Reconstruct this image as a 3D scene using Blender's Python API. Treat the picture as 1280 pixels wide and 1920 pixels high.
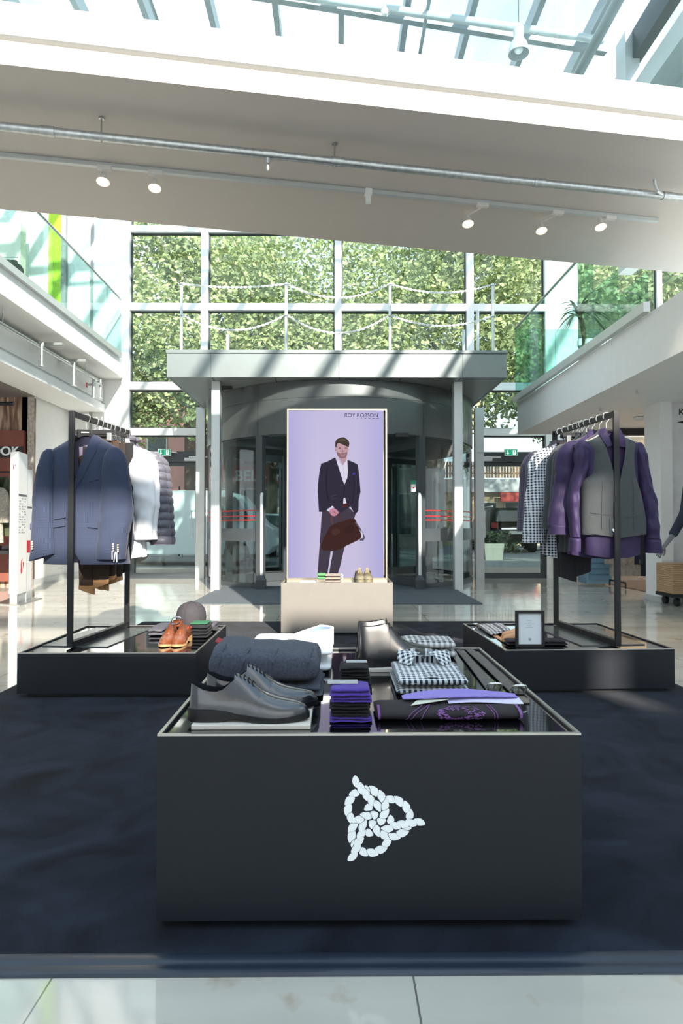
import bpy, bmesh, math, random
from mathutils import Vector, Matrix, Euler, noise as mnoise
random.seed(7)
PI = math.pi
SC = bpy.context.scene
for _o in list(bpy.data.objects):
    bpy.data.objects.remove(_o, do_unlink=True)
# ------------------------------------------------------------------ camera
FOC, PX, PY, EYE = 1200.0, 640.0, 960.0, 0.97
PITCH, YAW = math.atan(26/1200), math.atan(10/1200)
cam = bpy.data.cameras.new('camera')
cam.sensor_fit = 'HORIZONTAL'; cam.sensor_width = 36.0; cam.lens = FOC/1280*36
cam.clip_start = 0.05; cam.clip_end = 300
camo = bpy.data.objects.new('camera', cam); SC.collection.objects.link(camo)
camo.location = (0, 0, EYE); camo.rotation_euler = (PI/2+PITCH, 0, -YAW)
SC.camera = camo
# ------------------------------------------------------------------ sky, sun, exposure
SUN_DIR = Vector((-0.30, 1.0, -0.50)).normalized()
SUN_STRENGTH, SKY_STRENGTH, EXPOSURE = 9.0, 1.8, 0.45
w = bpy.data.worlds.new('sky'); SC.world = w; w.use_nodes = True
nt = w.node_tree; nt.nodes.clear()
n_out = nt.nodes.new('ShaderNodeOutputWorld'); n_bg = nt.nodes.new('ShaderNodeBackground')
n_tc = nt.nodes.new('ShaderNodeTexCoord'); n_sep = nt.nodes.new('ShaderNodeSeparateXYZ')
n_ramp = nt.nodes.new('ShaderNodeValToRGB'); n_noise = nt.nodes.new('ShaderNodeTexNoise')
n_mix = nt.nodes.new('ShaderNodeMixRGB'); n_cl = nt.nodes.new('ShaderNodeValToRGB')
nt.links.new(n_tc.outputs['Generated'], n_sep.inputs[0]); nt.links.new(n_sep.outputs['Z'], n_ramp.inputs[0])
n_ramp.color_ramp.elements[0].position = 0.0; n_ramp.color_ramp.elements[0].color = (0.80, 0.86, 0.90, 1)
n_ramp.color_ramp.elements[1].position = 0.75; n_ramp.color_ramp.elements[1].color = (0.46, 0.66, 0.86, 1)
nt.links.new(n_tc.outputs['Generated'], n_noise.inputs['Vector']); n_noise.inputs['Scale'].default_value = 2.2
n_noise.inputs['Detail'].default_value = 5
nt.links.new(n_noise.outputs['Fac'], n_cl.inputs[0])
n_cl.color_ramp.elements[0].position = 0.45; n_cl.color_ramp.elements[1].position = 0.62
nt.links.new(n_cl.outputs[0], n_mix.inputs[0]); nt.links.new(n_ramp.outputs[0], n_mix.inputs[1])
n_mix.inputs[2].default_value = (0.92, 0.95, 0.97, 1)
nt.links.new(n_mix.outputs[0], n_bg.inputs[0]); n_bg.inputs[1].default_value = SKY_STRENGTH
nt.links.new(n_bg.outputs[0], n_out.inputs[0])
sun = bpy.data.lights.new('sun', 'SUN'); sun.energy = SUN_STRENGTH; sun.angle = math.radians(0.9); sun.color = (1.0, 0.90, 0.78)
suno = bpy.data.objects.new('sun', sun); SC.collection.objects.link(suno)
suno.rotation_euler = SUN_DIR.to_track_quat('-Z', 'Y').to_euler(); suno.location = (0, -12, 14)
SC.view_settings.view_transform = 'Standard'; SC.view_settings.look = 'None'
SC.view_settings.exposure = EXPOSURE; SC.view_settings.gamma = 1.0; SC.view_settings.use_curve_mapping = False
SC.cycles.use_denoising = True
SC.cycles.max_bounces = 10; SC.cycles.diffuse_bounces = 5; SC.cycles.glossy_bounces = 5
SC.cycles.transparent_max_bounces = 40; SC.cycles.transmission_bounces = 6
SC.cycles.caustics_reflective = False; SC.cycles.caustics_refractive = False
SC.cycles.sample_clamp_indirect = 6.0

# ------------------------------------------------------------------ pixel helpers (photo pixels -> points in the place)
_R = camo.rotation_euler.to_matrix()
_RX, _UY, _BZ = _R.col[0].copy(), _R.col[1].copy(), _R.col[2].copy()
def ray(px, py): return (-_BZ*FOC + _RX*(px-PX) + _UY*(PY-py)).normalized()
def W(px, py, Y):
    d = ray(px, py); return Vector((0, 0, EYE)) + d*(Y/d.y)
def WZ(px, py, z):
    d = ray(px, py); return Vector((0, 0, EYE)) + d*((z-EYE)/d.z)
def WX(px, py, x):
    d = ray(px, py); return Vector((0, 0, EYE)) + d*(x/d.x)

# ------------------------------------------------------------------ materials
def lin(c):
    r = []
    for v in c[:3]:
        v = v/255.0
        r.append(v/12.92 if v <= 0.04045 else ((v+0.055)/1.055)**2.4)
    return (*r, 1.0)
MATS = {}
def nodes(name):
    m = bpy.data.materials.new(name); m.use_nodes = True
    t = m.node_tree; b = t.nodes['Principled BSDF']
    return m, t, b
def M(name, rgb, rough=0.6, metal=0.0, spec=0.5, var=0.06, scale=8.0, bump=0.0, bscale=60.0, coat=0.0, sheen=0.0, emit=None):
    if name in MATS: return MATS[name]
    m, t, b = nodes(name)
    c = lin(rgb)
    tc = t.nodes.new('ShaderNodeTexCoord'); nz = t.nodes.new('ShaderNodeTexNoise')
    nz.inputs['Scale'].default_value = scale; nz.inputs['Detail'].default_value = 4
    t.links.new(tc.outputs['Object'], nz.inputs['Vector'])
    rp = t.nodes.new('ShaderNodeValToRGB')
    rp.color_ramp.elements[0].position = 0.3; rp.color_ramp.elements[1].position = 0.7
    rp.color_ramp.elements[0].color = tuple(max(0, v*(1-var)) for v in c[:3])+(1,)
    rp.color_ramp.elements[1].color = tuple(min(1, v*(1+var)) for v in c[:3])+(1,)
    t.links.new(nz.outputs['Fac'], rp.inputs[0]); t.links.new(rp.outputs[0], b.inputs['Base Color'])
    b.inputs['Roughness'].default_value = rough; b.inputs['Metallic'].default_value = metal
    b.inputs['Specular IOR Level'].default_value = spec
    if coat: b.inputs['Coat Weight'].default_value = coat; b.inputs['Coat Roughness'].default_value = 0.08
    if sheen: b.inputs['Sheen Weight'].default_value = sheen; b.inputs['Sheen Roughness'].default_value = 0.5
    if bump:
        n2 = t.nodes.new('ShaderNodeTexNoise'); n2.inputs['Scale'].default_value = bscale; n2.inputs['Detail'].default_value = 3
        t.links.new(tc.outputs['Object'], n2.inputs['Vector'])
        bp = t.nodes.new('ShaderNodeBump'); bp.inputs['Strength'].default_value = bump; bp.inputs['Distance'].default_value = 0.01
        t.links.new(n2.outputs['Fac'], bp.inputs['Height']); t.links.new(bp.outputs[0], b.inputs['Normal'])
    if emit:
        b.inputs['Emission Color'].default_value = lin(emit[0]); b.inputs['Emission Strength'].default_value = emit[1]
    MATS[name] = m; return m
def GLASS(name, tint=(225, 240, 238), f0=0.035, rough=0.0, refl=1.0):
    if name in MATS: return MATS[name]
    m, t, b = nodes(name); t.nodes.remove(b)
    out = t.nodes['Material Output']
    lw = t.nodes.new('ShaderNodeLayerWeight'); lw.inputs['Blend'].default_value = 0.5
    p = t.nodes.new('ShaderNodeMath'); p.operation = 'POWER'; p.inputs[1].default_value = 5
    t.links.new(lw.outputs['Facing'], p.inputs[0])
    a = t.nodes.new('ShaderNodeMath'); a.operation = 'MULTIPLY_ADD'; a.inputs[1].default_value = (1-f0)*refl; a.inputs[2].default_value = f0
    t.links.new(p.outputs[0], a.inputs[0])
    tr = t.nodes.new('ShaderNodeBsdfTransparent'); tr.inputs[0].default_value = lin(tint)
    gl = t.nodes.new('ShaderNodeBsdfGlossy'); gl.inputs['Roughness'].default_value = rough
    mx = t.nodes.new('ShaderNodeMixShader')
    t.links.new(a.outputs[0], mx.inputs[0]); t.links.new(tr.outputs[0], mx.inputs[1]); t.links.new(gl.outputs[0], mx.inputs[2])
    t.links.new(mx.outputs[0], out.inputs[0])
    MATS[name] = m; return m
def EMIT(name, rgb, s):
    if name in MATS: return MATS[name]
    m, t, b = nodes(name); t.nodes.remove(b)
    e = t.nodes.new('ShaderNodeEmission'); e.inputs[0].default_value = lin(rgb); e.inputs[1].default_value = s
    t.links.new(e.outputs[0], t.nodes['Material Output'].inputs[0]); MATS[name] = m; return m
def CHECK(name, ground, line, cell, mode='gingham', rough=0.8):
    """woven checks: gingham (two overlapping stripe sets) or a fine shepherd check"""
    if name in MATS: return MATS[name]
    m, t, b = nodes(name)
    tc = t.nodes.new('ShaderNodeTexCoord'); sp = t.nodes.new('ShaderNodeSeparateXYZ')
    t.links.new(tc.outputs['UV' if mode == 'uv' else 'Object'], sp.inputs[0])
    def stripe(sock, c):
        d = t.nodes.new('ShaderNodeMath'); d.operation = 'DIVIDE'; d.inputs[1].default_value = c
        t.links.new(sock, d.inputs[0])
        f = t.nodes.new('ShaderNodeMath'); f.operation = 'FRACT'; t.links.new(d.outputs[0], f.inputs[0])
        g = t.nodes.new('ShaderNodeMath'); g.operation = 'GREATER_THAN'; g.inputs[1].default_value = 0.5
        t.links.new(f.outputs[0], g.inputs[0]); return g.outputs[0]
    s1 = stripe(sp.outputs['X'], cell); s2 = stripe(sp.outputs['Y' if mode in ('uv', 'flat') else 'Z'], cell)
    ad = t.nodes.new('ShaderNodeMath'); ad.operation = 'ADD'; t.links.new(s1, ad.inputs[0]); t.links.new(s2, ad.inputs[1])
    hf = t.nodes.new('ShaderNodeMath'); hf.operation = 'MULTIPLY'; hf.inputs[1].default_value = 0.5; t.links.new(ad.outputs[0], hf.inputs[0])
    rp = t.nodes.new('ShaderNodeValToRGB'); rp.color_ramp.interpolation = 'CONSTANT'
    g, l = lin(ground), lin(line)
    rp.color_ramp.elements[0].position = 0; rp.color_ramp.elements[0].color = g
    rp.color_ramp.elements[1].position = 0.75; rp.color_ramp.elements[1].color = l
    e = rp.color_ramp.elements.new(0.25); k = 0.45
    e.color = tuple(g[i]*(1-k)+l[i]*k for i in range(3))+(1,)
    t.links.new(hf.outputs[0], rp.inputs[0]); t.links.new(rp.outputs[0], b.inputs['Base Color'])
    b.inputs['Roughness'].default_value = rough; b.inputs['Specular IOR Level'].default_value = 0.2
    b.inputs['Sheen Weight'].default_value = 0.15
    MATS[name] = m; return m

# ------------------------------------------------------------------ mesh builder
class MB:
    def __init__(s): s.v = []; s.f = []; s.uv = None
    def quad(s, a, b, c, d):
        i = len(s.v); s.v += [Vector(a), Vector(b), Vector(c), Vector(d)]; s.f.append((i, i+1, i+2, i+3)); return s
    def box(s, x0, x1, y0, y1, z0, z1):
        i = len(s.v)
        for z in (z0, z1):
            s.v += [Vector((x0, y0, z)), Vector((x1, y0, z)), Vector((x1, y1, z)), Vector((x0, y1, z))]
        s.f += [(i, i+3, i+2, i+1), (i+4, i+5, i+6, i+7), (i, i+1, i+5, i+4), (i+1, i+2, i+6, i+5), (i+2, i+3, i+7, i+6), (i+3, i, i+4, i+7)]
        return s
    def prism(s, poly, z0, z1, axis='z'):
        """polygon (2D) extruded along an axis: 'z' poly=(x,y); 'y' poly=(x,z); 'x' poly=(y,z)"""
        def P(p, h): return Vector((p[0], p[1], h)) if axis == 'z' else (Vector((p[0], h, p[1])) if axis == 'y' else Vector((h, p[0], p[1])))
        i = len(s.v); n = len(poly)
        s.v += [P(p, z0) for p in poly] + [P(p, z1) for p in poly]
        s.f.append(tuple(i+k for k in range(n))[::-1]); s.f.append(tuple(i+n+k for k in range(n)))
        for k in range(n): s.f.append((i+k, i+(k+1) % n, i+n+(k+1) % n, i+n+k))
        return s
    def bar(s, p, q, w, h, up=(0, 0, 1)):
        p, q = Vector(p), Vector(q); d = (q-p).normalized(); u = Vector(up)
        sd = d.cross(u); sd = sd.normalized() if sd.length > 1e-6 else Vector((1, 0, 0)); u = sd.cross(d).normalized()
        i = len(s.v)
        for c in (p, q):
            for a, b in ((-1, -1), (1, -1), (1, 1), (-1, 1)): s.v.append(c+sd*(a*w/2)+u*(b*h/2))
        s.f += [(i, i+3, i+2, i+1), (i+4, i+5, i+6, i+7), (i, i+1, i+5, i+4), (i+1, i+2, i+6, i+5), (i+2, i+3, i+7, i+6), (i+3, i, i+4, i+7)]
        return s
    def tube(s, pts, r, n=10, cap=True, closed=False):
        pts = [Vector(p) for p in pts]; m = len(pts); rr = r if isinstance(r, (list, tuple)) else [r]*m
        i0 = len(s.v); nrm = None
        for k in range(m):
            if closed: d = pts[(k+1) % m]-pts[k-1]
            else: d = pts[min(k+1, m-1)]-pts[max(k-1, 0)]
            d.normalize()
            if nrm is None:
                nrm = d.cross(Vector((0, 0, 1))); nrm = nrm if nrm.length > 1e-4 else Vector((1, 0, 0))
            nrm = (nrm-d*nrm.dot(d)).normalized(); bn = d.cross(nrm)
            for j in range(n):
                a = 2*PI*j/n; s.v.append(pts[k]+(nrm*math.cos(a)+bn*math.sin(a))*rr[k])
        for k in range(m if closed else m-1):
            k2 = (k+1) % m
            for j in range(n): s.f.append((i0+k*n+j, i0+k*n+(j+1) % n, i0+k2*n+(j+1) % n, i0+k2*n+j))
        if cap and not closed:
            s.f.append(tuple(i0+j for j in range(n))[::-1]); s.f.append(tuple(i0+(m-1)*n+j for j in range(n)))
        return s
    def lathe(s, prof, c=(0, 0, 0), n=24, cap=True):
        c = Vector(c); i0 = len(s.v); m = len(prof)
        for r, z in prof:
            for j in range(n): s.v.append(c+Vector((r*math.cos(2*PI*j/n), r*math.sin(2*PI*j/n), z)))
        for k in range(m-1):
            for j in range(n): s.f.append((i0+k*n+j, i0+k*n+(j+1) % n, i0+(k+1)*n+(j+1) % n, i0+(k+1)*n+j))
        if cap: s.f.append(tuple(i0+j for j in range(n))[::-1]); s.f.append(tuple(i0+(m-1)*n+j for j in range(n)))
        return s
    def loft(s, secs, closed=True, cap0=True, cap1=True, skip=None):
        """secs: list of rings (equal length)"""
        i0 = len(s.v); n = len(secs[0]); m = len(secs)
        for r in secs: s.v += [Vector(p) for p in r]
        for k in range(m-1):
            for j in range(n if closed else n-1):
                q = (i0+k*n+j, i0+k*n+(j+1) % n, i0+(k+1)*n+(j+1) % n, i0+(k+1)*n+j)
                if skip and skip(sum((s.v[a] for a in q), Vector())/4): continue
                s.f.append(q)
        if closed and cap0: s.f.append(tuple(i0+j for j in range(n))[::-1])
        if closed and cap1: s.f.append(tuple(i0+(m-1)*n+j for j in range(n)))
        return s
    def grid(s, fn, nu, nv):
        i0 = len(s.v)
        for a in range(nu+1):
            for b in range(nv+1): s.v.append(Vector(fn(a/nu, b/nv)))
        for a in range(nu):
            for b in range(nv):
                q = i0+a*(nv+1)+b; s.f.append((q, q+1, q+nv+2, q+nv+1))
        return s
    def sheet(s, fn, nu, nv, t):
        """grid with thickness t (second skin offset along normals, edges closed)"""
        g = MB().grid(fn, nu, nv); i0 = len(s.v); N = len(g.v)
        nr = [Vector() for _ in g.v]
        for f in g.f:
            nn = (g.v[f[1]]-g.v[f[0]]).cross(g.v[f[3]]-g.v[f[0]])
            for a in f: nr[a] += nn
        s.v += g.v+[p-(q.normalized() if q.length > 0 else q)*t for p, q in zip(g.v, nr)]
        for f in g.f:
            s.f.append(tuple(i0+a for a in f)); s.f.append(tuple(i0+N+a for a in f[::-1]))
        W1 = nv+1
        bd = [b for b in range(nv+1)]+[a*W1+nv for a in range(1, nu+1)]+[nu*W1+b for b in range(nv-1, -1, -1)]+[a*W1 for a in range(nu-1, 0, -1)]
        for k in range(len(bd)):
            a, b = bd[k], bd[(k+1) % len(bd)]; s.f.append((i0+b, i0+a, i0+N+a, i0+N+b))
        return s
    def patch(s, poly, yf, off=0.004, t=0.002, cuts=3):
        """cloth patch: polygon in (x,z) laid on the surface y=yf(x,z), proud of it by off, toward -y"""
        bm = bmesh.new(); vs = [bm.verts.new((p[0], 0, p[1])) for p in poly]; f = bm.faces.new(vs)
        bmesh.ops.triangulate(bm, faces=bm.faces[:])
        for _ in range(cuts): bmesh.ops.subdivide_edges(bm, edges=bm.edges[:], cuts=1, use_grid_fill=True)
        bmesh.ops.triangulate(bm, faces=bm.faces[:])
        bm.normal_update(); bm.verts.ensure_lookup_table(); i0 = len(s.v); N = len(bm.verts)
        idx = {v: k for k, v in enumerate(bm.verts)}
        top = [Vector((v.co.x, yf(v.co.x, v.co.z)-off, v.co.z)) for v in bm.verts]
        s.v += top+[p+Vector((0, t, 0)) for p in top]
        for fc in bm.faces:
            q = [idx[v] for v in fc.verts]
            if fc.normal.y > 0: q = q[::-1]
            s.f.append(tuple(i0+a for a in q)); s.f.append(tuple(i0+N+a for a in q[::-1]))
        for e in bm.edges:
            if len(e.link_faces) == 1:
                a, b = idx[e.verts[0]], idx[e.verts[1]]; s.f.append((i0+a, i0+b, i0+N+b, i0+N+a))
        bm.free(); return s
    def ball(s, c, r, nu=12, nv=8):
        rx, ry, rz = r if isinstance(r, (tuple, list)) else (r, r, r)
        secs = []
        for k in range(1, nv):
            a = PI*k/nv
            secs.append([(c[0]+rx*math.sin(a)*math.cos(2*PI*j/nu), c[1]+ry*math.sin(a)*math.sin(2*PI*j/nu), c[2]-rz*math.cos(a)) for j in range(nu)])
        return s.loft(secs)
    def xf(s, mtx, start=0):
        for k in range(start, len(s.v)): s.v[k] = mtx @ s.v[k]
        return s
    def build(s, name, mat, parent=None, smooth=False, world=False, bevel=0.0, sub=0, angle=35):
        me = bpy.data.meshes.new(name)
        off = Vector(parent_loc(parent)) if (world and parent is not None) else Vector()
        me.from_pydata([tuple(p-off) for p in s.v], [], s.f); me.validate()
        bm = bmesh.new(); bm.from_mesh(me); bmesh.ops.recalc_face_normals(bm, faces=bm.faces[:]); bm.to_mesh(me); bm.free()
        me.materials.append(mat)
        o = bpy.data.objects.new(name, me); SC.collection.objects.link(o)
        if parent is not None: o.parent = parent
        if smooth:
            for p in me.polygons: p.use_smooth = True
            if angle and not sub:
                try: me.set_sharp_from_angle(angle=math.radians(angle))
                except Exception: pass
        if bevel:
            b = o.modifiers.new('bevel', 'BEVEL'); b.width = bevel; b.segments = 2; b.limit_method = 'ANGLE'
        if sub:
            b = o.modifiers.new('sub', 'SUBSURF'); b.levels = sub; b.render_levels = sub
        return o
def parent_loc(p):
    l = Vector(p.location)
    while p.parent is not None: p = p.parent; l = l+Vector(p.location)
    return l
def thing(name, label, cat, loc=(0, 0, 0), rz=0.0, group=None):
    o = bpy.data.objects.new(name, None); SC.collection.objects.link(o); o.empty_display_size = 0.1
    o.location = loc; o.rotation_euler = (0, 0, rz); return tag(o, label, cat, group)
def tag(o, label, cat, group=None, kind=None):
    o['label'] = label; o['category'] = cat
    if group: o['group'] = group
    if kind: o['kind'] = kind
    return o
def struct(name, mb, mat, label=None, parent=None, **k):
    o = mb.build(name, mat, parent, **k)
    if parent is None: o['kind'] = 'structure'
    if label: o['label'] = label
    return o
def dup(root, loc=None, rz=None, label=None, group=None):
    def cp(o, par):
        c = o.copy(); SC.collection.objects.link(c); c.parent = par
        for ch in list(o.children): cp(ch, c)
        return c
    r = cp(root, None)
    if loc is not None: r.location = loc
    if rz is not None: r.rotation_euler = (0, 0, rz)
    if label: r['label'] = label
    if group: r['group'] = group
    return r
def text(name, body, size, mat, loc, parent=None, rz=0.0, rx=PI/2, ry=0.0, ext=0.001, align='LEFT', sx=1.0, world=False, bold=0.0):
    cu = bpy.data.curves.new(name, 'FONT'); cu.body = body; cu.size = size; cu.extrude = ext; cu.align_x = align; cu.offset = bold
    to = bpy.data.objects.new(name, cu); SC.collection.objects.link(to)
    dg = bpy.context.evaluated_depsgraph_get(); dg.update()
    me = bpy.data.meshes.new_from_object(to.evaluated_get(dg)); bpy.data.objects.remove(to, do_unlink=True)
    mt = Matrix.Translation(Vector(loc)) @ Euler((rx, ry, rz)).to_matrix().to_4x4() @ Matrix.Diagonal((sx, 1, 1, 1))
    me.transform(mt)
    if world and parent is not None: me.transform(Matrix.Translation(-Vector(parent_loc(parent))))
    me.materials.clear(); me.materials.append(mat)
    o = bpy.data.objects.new(name, me); SC.collection.objects.link(o)
    if parent is not None: o.parent = parent
    return o
def sell(a, b, n, p=2.0, ph=0.0):
    """superellipse ring in xy"""
    r = []
    for k in range(n):
        t = 2*PI*k/n+ph; c, s_ = math.cos(t), math.sin(t)
        r.append((a*math.copysign(abs(c)**(2/p), c), b*math.copysign(abs(s_)**(2/p), s_)))
    return r
def lerp(a, b, t): return a+(b-a)*t
def interp(tab, x):
    if x <= tab[0][0]: return tab[0][1]
    for (x0, y0), (x1, y1) in zip(tab, tab[1:]):
        if x <= x1: return y0+(y1-y0)*(x-x0)/(x1-x0)
    return tab[-1][1]
def sinterp(tab, x):
    """smooth interpolation (catmull-rom)"""
    n = len(tab)
    if x <= tab[0][0]: return tab[0][1]
    if x >= tab[-1][0]: return tab[-1][1]
    for i in range(n-1):
        if x <= tab[i+1][0]:
            x0, y0 = tab[i]; x1, y1 = tab[i+1]; t = (x-x0)/(x1-x0); h = x1-x0
            m0 = (y1-tab[i-1][1])/(x1-tab[i-1][0])*h if i > 0 else y1-y0
            m1 = (tab[i+2][1]-y0)/(tab[i+2][0]-x0)*h if i+2 < n else y1-y0
            return y0*(2*t**3-3*t*t+1)+m0*(t**3-2*t*t+t)+y1*(-2*t**3+3*t*t)+m1*(t**3-t*t)
def inpoly(x, y, poly):
    c = False; n = len(poly); j = n-1
    for i in range(n):
        if (poly[i][1] > y) != (poly[j][1] > y) and x < (poly[j][0]-poly[i][0])*(y-poly[i][1])/(poly[j][1]-poly[i][1])+poly[i][0]: c = not c
        j = i
    return c
def nz(x, y=0.0, z=0.0): return mnoise.noise(Vector((x, y, z)))
# ------------------------------------------------------------------ shared materials
white = M('white_paint', (238, 239, 238), 0.55, var=0.015)
softwhite = M('soffit_paint', (226, 222, 218), 0.6, var=0.02)
alu = M('pale_aluminium', (205, 210, 210), 0.38, metal=0.35, var=0.03)
steel = M('brushed_steel', (190, 192, 192), 0.28, metal=1.0, var=0.05)
galv = M('galvanised_steel', (196, 200, 200), 0.35, metal=0.85, var=0.16, scale=30)
darkmetal = M('anthracite_frame', (74, 80, 84), 0.42, metal=0.3, var=0.03)
black = M('black_metal', (30, 31, 33), 0.45, metal=0.2, var=0.05)
blackgloss = M('black_glass', (7, 9, 11), 0.03, spec=0.9, var=0.02, coat=0.6)
boxgrey = M('anthracite_laminate', (26, 30, 37), 0.45, var=0.03, spec=0.32)
chrome = M('chrome', (225, 225, 225), 0.12, metal=1.0, var=0.02)
glass = GLASS('window_glass', (232, 242, 240), 0.035)
railglass = GLASS('railing_glass', (220, 240, 236), 0.035, refl=0.45)
bridgeglass = GLASS('bridge_glass', (242, 249, 249), 0.03, refl=0.5)
roofglass = GLASS('roof_glass', (246, 250, 252), 0.02)
doorglass = GLASS('door_glass', (222, 230, 230), 0.045)
# stone floor: big polished slabs, thin joints
def stone():
    m, t, b = nodes('polished_stone')
    tc = t.nodes.new('ShaderNodeTexCoord'); sp = t.nodes.new('ShaderNodeSeparateXYZ'); t.links.new(tc.outputs['Object'], sp.inputs[0])
    def joint(sock, off, c, wd):
        a = t.nodes.new('ShaderNodeMath'); a.operation = 'ADD'; a.inputs[1].default_value = off; t.links.new(sock, a.inputs[0])
        d = t.nodes.new('ShaderNodeMath'); d.operation = 'PINGPONG'; d.inputs[1].default_value = c/2; t.links.new(a.outputs[0], d.inputs[0])
        g = t.nodes.new('ShaderNodeMath'); g.operation = 'LESS_THAN'; g.inputs[1].default_value = wd; t.links.new(d.outputs[0], g.inputs[0]); return g.outputs[0]
    jx = joint(sp.outputs['X'], 0.609+0.775*20, 0.775, 0.0022); jy = joint(sp.outputs['Y'], -0.9+1.55*9, 1.55, 0.0022)
    mxx = t.nodes.new('ShaderNodeMath'); mxx.operation = 'MAXIMUM'; t.links.new(jx, mxx.inputs[0]); t.links.new(jy, mxx.inputs[1])
    def noisy(scale, det, lo, hi, c0, c1, stretch=None):
        n = t.nodes.new('ShaderNodeTexNoise'); n.inputs['Scale'].default_value = scale; n.inputs['Detail'].default_value = det
        if stretch:
            mp = t.nodes.new('ShaderNodeMapping'); mp.inputs['Scale'].default_value = stretch
            t.links.new(tc.outputs['Object'], mp.inputs[0]); t.links.new(mp.outputs[0], n.inputs['Vector'])
        else: t.links.new(tc.outputs['Object'], n.inputs['Vector'])
        r = t.nodes.new('ShaderNodeValToRGB'); r.color_ramp.elements[0].position = lo; r.color_ramp.elements[1].position = hi
        r.color_ramp.elements[0].color = c0; r.color_ramp.elements[1].color = c1
        t.links.new(n.outputs['Fac'], r.inputs[0]); return r.outputs[0]
    base = noisy(1.6, 6, 0.3, 0.7, lin((178, 174, 164)), lin((204, 200, 190)), (0.6, 2.2, 1))
    spots = noisy(7, 8, 0.60, 0.76, (0, 0, 0, 1), (1, 1, 1, 1))
    m1 = t.nodes.new('ShaderNodeMixRGB'); t.links.new(spots, m1.inputs[0]); t.links.new(base, m1.inputs[1]); m1.inputs[2].default_value = lin((158, 140, 112))
    m2 = t.nodes.new('ShaderNodeMixRGB'); t.links.new(mxx.outputs[0], m2.inputs[0]); t.links.new(m1.outputs[0], m2.inputs[1]); m2.inputs[2].default_value = lin((110, 108, 102))
    t.links.new(m2.outputs[0], b.inputs['Base Color']); b.inputs['Roughness'].default_value = 0.07; b.inputs['Specular IOR Level'].default_value = 0.75
    return m
stonem = stone()
YF = 11.9
def fx(px): return W(px, 986, YF).x
def fz(py): return W(630, py, YF).z

# ------------------------------------------------------------------ floor, walls
struct('floor', MB().box(-14, 14, -18, YF+0.2, -0.2, 0), stonem, 'polished pale stone floor with thin tile joints')
struct('wall_far_left', MB().box(-9, fx(228), YF, YF+0.3, 0, 9.6), white, 'white wall beside the window front over the gallery')
struct('wall_far_right', MB().box(fx(1046), fx(1086), YF, YF+0.3, 0, 9.6), white, 'white wall strip between window front and gallery glass')
struct('wall_under_gallery', MB().box(fx(1086), 9, YF, YF+0.3, 0, 3.2), white)
struct('wall_left', MB().box(-5.1, -4.95, 10.4, YF, 0, 3.75), white, 'white panelled wall beside the wood wall')
struct('baseboard_left', MB().box(-4.95, -4.925, 10.4, YF, 0, 0.1), alu)
struct('baseboard_far', MB().box(-4.95, fx(228), YF-0.025, YF, 0, 0.1), alu)
for k, px in enumerate((118, 166)):
    struct('trim_%d' % (40+k), MB().box(fx(px), fx(px)+0.05, YF-0.02, YF, 0, 9.5), M('seam_grey', (150, 152, 150), 0.5))
struct('wall_left_near', MB().box(-5.1, -4.95, -5, 8.4, 0, 3.7), white)  # unseen side wall put in plain white to bounce light
struct('wall_right', MB().box(4.92, 5.1, -5, 8.3, 0, 2.55), white, 'white wall beside the shop pillar')
# unseen rear wall added, openings cut to place sun patches, shade and sky light
bw = MB()
for (x0, x1, z0, z1) in ((-9, -4, 0, 4.2), (4, 9, 0, 4.2), (-4, 4, 3.0, 4.2), (-9, 1.9, 4.2, 4.6), (2.5, 4.1, 4.2, 4.66), (4.3, 9, 4.2, 4.66), (1.9, 2.5, 4.42, 4.66), (-9, 1.35, 4.6, 5.2), (2.1, 2.2, 4.66, 5.2), (2.2, 2.75, 4.66, 5.05), (2.75, 9, 4.66, 5.2), (-9, -4, 5.2, 8),
                         (2.75, 4.03, 5.2, 5.47), (3.9, 4.03, 5.47, 5.95), (4.28, 9, 5.2, 5.95), (4.42, 9, 5.95, 8), (-4, 2.2, 5.6, 5.95), (3.9, 4.42, 6.2, 8), (4.03, 4.28, 5.68, 5.95)):
    bw.box(x0, x1, -5.12, -5, z0, z1)
struct('wall_sun_mask', bw, white, 'unseen white rear wall added with openings that shape the sun and sky light')
struct('ceiling_sun_block', MB().box(-9, 9, -14, -5.12, 3.9, 4.15), white, 'unseen flat slab added to keep the sun out of the low rear opening')  # added slab out of view, blocks direct sun through the low opening

# ------------------------------------------------------------------ facade
tn = [0]
def trim(mb, mat=white, label=None):
    tn[0] += 1; return struct('trim_%d' % tn[0], mb, mat, label)
for a, b, z0 in ((228, 242, 0), (376, 389, 3.5), (627, 640, 3.5), (875, 888, 3.5), (1022, 1046, 0)):
    trim(MB().box(fx(a), fx(b), YF-0.08, YF+0.14, z0, 9.5))
for a, b in ((370, 386), (888, 904)):
    trim(MB().box(fx(a), fx(b), YF-0.16, YF-0.02, 0, 3.15), alu)
rows = [(fz(438), fz(426)), (fz(584), fz(571)), (fz(732), fz(718)), (fz(817), fz(804))]
for k, (z0, z1) in enumerate(rows):
    if k < 2: trim(MB().box(fx(242), fx(1022), YF-0.06, YF+0.12, z0, z1))
    else:
        trim(MB().box(fx(242), fx(372), YF-0.06, YF+0.12, z0, z1)); trim(MB().box(fx(902), fx(1046), YF-0.06, YF+0.12, z0, z1))
for z0, z1 in ((8.0, 8.12), (9.4, 9.55)): trim(MB().box(fx(242), fx(1022), YF-0.06, YF+0.12, z0, z1))
bays = [(242, 376), (389, 627), (640, 875), (888, 1022)]
wn = [0]
gask = M('gasket', (60, 66, 66), 0.6)
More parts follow.
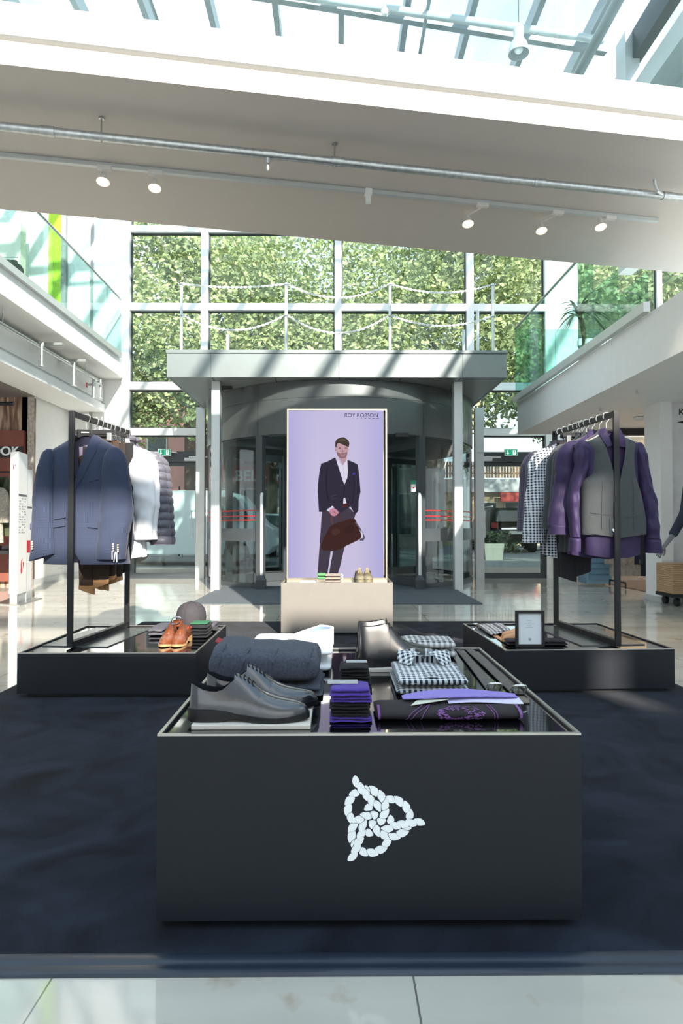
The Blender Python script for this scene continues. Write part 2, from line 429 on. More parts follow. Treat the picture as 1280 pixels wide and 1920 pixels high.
def pane(x0, x1, z0, z1, y=YF+0.04, gm=glass):
    wn[0] += 1
    g = struct('window_%d' % wn[0], MB().box(x0+0.012, x1-0.012, y, y+0.012, z0+0.012, z1-0.012), gm)
    f = MB(); t = 0.022
    f.box(x0, x1, y-0.03, y+0.03, z0, z0+t).box(x0, x1, y-0.03, y+0.03, z1-t, z1).box(x0, x0+t, y-0.03, y+0.03, z0+t, z1-t).box(x1-t, x1, y-0.03, y+0.03, z0+t, z1-t)
    f.build('gasket', gask, g); return g
zz = [fz(426), 8.0, 9.4]
for a, b in bays:
    pane(fx(a), fx(b), fz(426), 8.0); pane(fx(a), fx(b), fz(571), fz(438)); pane(fx(a), fx(b), fz(718), fz(584))
pane(fx(242), fx(372), fz(804), fz(732)); pane(fx(904), fx(1022), fz(804), fz(732))
pane(fx(242), fx(372), fz(849), fz(817)); pane(fx(904), fx(1022), fz(849), fz(817))
# glazed end of the upper floor on the gallery side, trees beyond
for k in range(3):
    x0 = fx(1086)+k*1.55
    pane(x0, x0+1.5, 3.3, 7.0); trim(MB().box(x0+1.48, x0+1.57, YF-0.05, YF+0.1, 3.2, 7.0))
trim(MB().box(fx(1086), 9, YF-0.06, YF+0.1, 7.0, 7.2)); trim(MB().box(fx(1086), 9, YF-0.06, YF+0.1, 4.35, 4.47))

def side_door(n, pl, pr, wl, wr, xs0):
    r = bpy.data.objects.new('door_%d' % n, None); SC.collection.objects.link(r); r.location = (fx((pl+pr)/2), YF, 0); r['kind'] = 'structure'
    r['label'] = 'dark framed glass exit door %s of the revolving door' % ('left' if n == 1 else 'right')
    f = MB(); y0, y1 = YF-0.05, YF+0.05
    a, b = fx(pl), fx(pr)
    f.box(a, a+wl, y0, y1, 0, fz(868)).box(b-wr, b, y0, y1, 0, fz(868)).box(a+wl, b-wr, y0, y1, 0.0, fz(1074)).box(a+wl, b-wr, y0, y1, fz(874), fz(868))
    f.build('door_frame', darkmetal, r, world=True)
    MB().box(a, b, y0-0.04, y1, fz(868)+0.004, fz(849)).build('header', darkmetal, r, world=True)
    MB().box(a+wl, b-wr, YF-0.006, YF+0.006, fz(1074), fz(874)).build('pane', glass, r, world=True)
    c = MB().box(fx(xs0), fx(xs0)+0.26, YF-0.15, YF-0.08, fz(866), fz(860)).build('door_closer', alu, r, world=True, bevel=0.005)
    MB().box(fx(xs0)-0.12+0.2, fx(xs0)+0.42, YF-0.13, YF-0.11, fz(860)+0.005, fz(860)+0.03).build('closer_arm', white, c).location = -Vector(r.location)
    MB().tube([(b-wr-0.06 if n == 1 else a+wl+0.06, YF-0.09, z) for z in (0.75, 1.25)], 0.013).build('handle', steel, r, world=True, smooth=True)
side_door(1, 242, 373, 0.115, 0.06, 348); side_door(2, 892, 1025, 0.08, 0.115, 894)

# ------------------------------------------------------------------ galleries
GLX, GRX = -3.94, 3.13
struct('gallery_slab_left', MB().box(-9, GLX, -5, YF-0.02, 3.70, 4.02), white, 'white gallery edge over the wood wall shop')
struct('gallery_slab_right', MB().box(GRX, 9, 2.0, 11.0, 2.55, 3.10), white, 'white gallery edge over the right hand shop')
struct('bulkhead_left', MB().box(-4.9, -4.33, 0, YF-0.03, 3.28, 3.58).box(-4.9, -4.36, 0, YF-0.03, 3.22, 3.28).box(-4.9, -4.30, 0, YF-0.03, 3.08, 3.22), white, 'white bulkhead running above the shop opening')
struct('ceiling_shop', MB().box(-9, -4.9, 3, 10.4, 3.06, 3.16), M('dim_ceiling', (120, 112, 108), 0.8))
def railing(name, label, x, ys, z0, z1, zk, sgn, ret=None, low=0, zlow=0):
    t = thing(name, label, 'railing', (x, ys[0], zk))
    for a, b in zip(ys, ys[1:]):
        MB().box(x-0.006, x+0.006, a+0.006, b-0.006, z0-0.03, z1 if a >= low-0.01 else (zlow if a > 6.9 else 3.5)).build('glass_panel', railglass, t, world=True)
    MB().box(x-0.045, x+0.02, min(ys), max(ys), zk, z0).build('kick_plate', alu, t, world=True)
    MB().tube([(x, max(low, ys[0]), z1+0.012), (x, ys[-1], z1+0.012)], 0.02, 10).build('handrail', steel, t, world=True, smooth=True)
    if ret:
        MB().box(min(x, ret), max(x, ret), ys[-1]-0.03, ys[-1]-0.018, z0-0.03, z1).build('end_panel', railglass, t, world=True)
    return t
railing('gallery_railing', 'glass railing with thin metal handrail over the wood wall shop', GLX+0.03, [6.0+0.7*k for k in range(9)], 4.11, 5.07, 4.02, 1)
railing('gallery_railing', 'glass railing above the racks of purple shirts, with trees behind', GRX-0.03, [6.294]+[6.966+0.672*k for k in range(7)], 3.20, 4.37, 3.10, -1, ret=5.2, low=7.6, zlow=3.8)

# ------------------------------------------------------------------ bridge across the atrium
ZS = 3.9
A0, B0, C0, D0 = WZ(0, 120, ZS), WZ(1280, 264, ZS), WZ(0, 392, ZS), WZ(1280, 512, ZS)
def ext(p, q, x): t = (x-p.x)/(q.x-p.x); return Vector((x, p.y+(q.y-p.y)*t, 0))
bx0, bx1 = -4.6, 4.6
P0, P1, P2, P3 = ext(A0, B0, bx0), ext(A0, B0, bx1), ext(C0, D0, bx1), ext(C0, D0, bx0)
fdir = (P1-P0).normalized(); fn = Vector((fdir.y, -fdir.x, 0))   # outwards (towards the camera)
def shift(p, d): return (p.x+fn.x*d, p.y+fn.y*d)
p2 = lambda v: (v.x, v.y)
br = MB().prism([shift(P0, 0), shift(P1, 0), p2(P2), p2(P3)], ZS, 4.055)
struct('bridge_slab', br, M('bridge_paint', (204, 196, 188), 0.5, var=0.012), 'white bridge slab crossing overhead with grey underside')
struct('trim_50', MB().prism([shift(P0, -0.11), shift(P1, -0.11), shift(P2, 0.3), shift(P3, 0.3)], 4.055, 4.088), M('shadow_gap', (58, 57, 56), 0.6))
struct('trim_51', MB().prism([shift(P0, 0.012), shift(P1, 0.012), p2(P2), p2(P3)], 4.088, 4.30), white, 'white upper fascia of the bridge')
t = thing('bridge_railing', 'tall clear glass railing on top of the overhead bridge', 'railing', (P0.x, P0.y, 4.3))
L = (P1-P0).length; step = 1.04
off0 = (W(520, 70, 4.48)-P0).dot(fdir) % step
k = off0-step
while k < L:
    a, b = max(k, 0)+0.006, min(k+step, L)-0.006
    if b-a > 0.1:
        q0, q1 = P0+fdir*a, P0+fdir*b
        MB().prism([shift(q0, -0.06), shift(q1, -0.06), shift(q1, -0.072), shift(q0, -0.072)], 4.28, 5.3).build('glass_panel', bridgeglass, t, world=True)
    k += step
# sprinkler pipe below the bridge
def line_at(pxa, pxb, z, x0=-3.8, x1=3.06):
    a, b = WZ(*pxa, z), WZ(*pxb, z); d = (b-a)
    f = lambda x: a+d*((x-a.x)/d.x)
    return f, f(x0), f(x1)
f1, q0, q1 = line_at((0, 237), (1280, 371), 3.76)
t = thing('sprinkler_pipe', 'thick galvanised sprinkler pipe slung under the bridge', 'pipe', tuple(q0))
MB().tube([q0, q1], 0.031, 16).build('pipe', galv, t, smooth=True, world=True)
for px in (90, 505, 632, 1010, 1250):
    c = WZ(px, 237+134*px/1280, 3.76); c = f1(c.x); d = (q1-q0).normalized()
    MB().tube([c-d*0.045, c+d*0.045], 0.036, 16).build('coupling', galv, t, smooth=True, world=True)
c = f1(WZ(502, 290, 3.76).x)
h = MB().tube([c, c-Vector((0, 0, 0.07))], [0.018, 0.015], 10).ball(c-Vector((0, 0, 0.1)), (0.014, 0.014, 0.03)).build('sprinkler_head', galv, t, smooth=True, world=True)
for px in (627, 190):
    c = f1(WZ(px, 237+134*px/1280, 3.76).x)
    MB().tube([c-Vector((0, 0, 0.045)), c+Vector((0, 0, 0.14))], 0.006, 8).tube([c+Vector((0, 0, 0.13)), c+Vector((0, 0, 0.14))], 0.02, 10).build('hanger_rod', steel, t, world=True)
c = f1(WZ(1245, 367, 3.76).x)
MB().tube([c, c+Vector((-0.12, -0.12, -0.02)), c+Vector((-0.14, -0.13, 0.02)), c+Vector((-0.145, -0.132, 0.07))], 0.014, 10).build('branch_pipe', galv, t, smooth=True, world=True)
# lighting track and spots
f2, q0, q1 = line_at((0, 291), (1280, 418), 3.88)
d2 = (q1-q0).normalized()
t = thing('lighting_track', 'slim white lighting track on the underside of the bridge', 'light track', tuple(q0))
MB().bar(q0, q1, 0.034, 0.036).build('rail', alu, t, world=True)
c = f2(WZ(690, 360, 3.88).x)
MB().bar(c-d2*0.03, c+d2*0.03, 0.05, 0.07).box(c.x-0.022, c.x+0.022, c.y-0.02, c.y+0.02, c.z-0.1, c.z-0.03).build('junction_box', white, t, world=True, bevel=0.004)
bulbm = EMIT('lamp_glow', (255, 218, 180), 2.6)
spots = [(193, 345, 'glowing track spotlight, outermost above the blue jacket'), (290, 357, 'glowing track spotlight on the blue jacket side, nearer the middle'),
         (877, 424, 'glowing track spotlight, dimmest of the three over the purple shirts'), (1015, 437, 'glowing track spotlight between two others over the purple shirts'), (1126, 430, 'brightest glowing track spotlight, last of the row beside the pipe elbow')]
for px, py, lb in spots:
    zl = 3.76
    c = WZ(px, py-4, zl); root = f2(c.x+(0.02 if px < 600 else 0.10)); root.z = 3.86
    t = thing('track_spotlight', lb, 'spotlight', tuple(root), group='spotlights under the bridge')
    MB().bar(root-d2*0.055, root+d2*0.055, 0.04, 0.035).build('adapter', softwhite, t, world=True, bevel=0.003)
    ax = Vector((0.02, -0.28, -1)).normalized(); top = c-ax*0.095
    MB().tube([root-Vector((0, 0, 0.015)), top], 0.008, 8).build('arm', softwhite, t, world=True, smooth=True)
    s_ = MB().tube([top, top+ax*0.03, top+ax*0.05, c-ax*0.005, c+ax*0.002], [0.018, 0.024, 0.026, 0.05, 0.052], 18, cap=False).build('lamp_head', softwhite, t, world=True, smooth=True)
    MB().tube([c-ax*0.03, c-ax*0.01, c+ax*0.012, c+ax*0.02], [0.028, 0.046, 0.036, 0.005], 18).build('bulb', bulbm, t, world=True, smooth=True)
    l = bpy.data.lights.new('spot_light', 'SPOT'); l.energy = 45; l.color = (1, 0.78, 0.56); l.spot_size = 1.3; l.spot_blend = 0.6; l.shadow_soft_size = 0.03
    lo = bpy.data.objects.new('spot_light', l); SC.collection.objects.link(lo); lo.location = c+ax*0.03; lo.rotation_euler = ax.to_track_quat('-Z', 'Y').to_euler()

# ------------------------------------------------------------------ glass roof
ZR = 8.0
struct('ceiling', MB().box(-9, 9, -5, YF, ZR+0.26, ZR+0.275), roofglass, 'glass roof over the atrium')
slate = M('roof_steel', (150, 160, 162), 0.45, metal=0.2, var=0.03)
x = -0.83-0.9*8
k = 60
while x < 7:
    struct('trim_%d' % k, MB().box(x-0.04, x+0.04, -2.4, YF, ZR, ZR+0.24), slate); x += 0.9; k += 1
a, b = WZ(640, 12, ZR-0.1), WZ(1135, 92, ZR-0.1); dd = b-a
for s_ in (0.0, -3.6, 3.0):
    p, q = a-dd*1.9+Vector((0, s_, 0)), a+dd*1.0+Vector((0, s_, 0))
    struct('trim_%d' % k, MB().bar(p, q, 0.09, 0.15), slate); k += 1
for (pa, pb, r) in (((640, 4), (1010, 58), 0.05),):
    p, q = WZ(*pa, ZR-0.3), WZ(*pb, ZR-0.3); dd = q-p
    struct('trim_%d' % k, MB().tube([p-dd*1.5, q+dd*0.35], r, 12), M('roof_tube', (205, 215, 216), 0.3, metal=0.3), smooth=True); k += 1
struct('trim_%d' % k, MB().tube([(3.5, 2, 7.5), (3.5, YF, 7.5)], 0.07, 12), slate, smooth=True); k += 1
for xx in (-2.4, 1.2):
    struct('trim_%d' % k, MB().tube([(xx, 3, 7.75), (xx, YF, 7.75)], 0.025, 10), slate, smooth=True); k += 1
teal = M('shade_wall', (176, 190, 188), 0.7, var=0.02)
struct('trim_%d' % k, MB().box(3.95, 4.45, 2.0, 10.2, 6.55, 6.85), alu, 'pale diagonal looking roof beam along the side wall'); k += 1
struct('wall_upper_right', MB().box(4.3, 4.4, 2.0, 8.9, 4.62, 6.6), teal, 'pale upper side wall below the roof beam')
struct('trim_%d' % k, MB().box(4.1, 4.3, 8.9, 9.2, 4.62, 8.0), alu); k += 1
struct('trim_%d' % k, MB().box(4.2, 4.35, 2.0, 9.0, 7.6, 8.0), darkmetal); k += 1
# pendant lamp over the bridge
pl = W(972, 88, 6.2)
t = thing('pendant_lamp', 'grey metal bell pendant lamp hanging below the glass roof', 'lamp', tuple(pl))
MB().lathe([(0.10, -0.07), (0.097, -0.02), (0.08, 0.03), (0.055, 0.07), (0.045, 0.10)], n=28, cap=False).build('lamp_shade', M('lamp_grey', (200, 206, 206), 0.35, metal=0.4), t, smooth=True)
MB().lathe([(0.045, 0.10), (0.052, 0.12), (0.052, 0.19), (0.03, 0.22), (0.012, 0.24)], n=20).build('housing', alu, t, smooth=True)
MB().ball((0, 0, -0.02), 0.045).build('bulb', M('frosted_bulb', (235, 235, 230), 0.4), t, smooth=True)
MB().tube([(0, 0, 0.23), (0, 0, ZR-pl.z)], 0.006, 6).build('cord', black, t)
t = thing('pendant_lamp', 'small round pendant bulb hanging under the roof beam', 'lamp', tuple(W(721, 22, 7.5)))
MB().ball((0, 0, 0), 0.045).build('bulb', M('frosted_bulb', (235, 235, 230)), t, smooth=True)
MB().tube([(0, 0, 0.04), (0, 0, 0.1)], 0.02, 10).tube([(0, 0, 0.1), (0, 0, ZR-W(721, 22, 7.5).z)], 0.005, 6).build('cord', alu, t)
# ------------------------------------------------------------------ canopy and revolving door
canm = M('canopy_metal', (138, 144, 143), 0.33, metal=0.45, var=0.02)
drumm = M('drum_metal', (94, 98, 98), 0.30, metal=0.55, var=0.03)
YC = 9.35; CX0, CX1 = -2.48, 2.51; CZ0, CZ1 = 3.15, 3.55
t = thing('entrance_canopy', 'flat grey metal canopy projecting over the revolving door', 'canopy', (0, YC, CZ0))
b = MB().box(CX0, CX1, YC, YC+0.03, CZ0, CZ1-0.055).box(CX0, CX0+0.03, YC+0.0301, YF-0.1, CZ0, CZ1-0.055).box(CX1-0.03, CX1, YC+0.0301, YF-0.1, CZ0, CZ1-0.055)
b.build('fascia', canm, t, world=True)
MB().box(CX0-0.01, CX1+0.01, YC-0.01, YF-0.1, CZ1-0.045, CZ1).build('capping', canm, t, world=True)
MB().box(CX0+0.02, CX1-0.02, YC+0.02, YF-0.1, CZ1-0.0549, CZ1-0.0451).build('shadow_gap', gask, t, world=True)
s = MB().box(CX0+0.03, CX1-0.03, YC+0.03, YF-0.1, CZ0+0.005, CZ0+0.02); s.build('soffit', canm, t, world=True)
s = MB()
for xs in (-1.83, -0.9, 0.05, 0.95, 1.84): s.box(xs-0.006, xs+0.006, YC+0.03, YF-0.1, CZ0+0.0, CZ0+0.006)
for xs in (-1.84, 0.04, 1.86): s.box(xs-0.003, xs+0.003, YC-0.002, YC, CZ0, CZ1-0.056)
s.build('panel_seams', gask, t, world=True)
for px in (405, 858):
    x = W(px, 986, 9.7).x
    c = MB().box(x-0.062, x+0.062, 9.62, 9.78, 0, CZ0); c.box(x-0.063, x+0.063, 9.619, 9.781, 0.52, 0.53)
    c.build('column', alu, t, world=True)
DX, DY, DR = 0.07, 11.9, 2.42
def arc(r, a0, a1, n): return [(DX+r*math.cos(math.radians(lerp(a0, a1, k/n))), DY+r*math.sin(math.radians(lerp(a0, a1, k/n)))) for k in range(n+1)]
def curved(r0, r1, a0, a1, z0, z1, n=36):
    i, o = arc(r0, a0, a1, n), arc(r1, a0, a1, n); m = MB()
    full = abs(abs(a1-a0)-360) < 1e-6
    secs = [[(o[k][0], o[k][1], z0), (o[k][0], o[k][1], z1), (i[k][0], i[k][1], z1), (i[k][0], i[k][1], z0)] for k in range(n+1)]
    return m.loft(secs)
t = thing('revolving_door', 'large round revolving door with tinted curved glass below the canopy', 'door', (DX, DY, 0))
curved(DR-0.06, DR, 180, 540, 2.36, 2.89, 72).build('drum_fascia', drumm, t, world=True, smooth=True)
curved(DR-0.05, DR-0.004, 180, 540, 2.895, CZ0, 72).build('drum_crown', drumm, t, world=True, smooth=True)
sm = MB()
for a in (205, 238, 302, 335): sm.loft(curved(DR, DR+0.002, a-0.12, a+0.12, 2.36, 2.89, 1).v and [[tuple(v) for v in curved(DR, DR+0.002, a-0.12, a+0.12, 2.36, 2.89, 1).v[i:i+4]] for i in (0, 4)])
sm.build('fascia_seams', gask, t, world=True)
MB().lathe([(DR-0.07, 2.34), (DR-0.07, 2.36)], (DX, DY, 0), 64).build('drum_ceiling', darkmetal, t, world=True)
redm = M('red_stripe', (190, 30, 34), 0.5)
for a0, a1 in ((183, 238), (302, 357), (122, 176), (4, 58)):
    g = curved(DR-0.035, DR-0.022, a0, a1, 0.08, 2.36, 24).build('curved_glass', doorglass, t, world=True, smooth=True)
    if a0 > 180:
        curved(DR-0.022, DR-0.018, a0, a1, 0.73, 0.93, 24).build('dark_band', darkmetal, g, smooth=True).location = -Vector(t.location)
        for z in (1.05, 1.115, 1.2):
            curved(DR-0.022, DR-0.019, a0, a1, z, z+0.016, 24).build('red_line', redm, g, smooth=True).location = -Vector(t.location)
    curved(DR-0.06, DR, a0, a1, 0.0, 0.08, 24).build('base_rail', darkmetal, t, world=True, smooth=True)
for a in (182, 239, 301, 358, 121, 59):
    x, y = DX+(DR-0.03)*math.cos(math.radians(a)), DY+(DR-0.03)*math.sin(math.radians(a))
    m = MB().box(-0.045, 0.045, -0.06, 0.06, 0, 2.36).xf(Matrix.Translation((x, y, 0)) @ Matrix.Rotation(math.radians(a), 4, 'Z'))
    m.build('post', darkmetal, t, world=True)
MB().lathe([(0.11, 0.0), (0.11, 2.34)], (DX, DY, 0), 24).build('core_column', darkmetal, t, world=True, smooth=True)
for a in (214, 304, 34, 124):
    R_ = Matrix.Translation((DX, DY, 0)) @ Matrix.Rotation(math.radians(a), 4, 'Z')
    f = MB().box(0.12, 2.28, -0.03, 0.03, 0.02, 0.16).box(0.12, 2.28, -0.03, 0.03, 2.2, 2.3).box(0.12, 0.2, -0.03, 0.03, 0.16, 2.2).box(2.18, 2.28, -0.03, 0.03, 0.16, 2.2).box(1.15, 1.21, -0.03, 0.03, 0.16, 2.2)
    wg = f.xf(R_).build('wing', darkmetal, t, world=True)
    MB().box(0.2, 2.18, -0.005, 0.005, 0.16, 2.2).xf(R_).build('pane', doorglass, wg).location = -Vector(t.location)
for a in (241, 299):   # push bars
    x, y = DX+(DR+0.06)*math.cos(math.radians(a)), DY+(DR+0.06)*math.sin(math.radians(a))
    h = thing('guard_post', 'white vertical guard tube on dark foot, %s side of the door opening' % ('left' if a < 270 else 'right'), 'guard post', (x, y, 0), group='guard tubes at the revolving door')
    MB().tube([(0, 0, 0.2), (0, 0, 1.42), (0, 0.02, 1.45), (0, 0.06, 1.46)], 0.022, 12).build('tube', white, h, smooth=True)
    MB().loft([[(-0.07, -0.06, 0), (0.07, -0.06, 0), (0.07, 0.06, 0), (-0.07, 0.06, 0)], [(-0.07, -0.06, 0.15), (0.07, -0.06, 0.15), (0.07, 0.06, 0.15), (-0.07, 0.06, 0.15)], [(-0.03, -0.03, 0.22), (0.03, -0.03, 0.22), (0.03, 0.03, 0.22), (-0.03, 0.03, 0.22)]]).build('foot', darkmetal, h)
c = W(753, 816, 9.42)
tag(MB().box(c.x-0.095, c.x+0.095, c.y-0.03, 9.75, c.z-0.03, c.z+0.035).build('door_sensor', black, bevel=0.006), 'black motion sensor box above the revolving door opening', 'sensor')
c = W(424, 725, 10.0)
t = thing('floodlight', 'small dark camera tube under the canopy by the slim column', 'camera', tuple(c))
MB().tube([(-0.09, 0, -0.01), (0.09, 0.02, 0.01)], 0.045, 14).build('housing', black, t, smooth=True)
MB().tube([(0, 0, 0.03), (0, 0, CZ0-c.z)], 0.01, 8).build('bracket', black, t)
c = W(775, 908, 9.55)
t = thing('emergency_switch', 'small white emergency switch box with green top on door post', 'switch', tuple(c))
MB().box(-0.03, 0.03, 0, 0.1, -0.11, 0.0).build('box', white, t); MB().box(-0.03, 0.03, 0, 0.1, 0.002, 0.06).build('green_plate', M('sign_green', (20, 140, 100), 0.5), t)
MB().tube([(0, 0, -0.05), (0, -0.015, -0.05)], 0.014, 12).build('button', redm, t)
t = tag(MB().box(-1.81, 1.81, 7.92, DY-0.3, 0.0, 0.012).build('entrance_mat', M('mat_grey', (88, 96, 102), 0.95, var=0.25, scale=120, bump=0.4, bscale=150)), 'grey ribbed doormat in front of the revolving door', 'doormat')
# posts with chain on the canopy
postx = [W(p, 600, 9.5).x for p in (340, 536, 731, 924)]
pt = W(340, 530, 9.5).z
for i, x in enumerate(postx):
    t = thing('chain_post', 'slim grey post on the canopy roof, %s of four' % ['first', 'second', 'third', 'fourth'][i], 'post', (x, 9.5, CZ1), group='chain posts on the canopy')
    MB().tube([(0, 0, 0.01), (0, 0, pt-CZ1)], 0.022, 12).build('post', alu, t, smooth=True)
    MB().lathe([(0.05, 0), (0.05, 0.012)], n=14).build('base_plate', alu, t)
    for z in (pt-CZ1-0.03, pt-CZ1-0.5): MB().tube([(-0.03, -0.03, z), (0.03, -0.03, z)], 0.008, 8).build('eye_bolt', steel, t)
def chain(x0, x1, z, sag):
    m = MB(); n = 46
    for k in range(n):
        u = (k+0.5)/n; x = lerp(x0+0.03, x1-0.03, u); zz_ = z-sag*4*u*(1-u)
        sl = -sag*4*(1-2*u)/(x1-x0); d = Vector((1, 0, sl)).normalized()
        sd = Vector((0, 1, 0)) if k % 2 else d.cross(Vector((0, 1, 0)))
        m.tube([Vector((x, 9.47, zz_))+d*(0.027*math.cos(a))+sd*(0.013*math.sin(a)) for a in [2*PI*j/8 for j in range(8)]], 0.0055, 5, closed=True)
    return m
for i in range(3):
    for j, (dz, sg) in enumerate(((0.03, [0.05, 0.2, 0.12][i]), (0.5, [0.22, 0.26, 0.15][i]))):
        o = chain(postx[i], postx[i+1], pt-dz, sg).build('plastic_chain', white, smooth=True)
        tag(o, 'white chain sagging between %s canopy posts, %s row' % (['first and second', 'second and third', 'third and fourth'][i], ['upper', 'lower'][j]), 'chain', 'chains on the canopy')
for px, y0, lb in ((427, 628, 'short grey stub post standing behind the canopy edge, alone'), (869, 619, 'short grey stub post beside taller one on canopy'), (895, 581, 'taller grey stub post carrying a cable on canopy')):
    c0 = W(px, y0, 10.8)
    tag(MB().tube([(c0.x, 10.8, CZ1+0.0), (c0.x, 10.8, c0.z)], 0.028, 10).build('stub_post', alu, smooth=True), lb, 'post', 'stub posts behind the canopy edge')
# exit signs
green = EMIT('exit_green', (20, 150, 110), 0.9); signw = EMIT('exit_white', (235, 245, 240), 1.0)
for (pl_, pr_, lb) in ((296, 320, 'green and white exit sign over door beside the puffer jacket'), (946, 970, 'green and white exit sign over door beside the gingham shirts')):
    a, b_ = W(pl_, 842, YF-0.2), W(pr_, 854.5, YF-0.2)
    t = thing('exit_sign', lb, 'sign', ((a.x+b_.x)/2, YF-0.2, b_.z), group='exit signs over the side doors')
    hw, h = (b_.x-a.x)/2, a.z-b_.z
    MB().box(-hw, hw, 0, 0.05, 0, h).box(-0.03, 0.03, 0.05, 0.112, 0.0, 0.04).build('housing', white, t)
    MB().box(-hw+0.012, -0.004, -0.004, 0, 0.012, h-0.012).box(0.004, hw-0.012, -0.004, 0, 0.012, h-0.012).build('green_face', green, t)
    m = MB().prism([(-0.062-0.009, 0.098), (-0.062+0.009, 0.098), (-0.062+0.009, 0.05), (-0.062+0.03, 0.05), (-0.062, 0.022), (-0.062-0.03, 0.05), (-0.062-0.009, 0.05)], -0.007, -0.004, 'y')
    m.build('arrow', signw, t)
    m = MB().box(0.03, 0.085, -0.0055, -0.004, 0.02, 0.1).build('doorway_mark', signw, t)
    r = MB().ball((0.062, -0.007, 0.088), (0.008, 0.002, 0.008)).bar((0.06, -0.007, 0.08), (0.055, -0.007, 0.055), 0.003, 0.013, (1, 0, 0)).bar((0.055, -0.007, 0.056), (0.07, -0.007, 0.03), 0.003, 0.006, (1, 0, 0)).bar((0.055, -0.007, 0.056), (0.04, -0.007, 0.032), 0.003, 0.006, (1, 0, 0)).bar((0.06, -0.007, 0.076), (0.042, -0.007, 0.064), 0.003, 0.005, (1, 0, 0))
    r.build('running_figure', green, t)
    MB().tube([(-hw-0.35 if pl_ < 600 else -hw, 0.02, h*0.55), (hw+0.1 if pl_ < 600 else -hw-0.5, 0.02, h*0.55)], 0.01, 8).build('conduit', alu, t)

# ------------------------------------------------------------------ outside
struct('ground', MB().box(-60, 60, YF+0.2, 15.5, -0.25, -0.03), M('paving_red', (150, 132, 124), 0.9, var=0.2, scale=20), 'reddish paved pavement outside the doors')
struct('road', MB().box(-60, 60, 15.5, 80, -0.35, -0.06), M('asphalt', (118, 118, 120), 0.95, var=0.15, scale=15), 'grey street outside')
leafm, lt, lb_ = nodes('leaf_green')
tc = lt.nodes.new('ShaderNodeTexCoord'); nn = lt.nodes.new('ShaderNodeTexNoise'); nn.inputs['Scale'].default_value = 2.4; nn.inputs['Detail'].default_value = 6
lt.links.new(tc.outputs['Object'], nn.inputs['Vector']); rr = lt.nodes.new('ShaderNodeValToRGB'); lt.links.new(nn.outputs['Fac'], rr.inputs[0])
rr.color_ramp.elements[0].position = 0.32; rr.color_ramp.elements[0].color = lin((122, 138, 100)); rr.color_ramp.elements[1].position = 0.68; rr.color_ramp.elements[1].color = lin((222, 222, 172))
e_ = rr.color_ramp.elements.new(0.5); e_.color = lin((174, 184, 132))
lt.links.new(rr.outputs[0], lb_.inputs['Base Color']); lb_.inputs['Roughness'].default_value = 0.6
tl = lt.nodes.new('ShaderNodeBsdfTranslucent'); lt.links.new(rr.outputs[0], tl.inputs[0]); mxs = lt.nodes.new('ShaderNodeMixShader'); mxs.inputs[0].default_value = 0.3
lt.links.new(lb_.outputs[0], mxs.inputs[1]); lt.links.new(tl.outputs[0], mxs.inputs[2]); lt.links.new(mxs.outputs[0], lt.nodes['Material Output'].inputs[0])
bark = M('bark', (78, 68, 58), 0.9, var=0.3, scale=12, bump=0.5, bscale=20)
def crown_mesh(seed, rx, ry, rz, n, size):
    rnd = random.Random(seed); m = MB()
    blobs = [(rnd.gauss(0, 0.42), rnd.gauss(0, 0.42), rnd.uniform(-0.72, 0.75), rnd.uniform(0.26, 0.42)) for _ in range(46)]
    for k in range(n):
        bx, by, bz, brr = blobs[rnd.randrange(len(blobs))]
        d = Vector((rnd.gauss(0, 1), rnd.gauss(0, 1), rnd.gauss(0, 1))).normalized()*(rnd.random()**0.35)*brr
        c = Vector(((bx+d.x)*rx, (by+d.y)*ry, (bz+d.z)*rz))
        u = Vector((rnd.gauss(0, 1), rnd.gauss(0, 1), rnd.gauss(0, 0.6))).normalized()
        v = u.cross(Vector((rnd.gauss(0, 1), rnd.gauss(0, 1), rnd.gauss(0, 1)))).normalized(); s = size*rnd.uniform(0.6, 1.3)
        i = len(m.v); m.v += [c-u*s*0.5, c+v*s*0.36-u*s*0.05, c+u*s*0.7, c-v*s*0.36-u*s*0.05]; m.f.append((i, i+1, i+2, i+3))
    return m
def trunk_mesh(seed, h, r, spread):
    rnd = random.Random(seed); m = MB()
    m.tube([(0, 0, 0), (0.05, 0, h*0.4), (0.0, 0.05, h*0.75), (0.1, 0, h*1.1)], [r, r*0.8, r*0.65, r*0.3], 10)
    for k in range(9):
        a = rnd.uniform(0, 2*PI); z = h*rnd.uniform(0.4, 0.9); l = spread*rnd.uniform(0.6, 1.0)
        m.tube([(0, 0, z), (math.cos(a)*l*0.5, math.sin(a)*l*0.5, z+l*0.35), (math.cos(a)*l, math.sin(a)*l, z+l*0.5)], [r*0.4, r*0.25, r*0.08], 7)
    return m
trees = [(-7.6, 20.5, 'leafy street tree outside, seen over the exit door by the puffer jacket', 11, 4.5, 3, 4.5, 8.0), (-2.3, 22.5, 'leafy street tree outside, behind the first half of the canopy', 12, 4.5, 3, 4.5, 8.4),
         (3.2, 21.5, 'leafy street tree outside, behind the second half of the canopy', 13, 4.6, 3, 4.5, 8.3), (8.6, 22.0, 'leafy street tree outside beyond the exit door by the gingham shirts', 14, 4.6, 3, 4.5, 8.1),
         (9.5, 15.8, 'leafy tree behind the glass railing above the purple shirts', 15, 3.4, 2.4, 3.2, 5.6), (13.5, 15.5, 'leafy tree far along behind the gallery glass, beyond the nearer one', 16, 3.4, 2.4, 3.4, 5.2)]
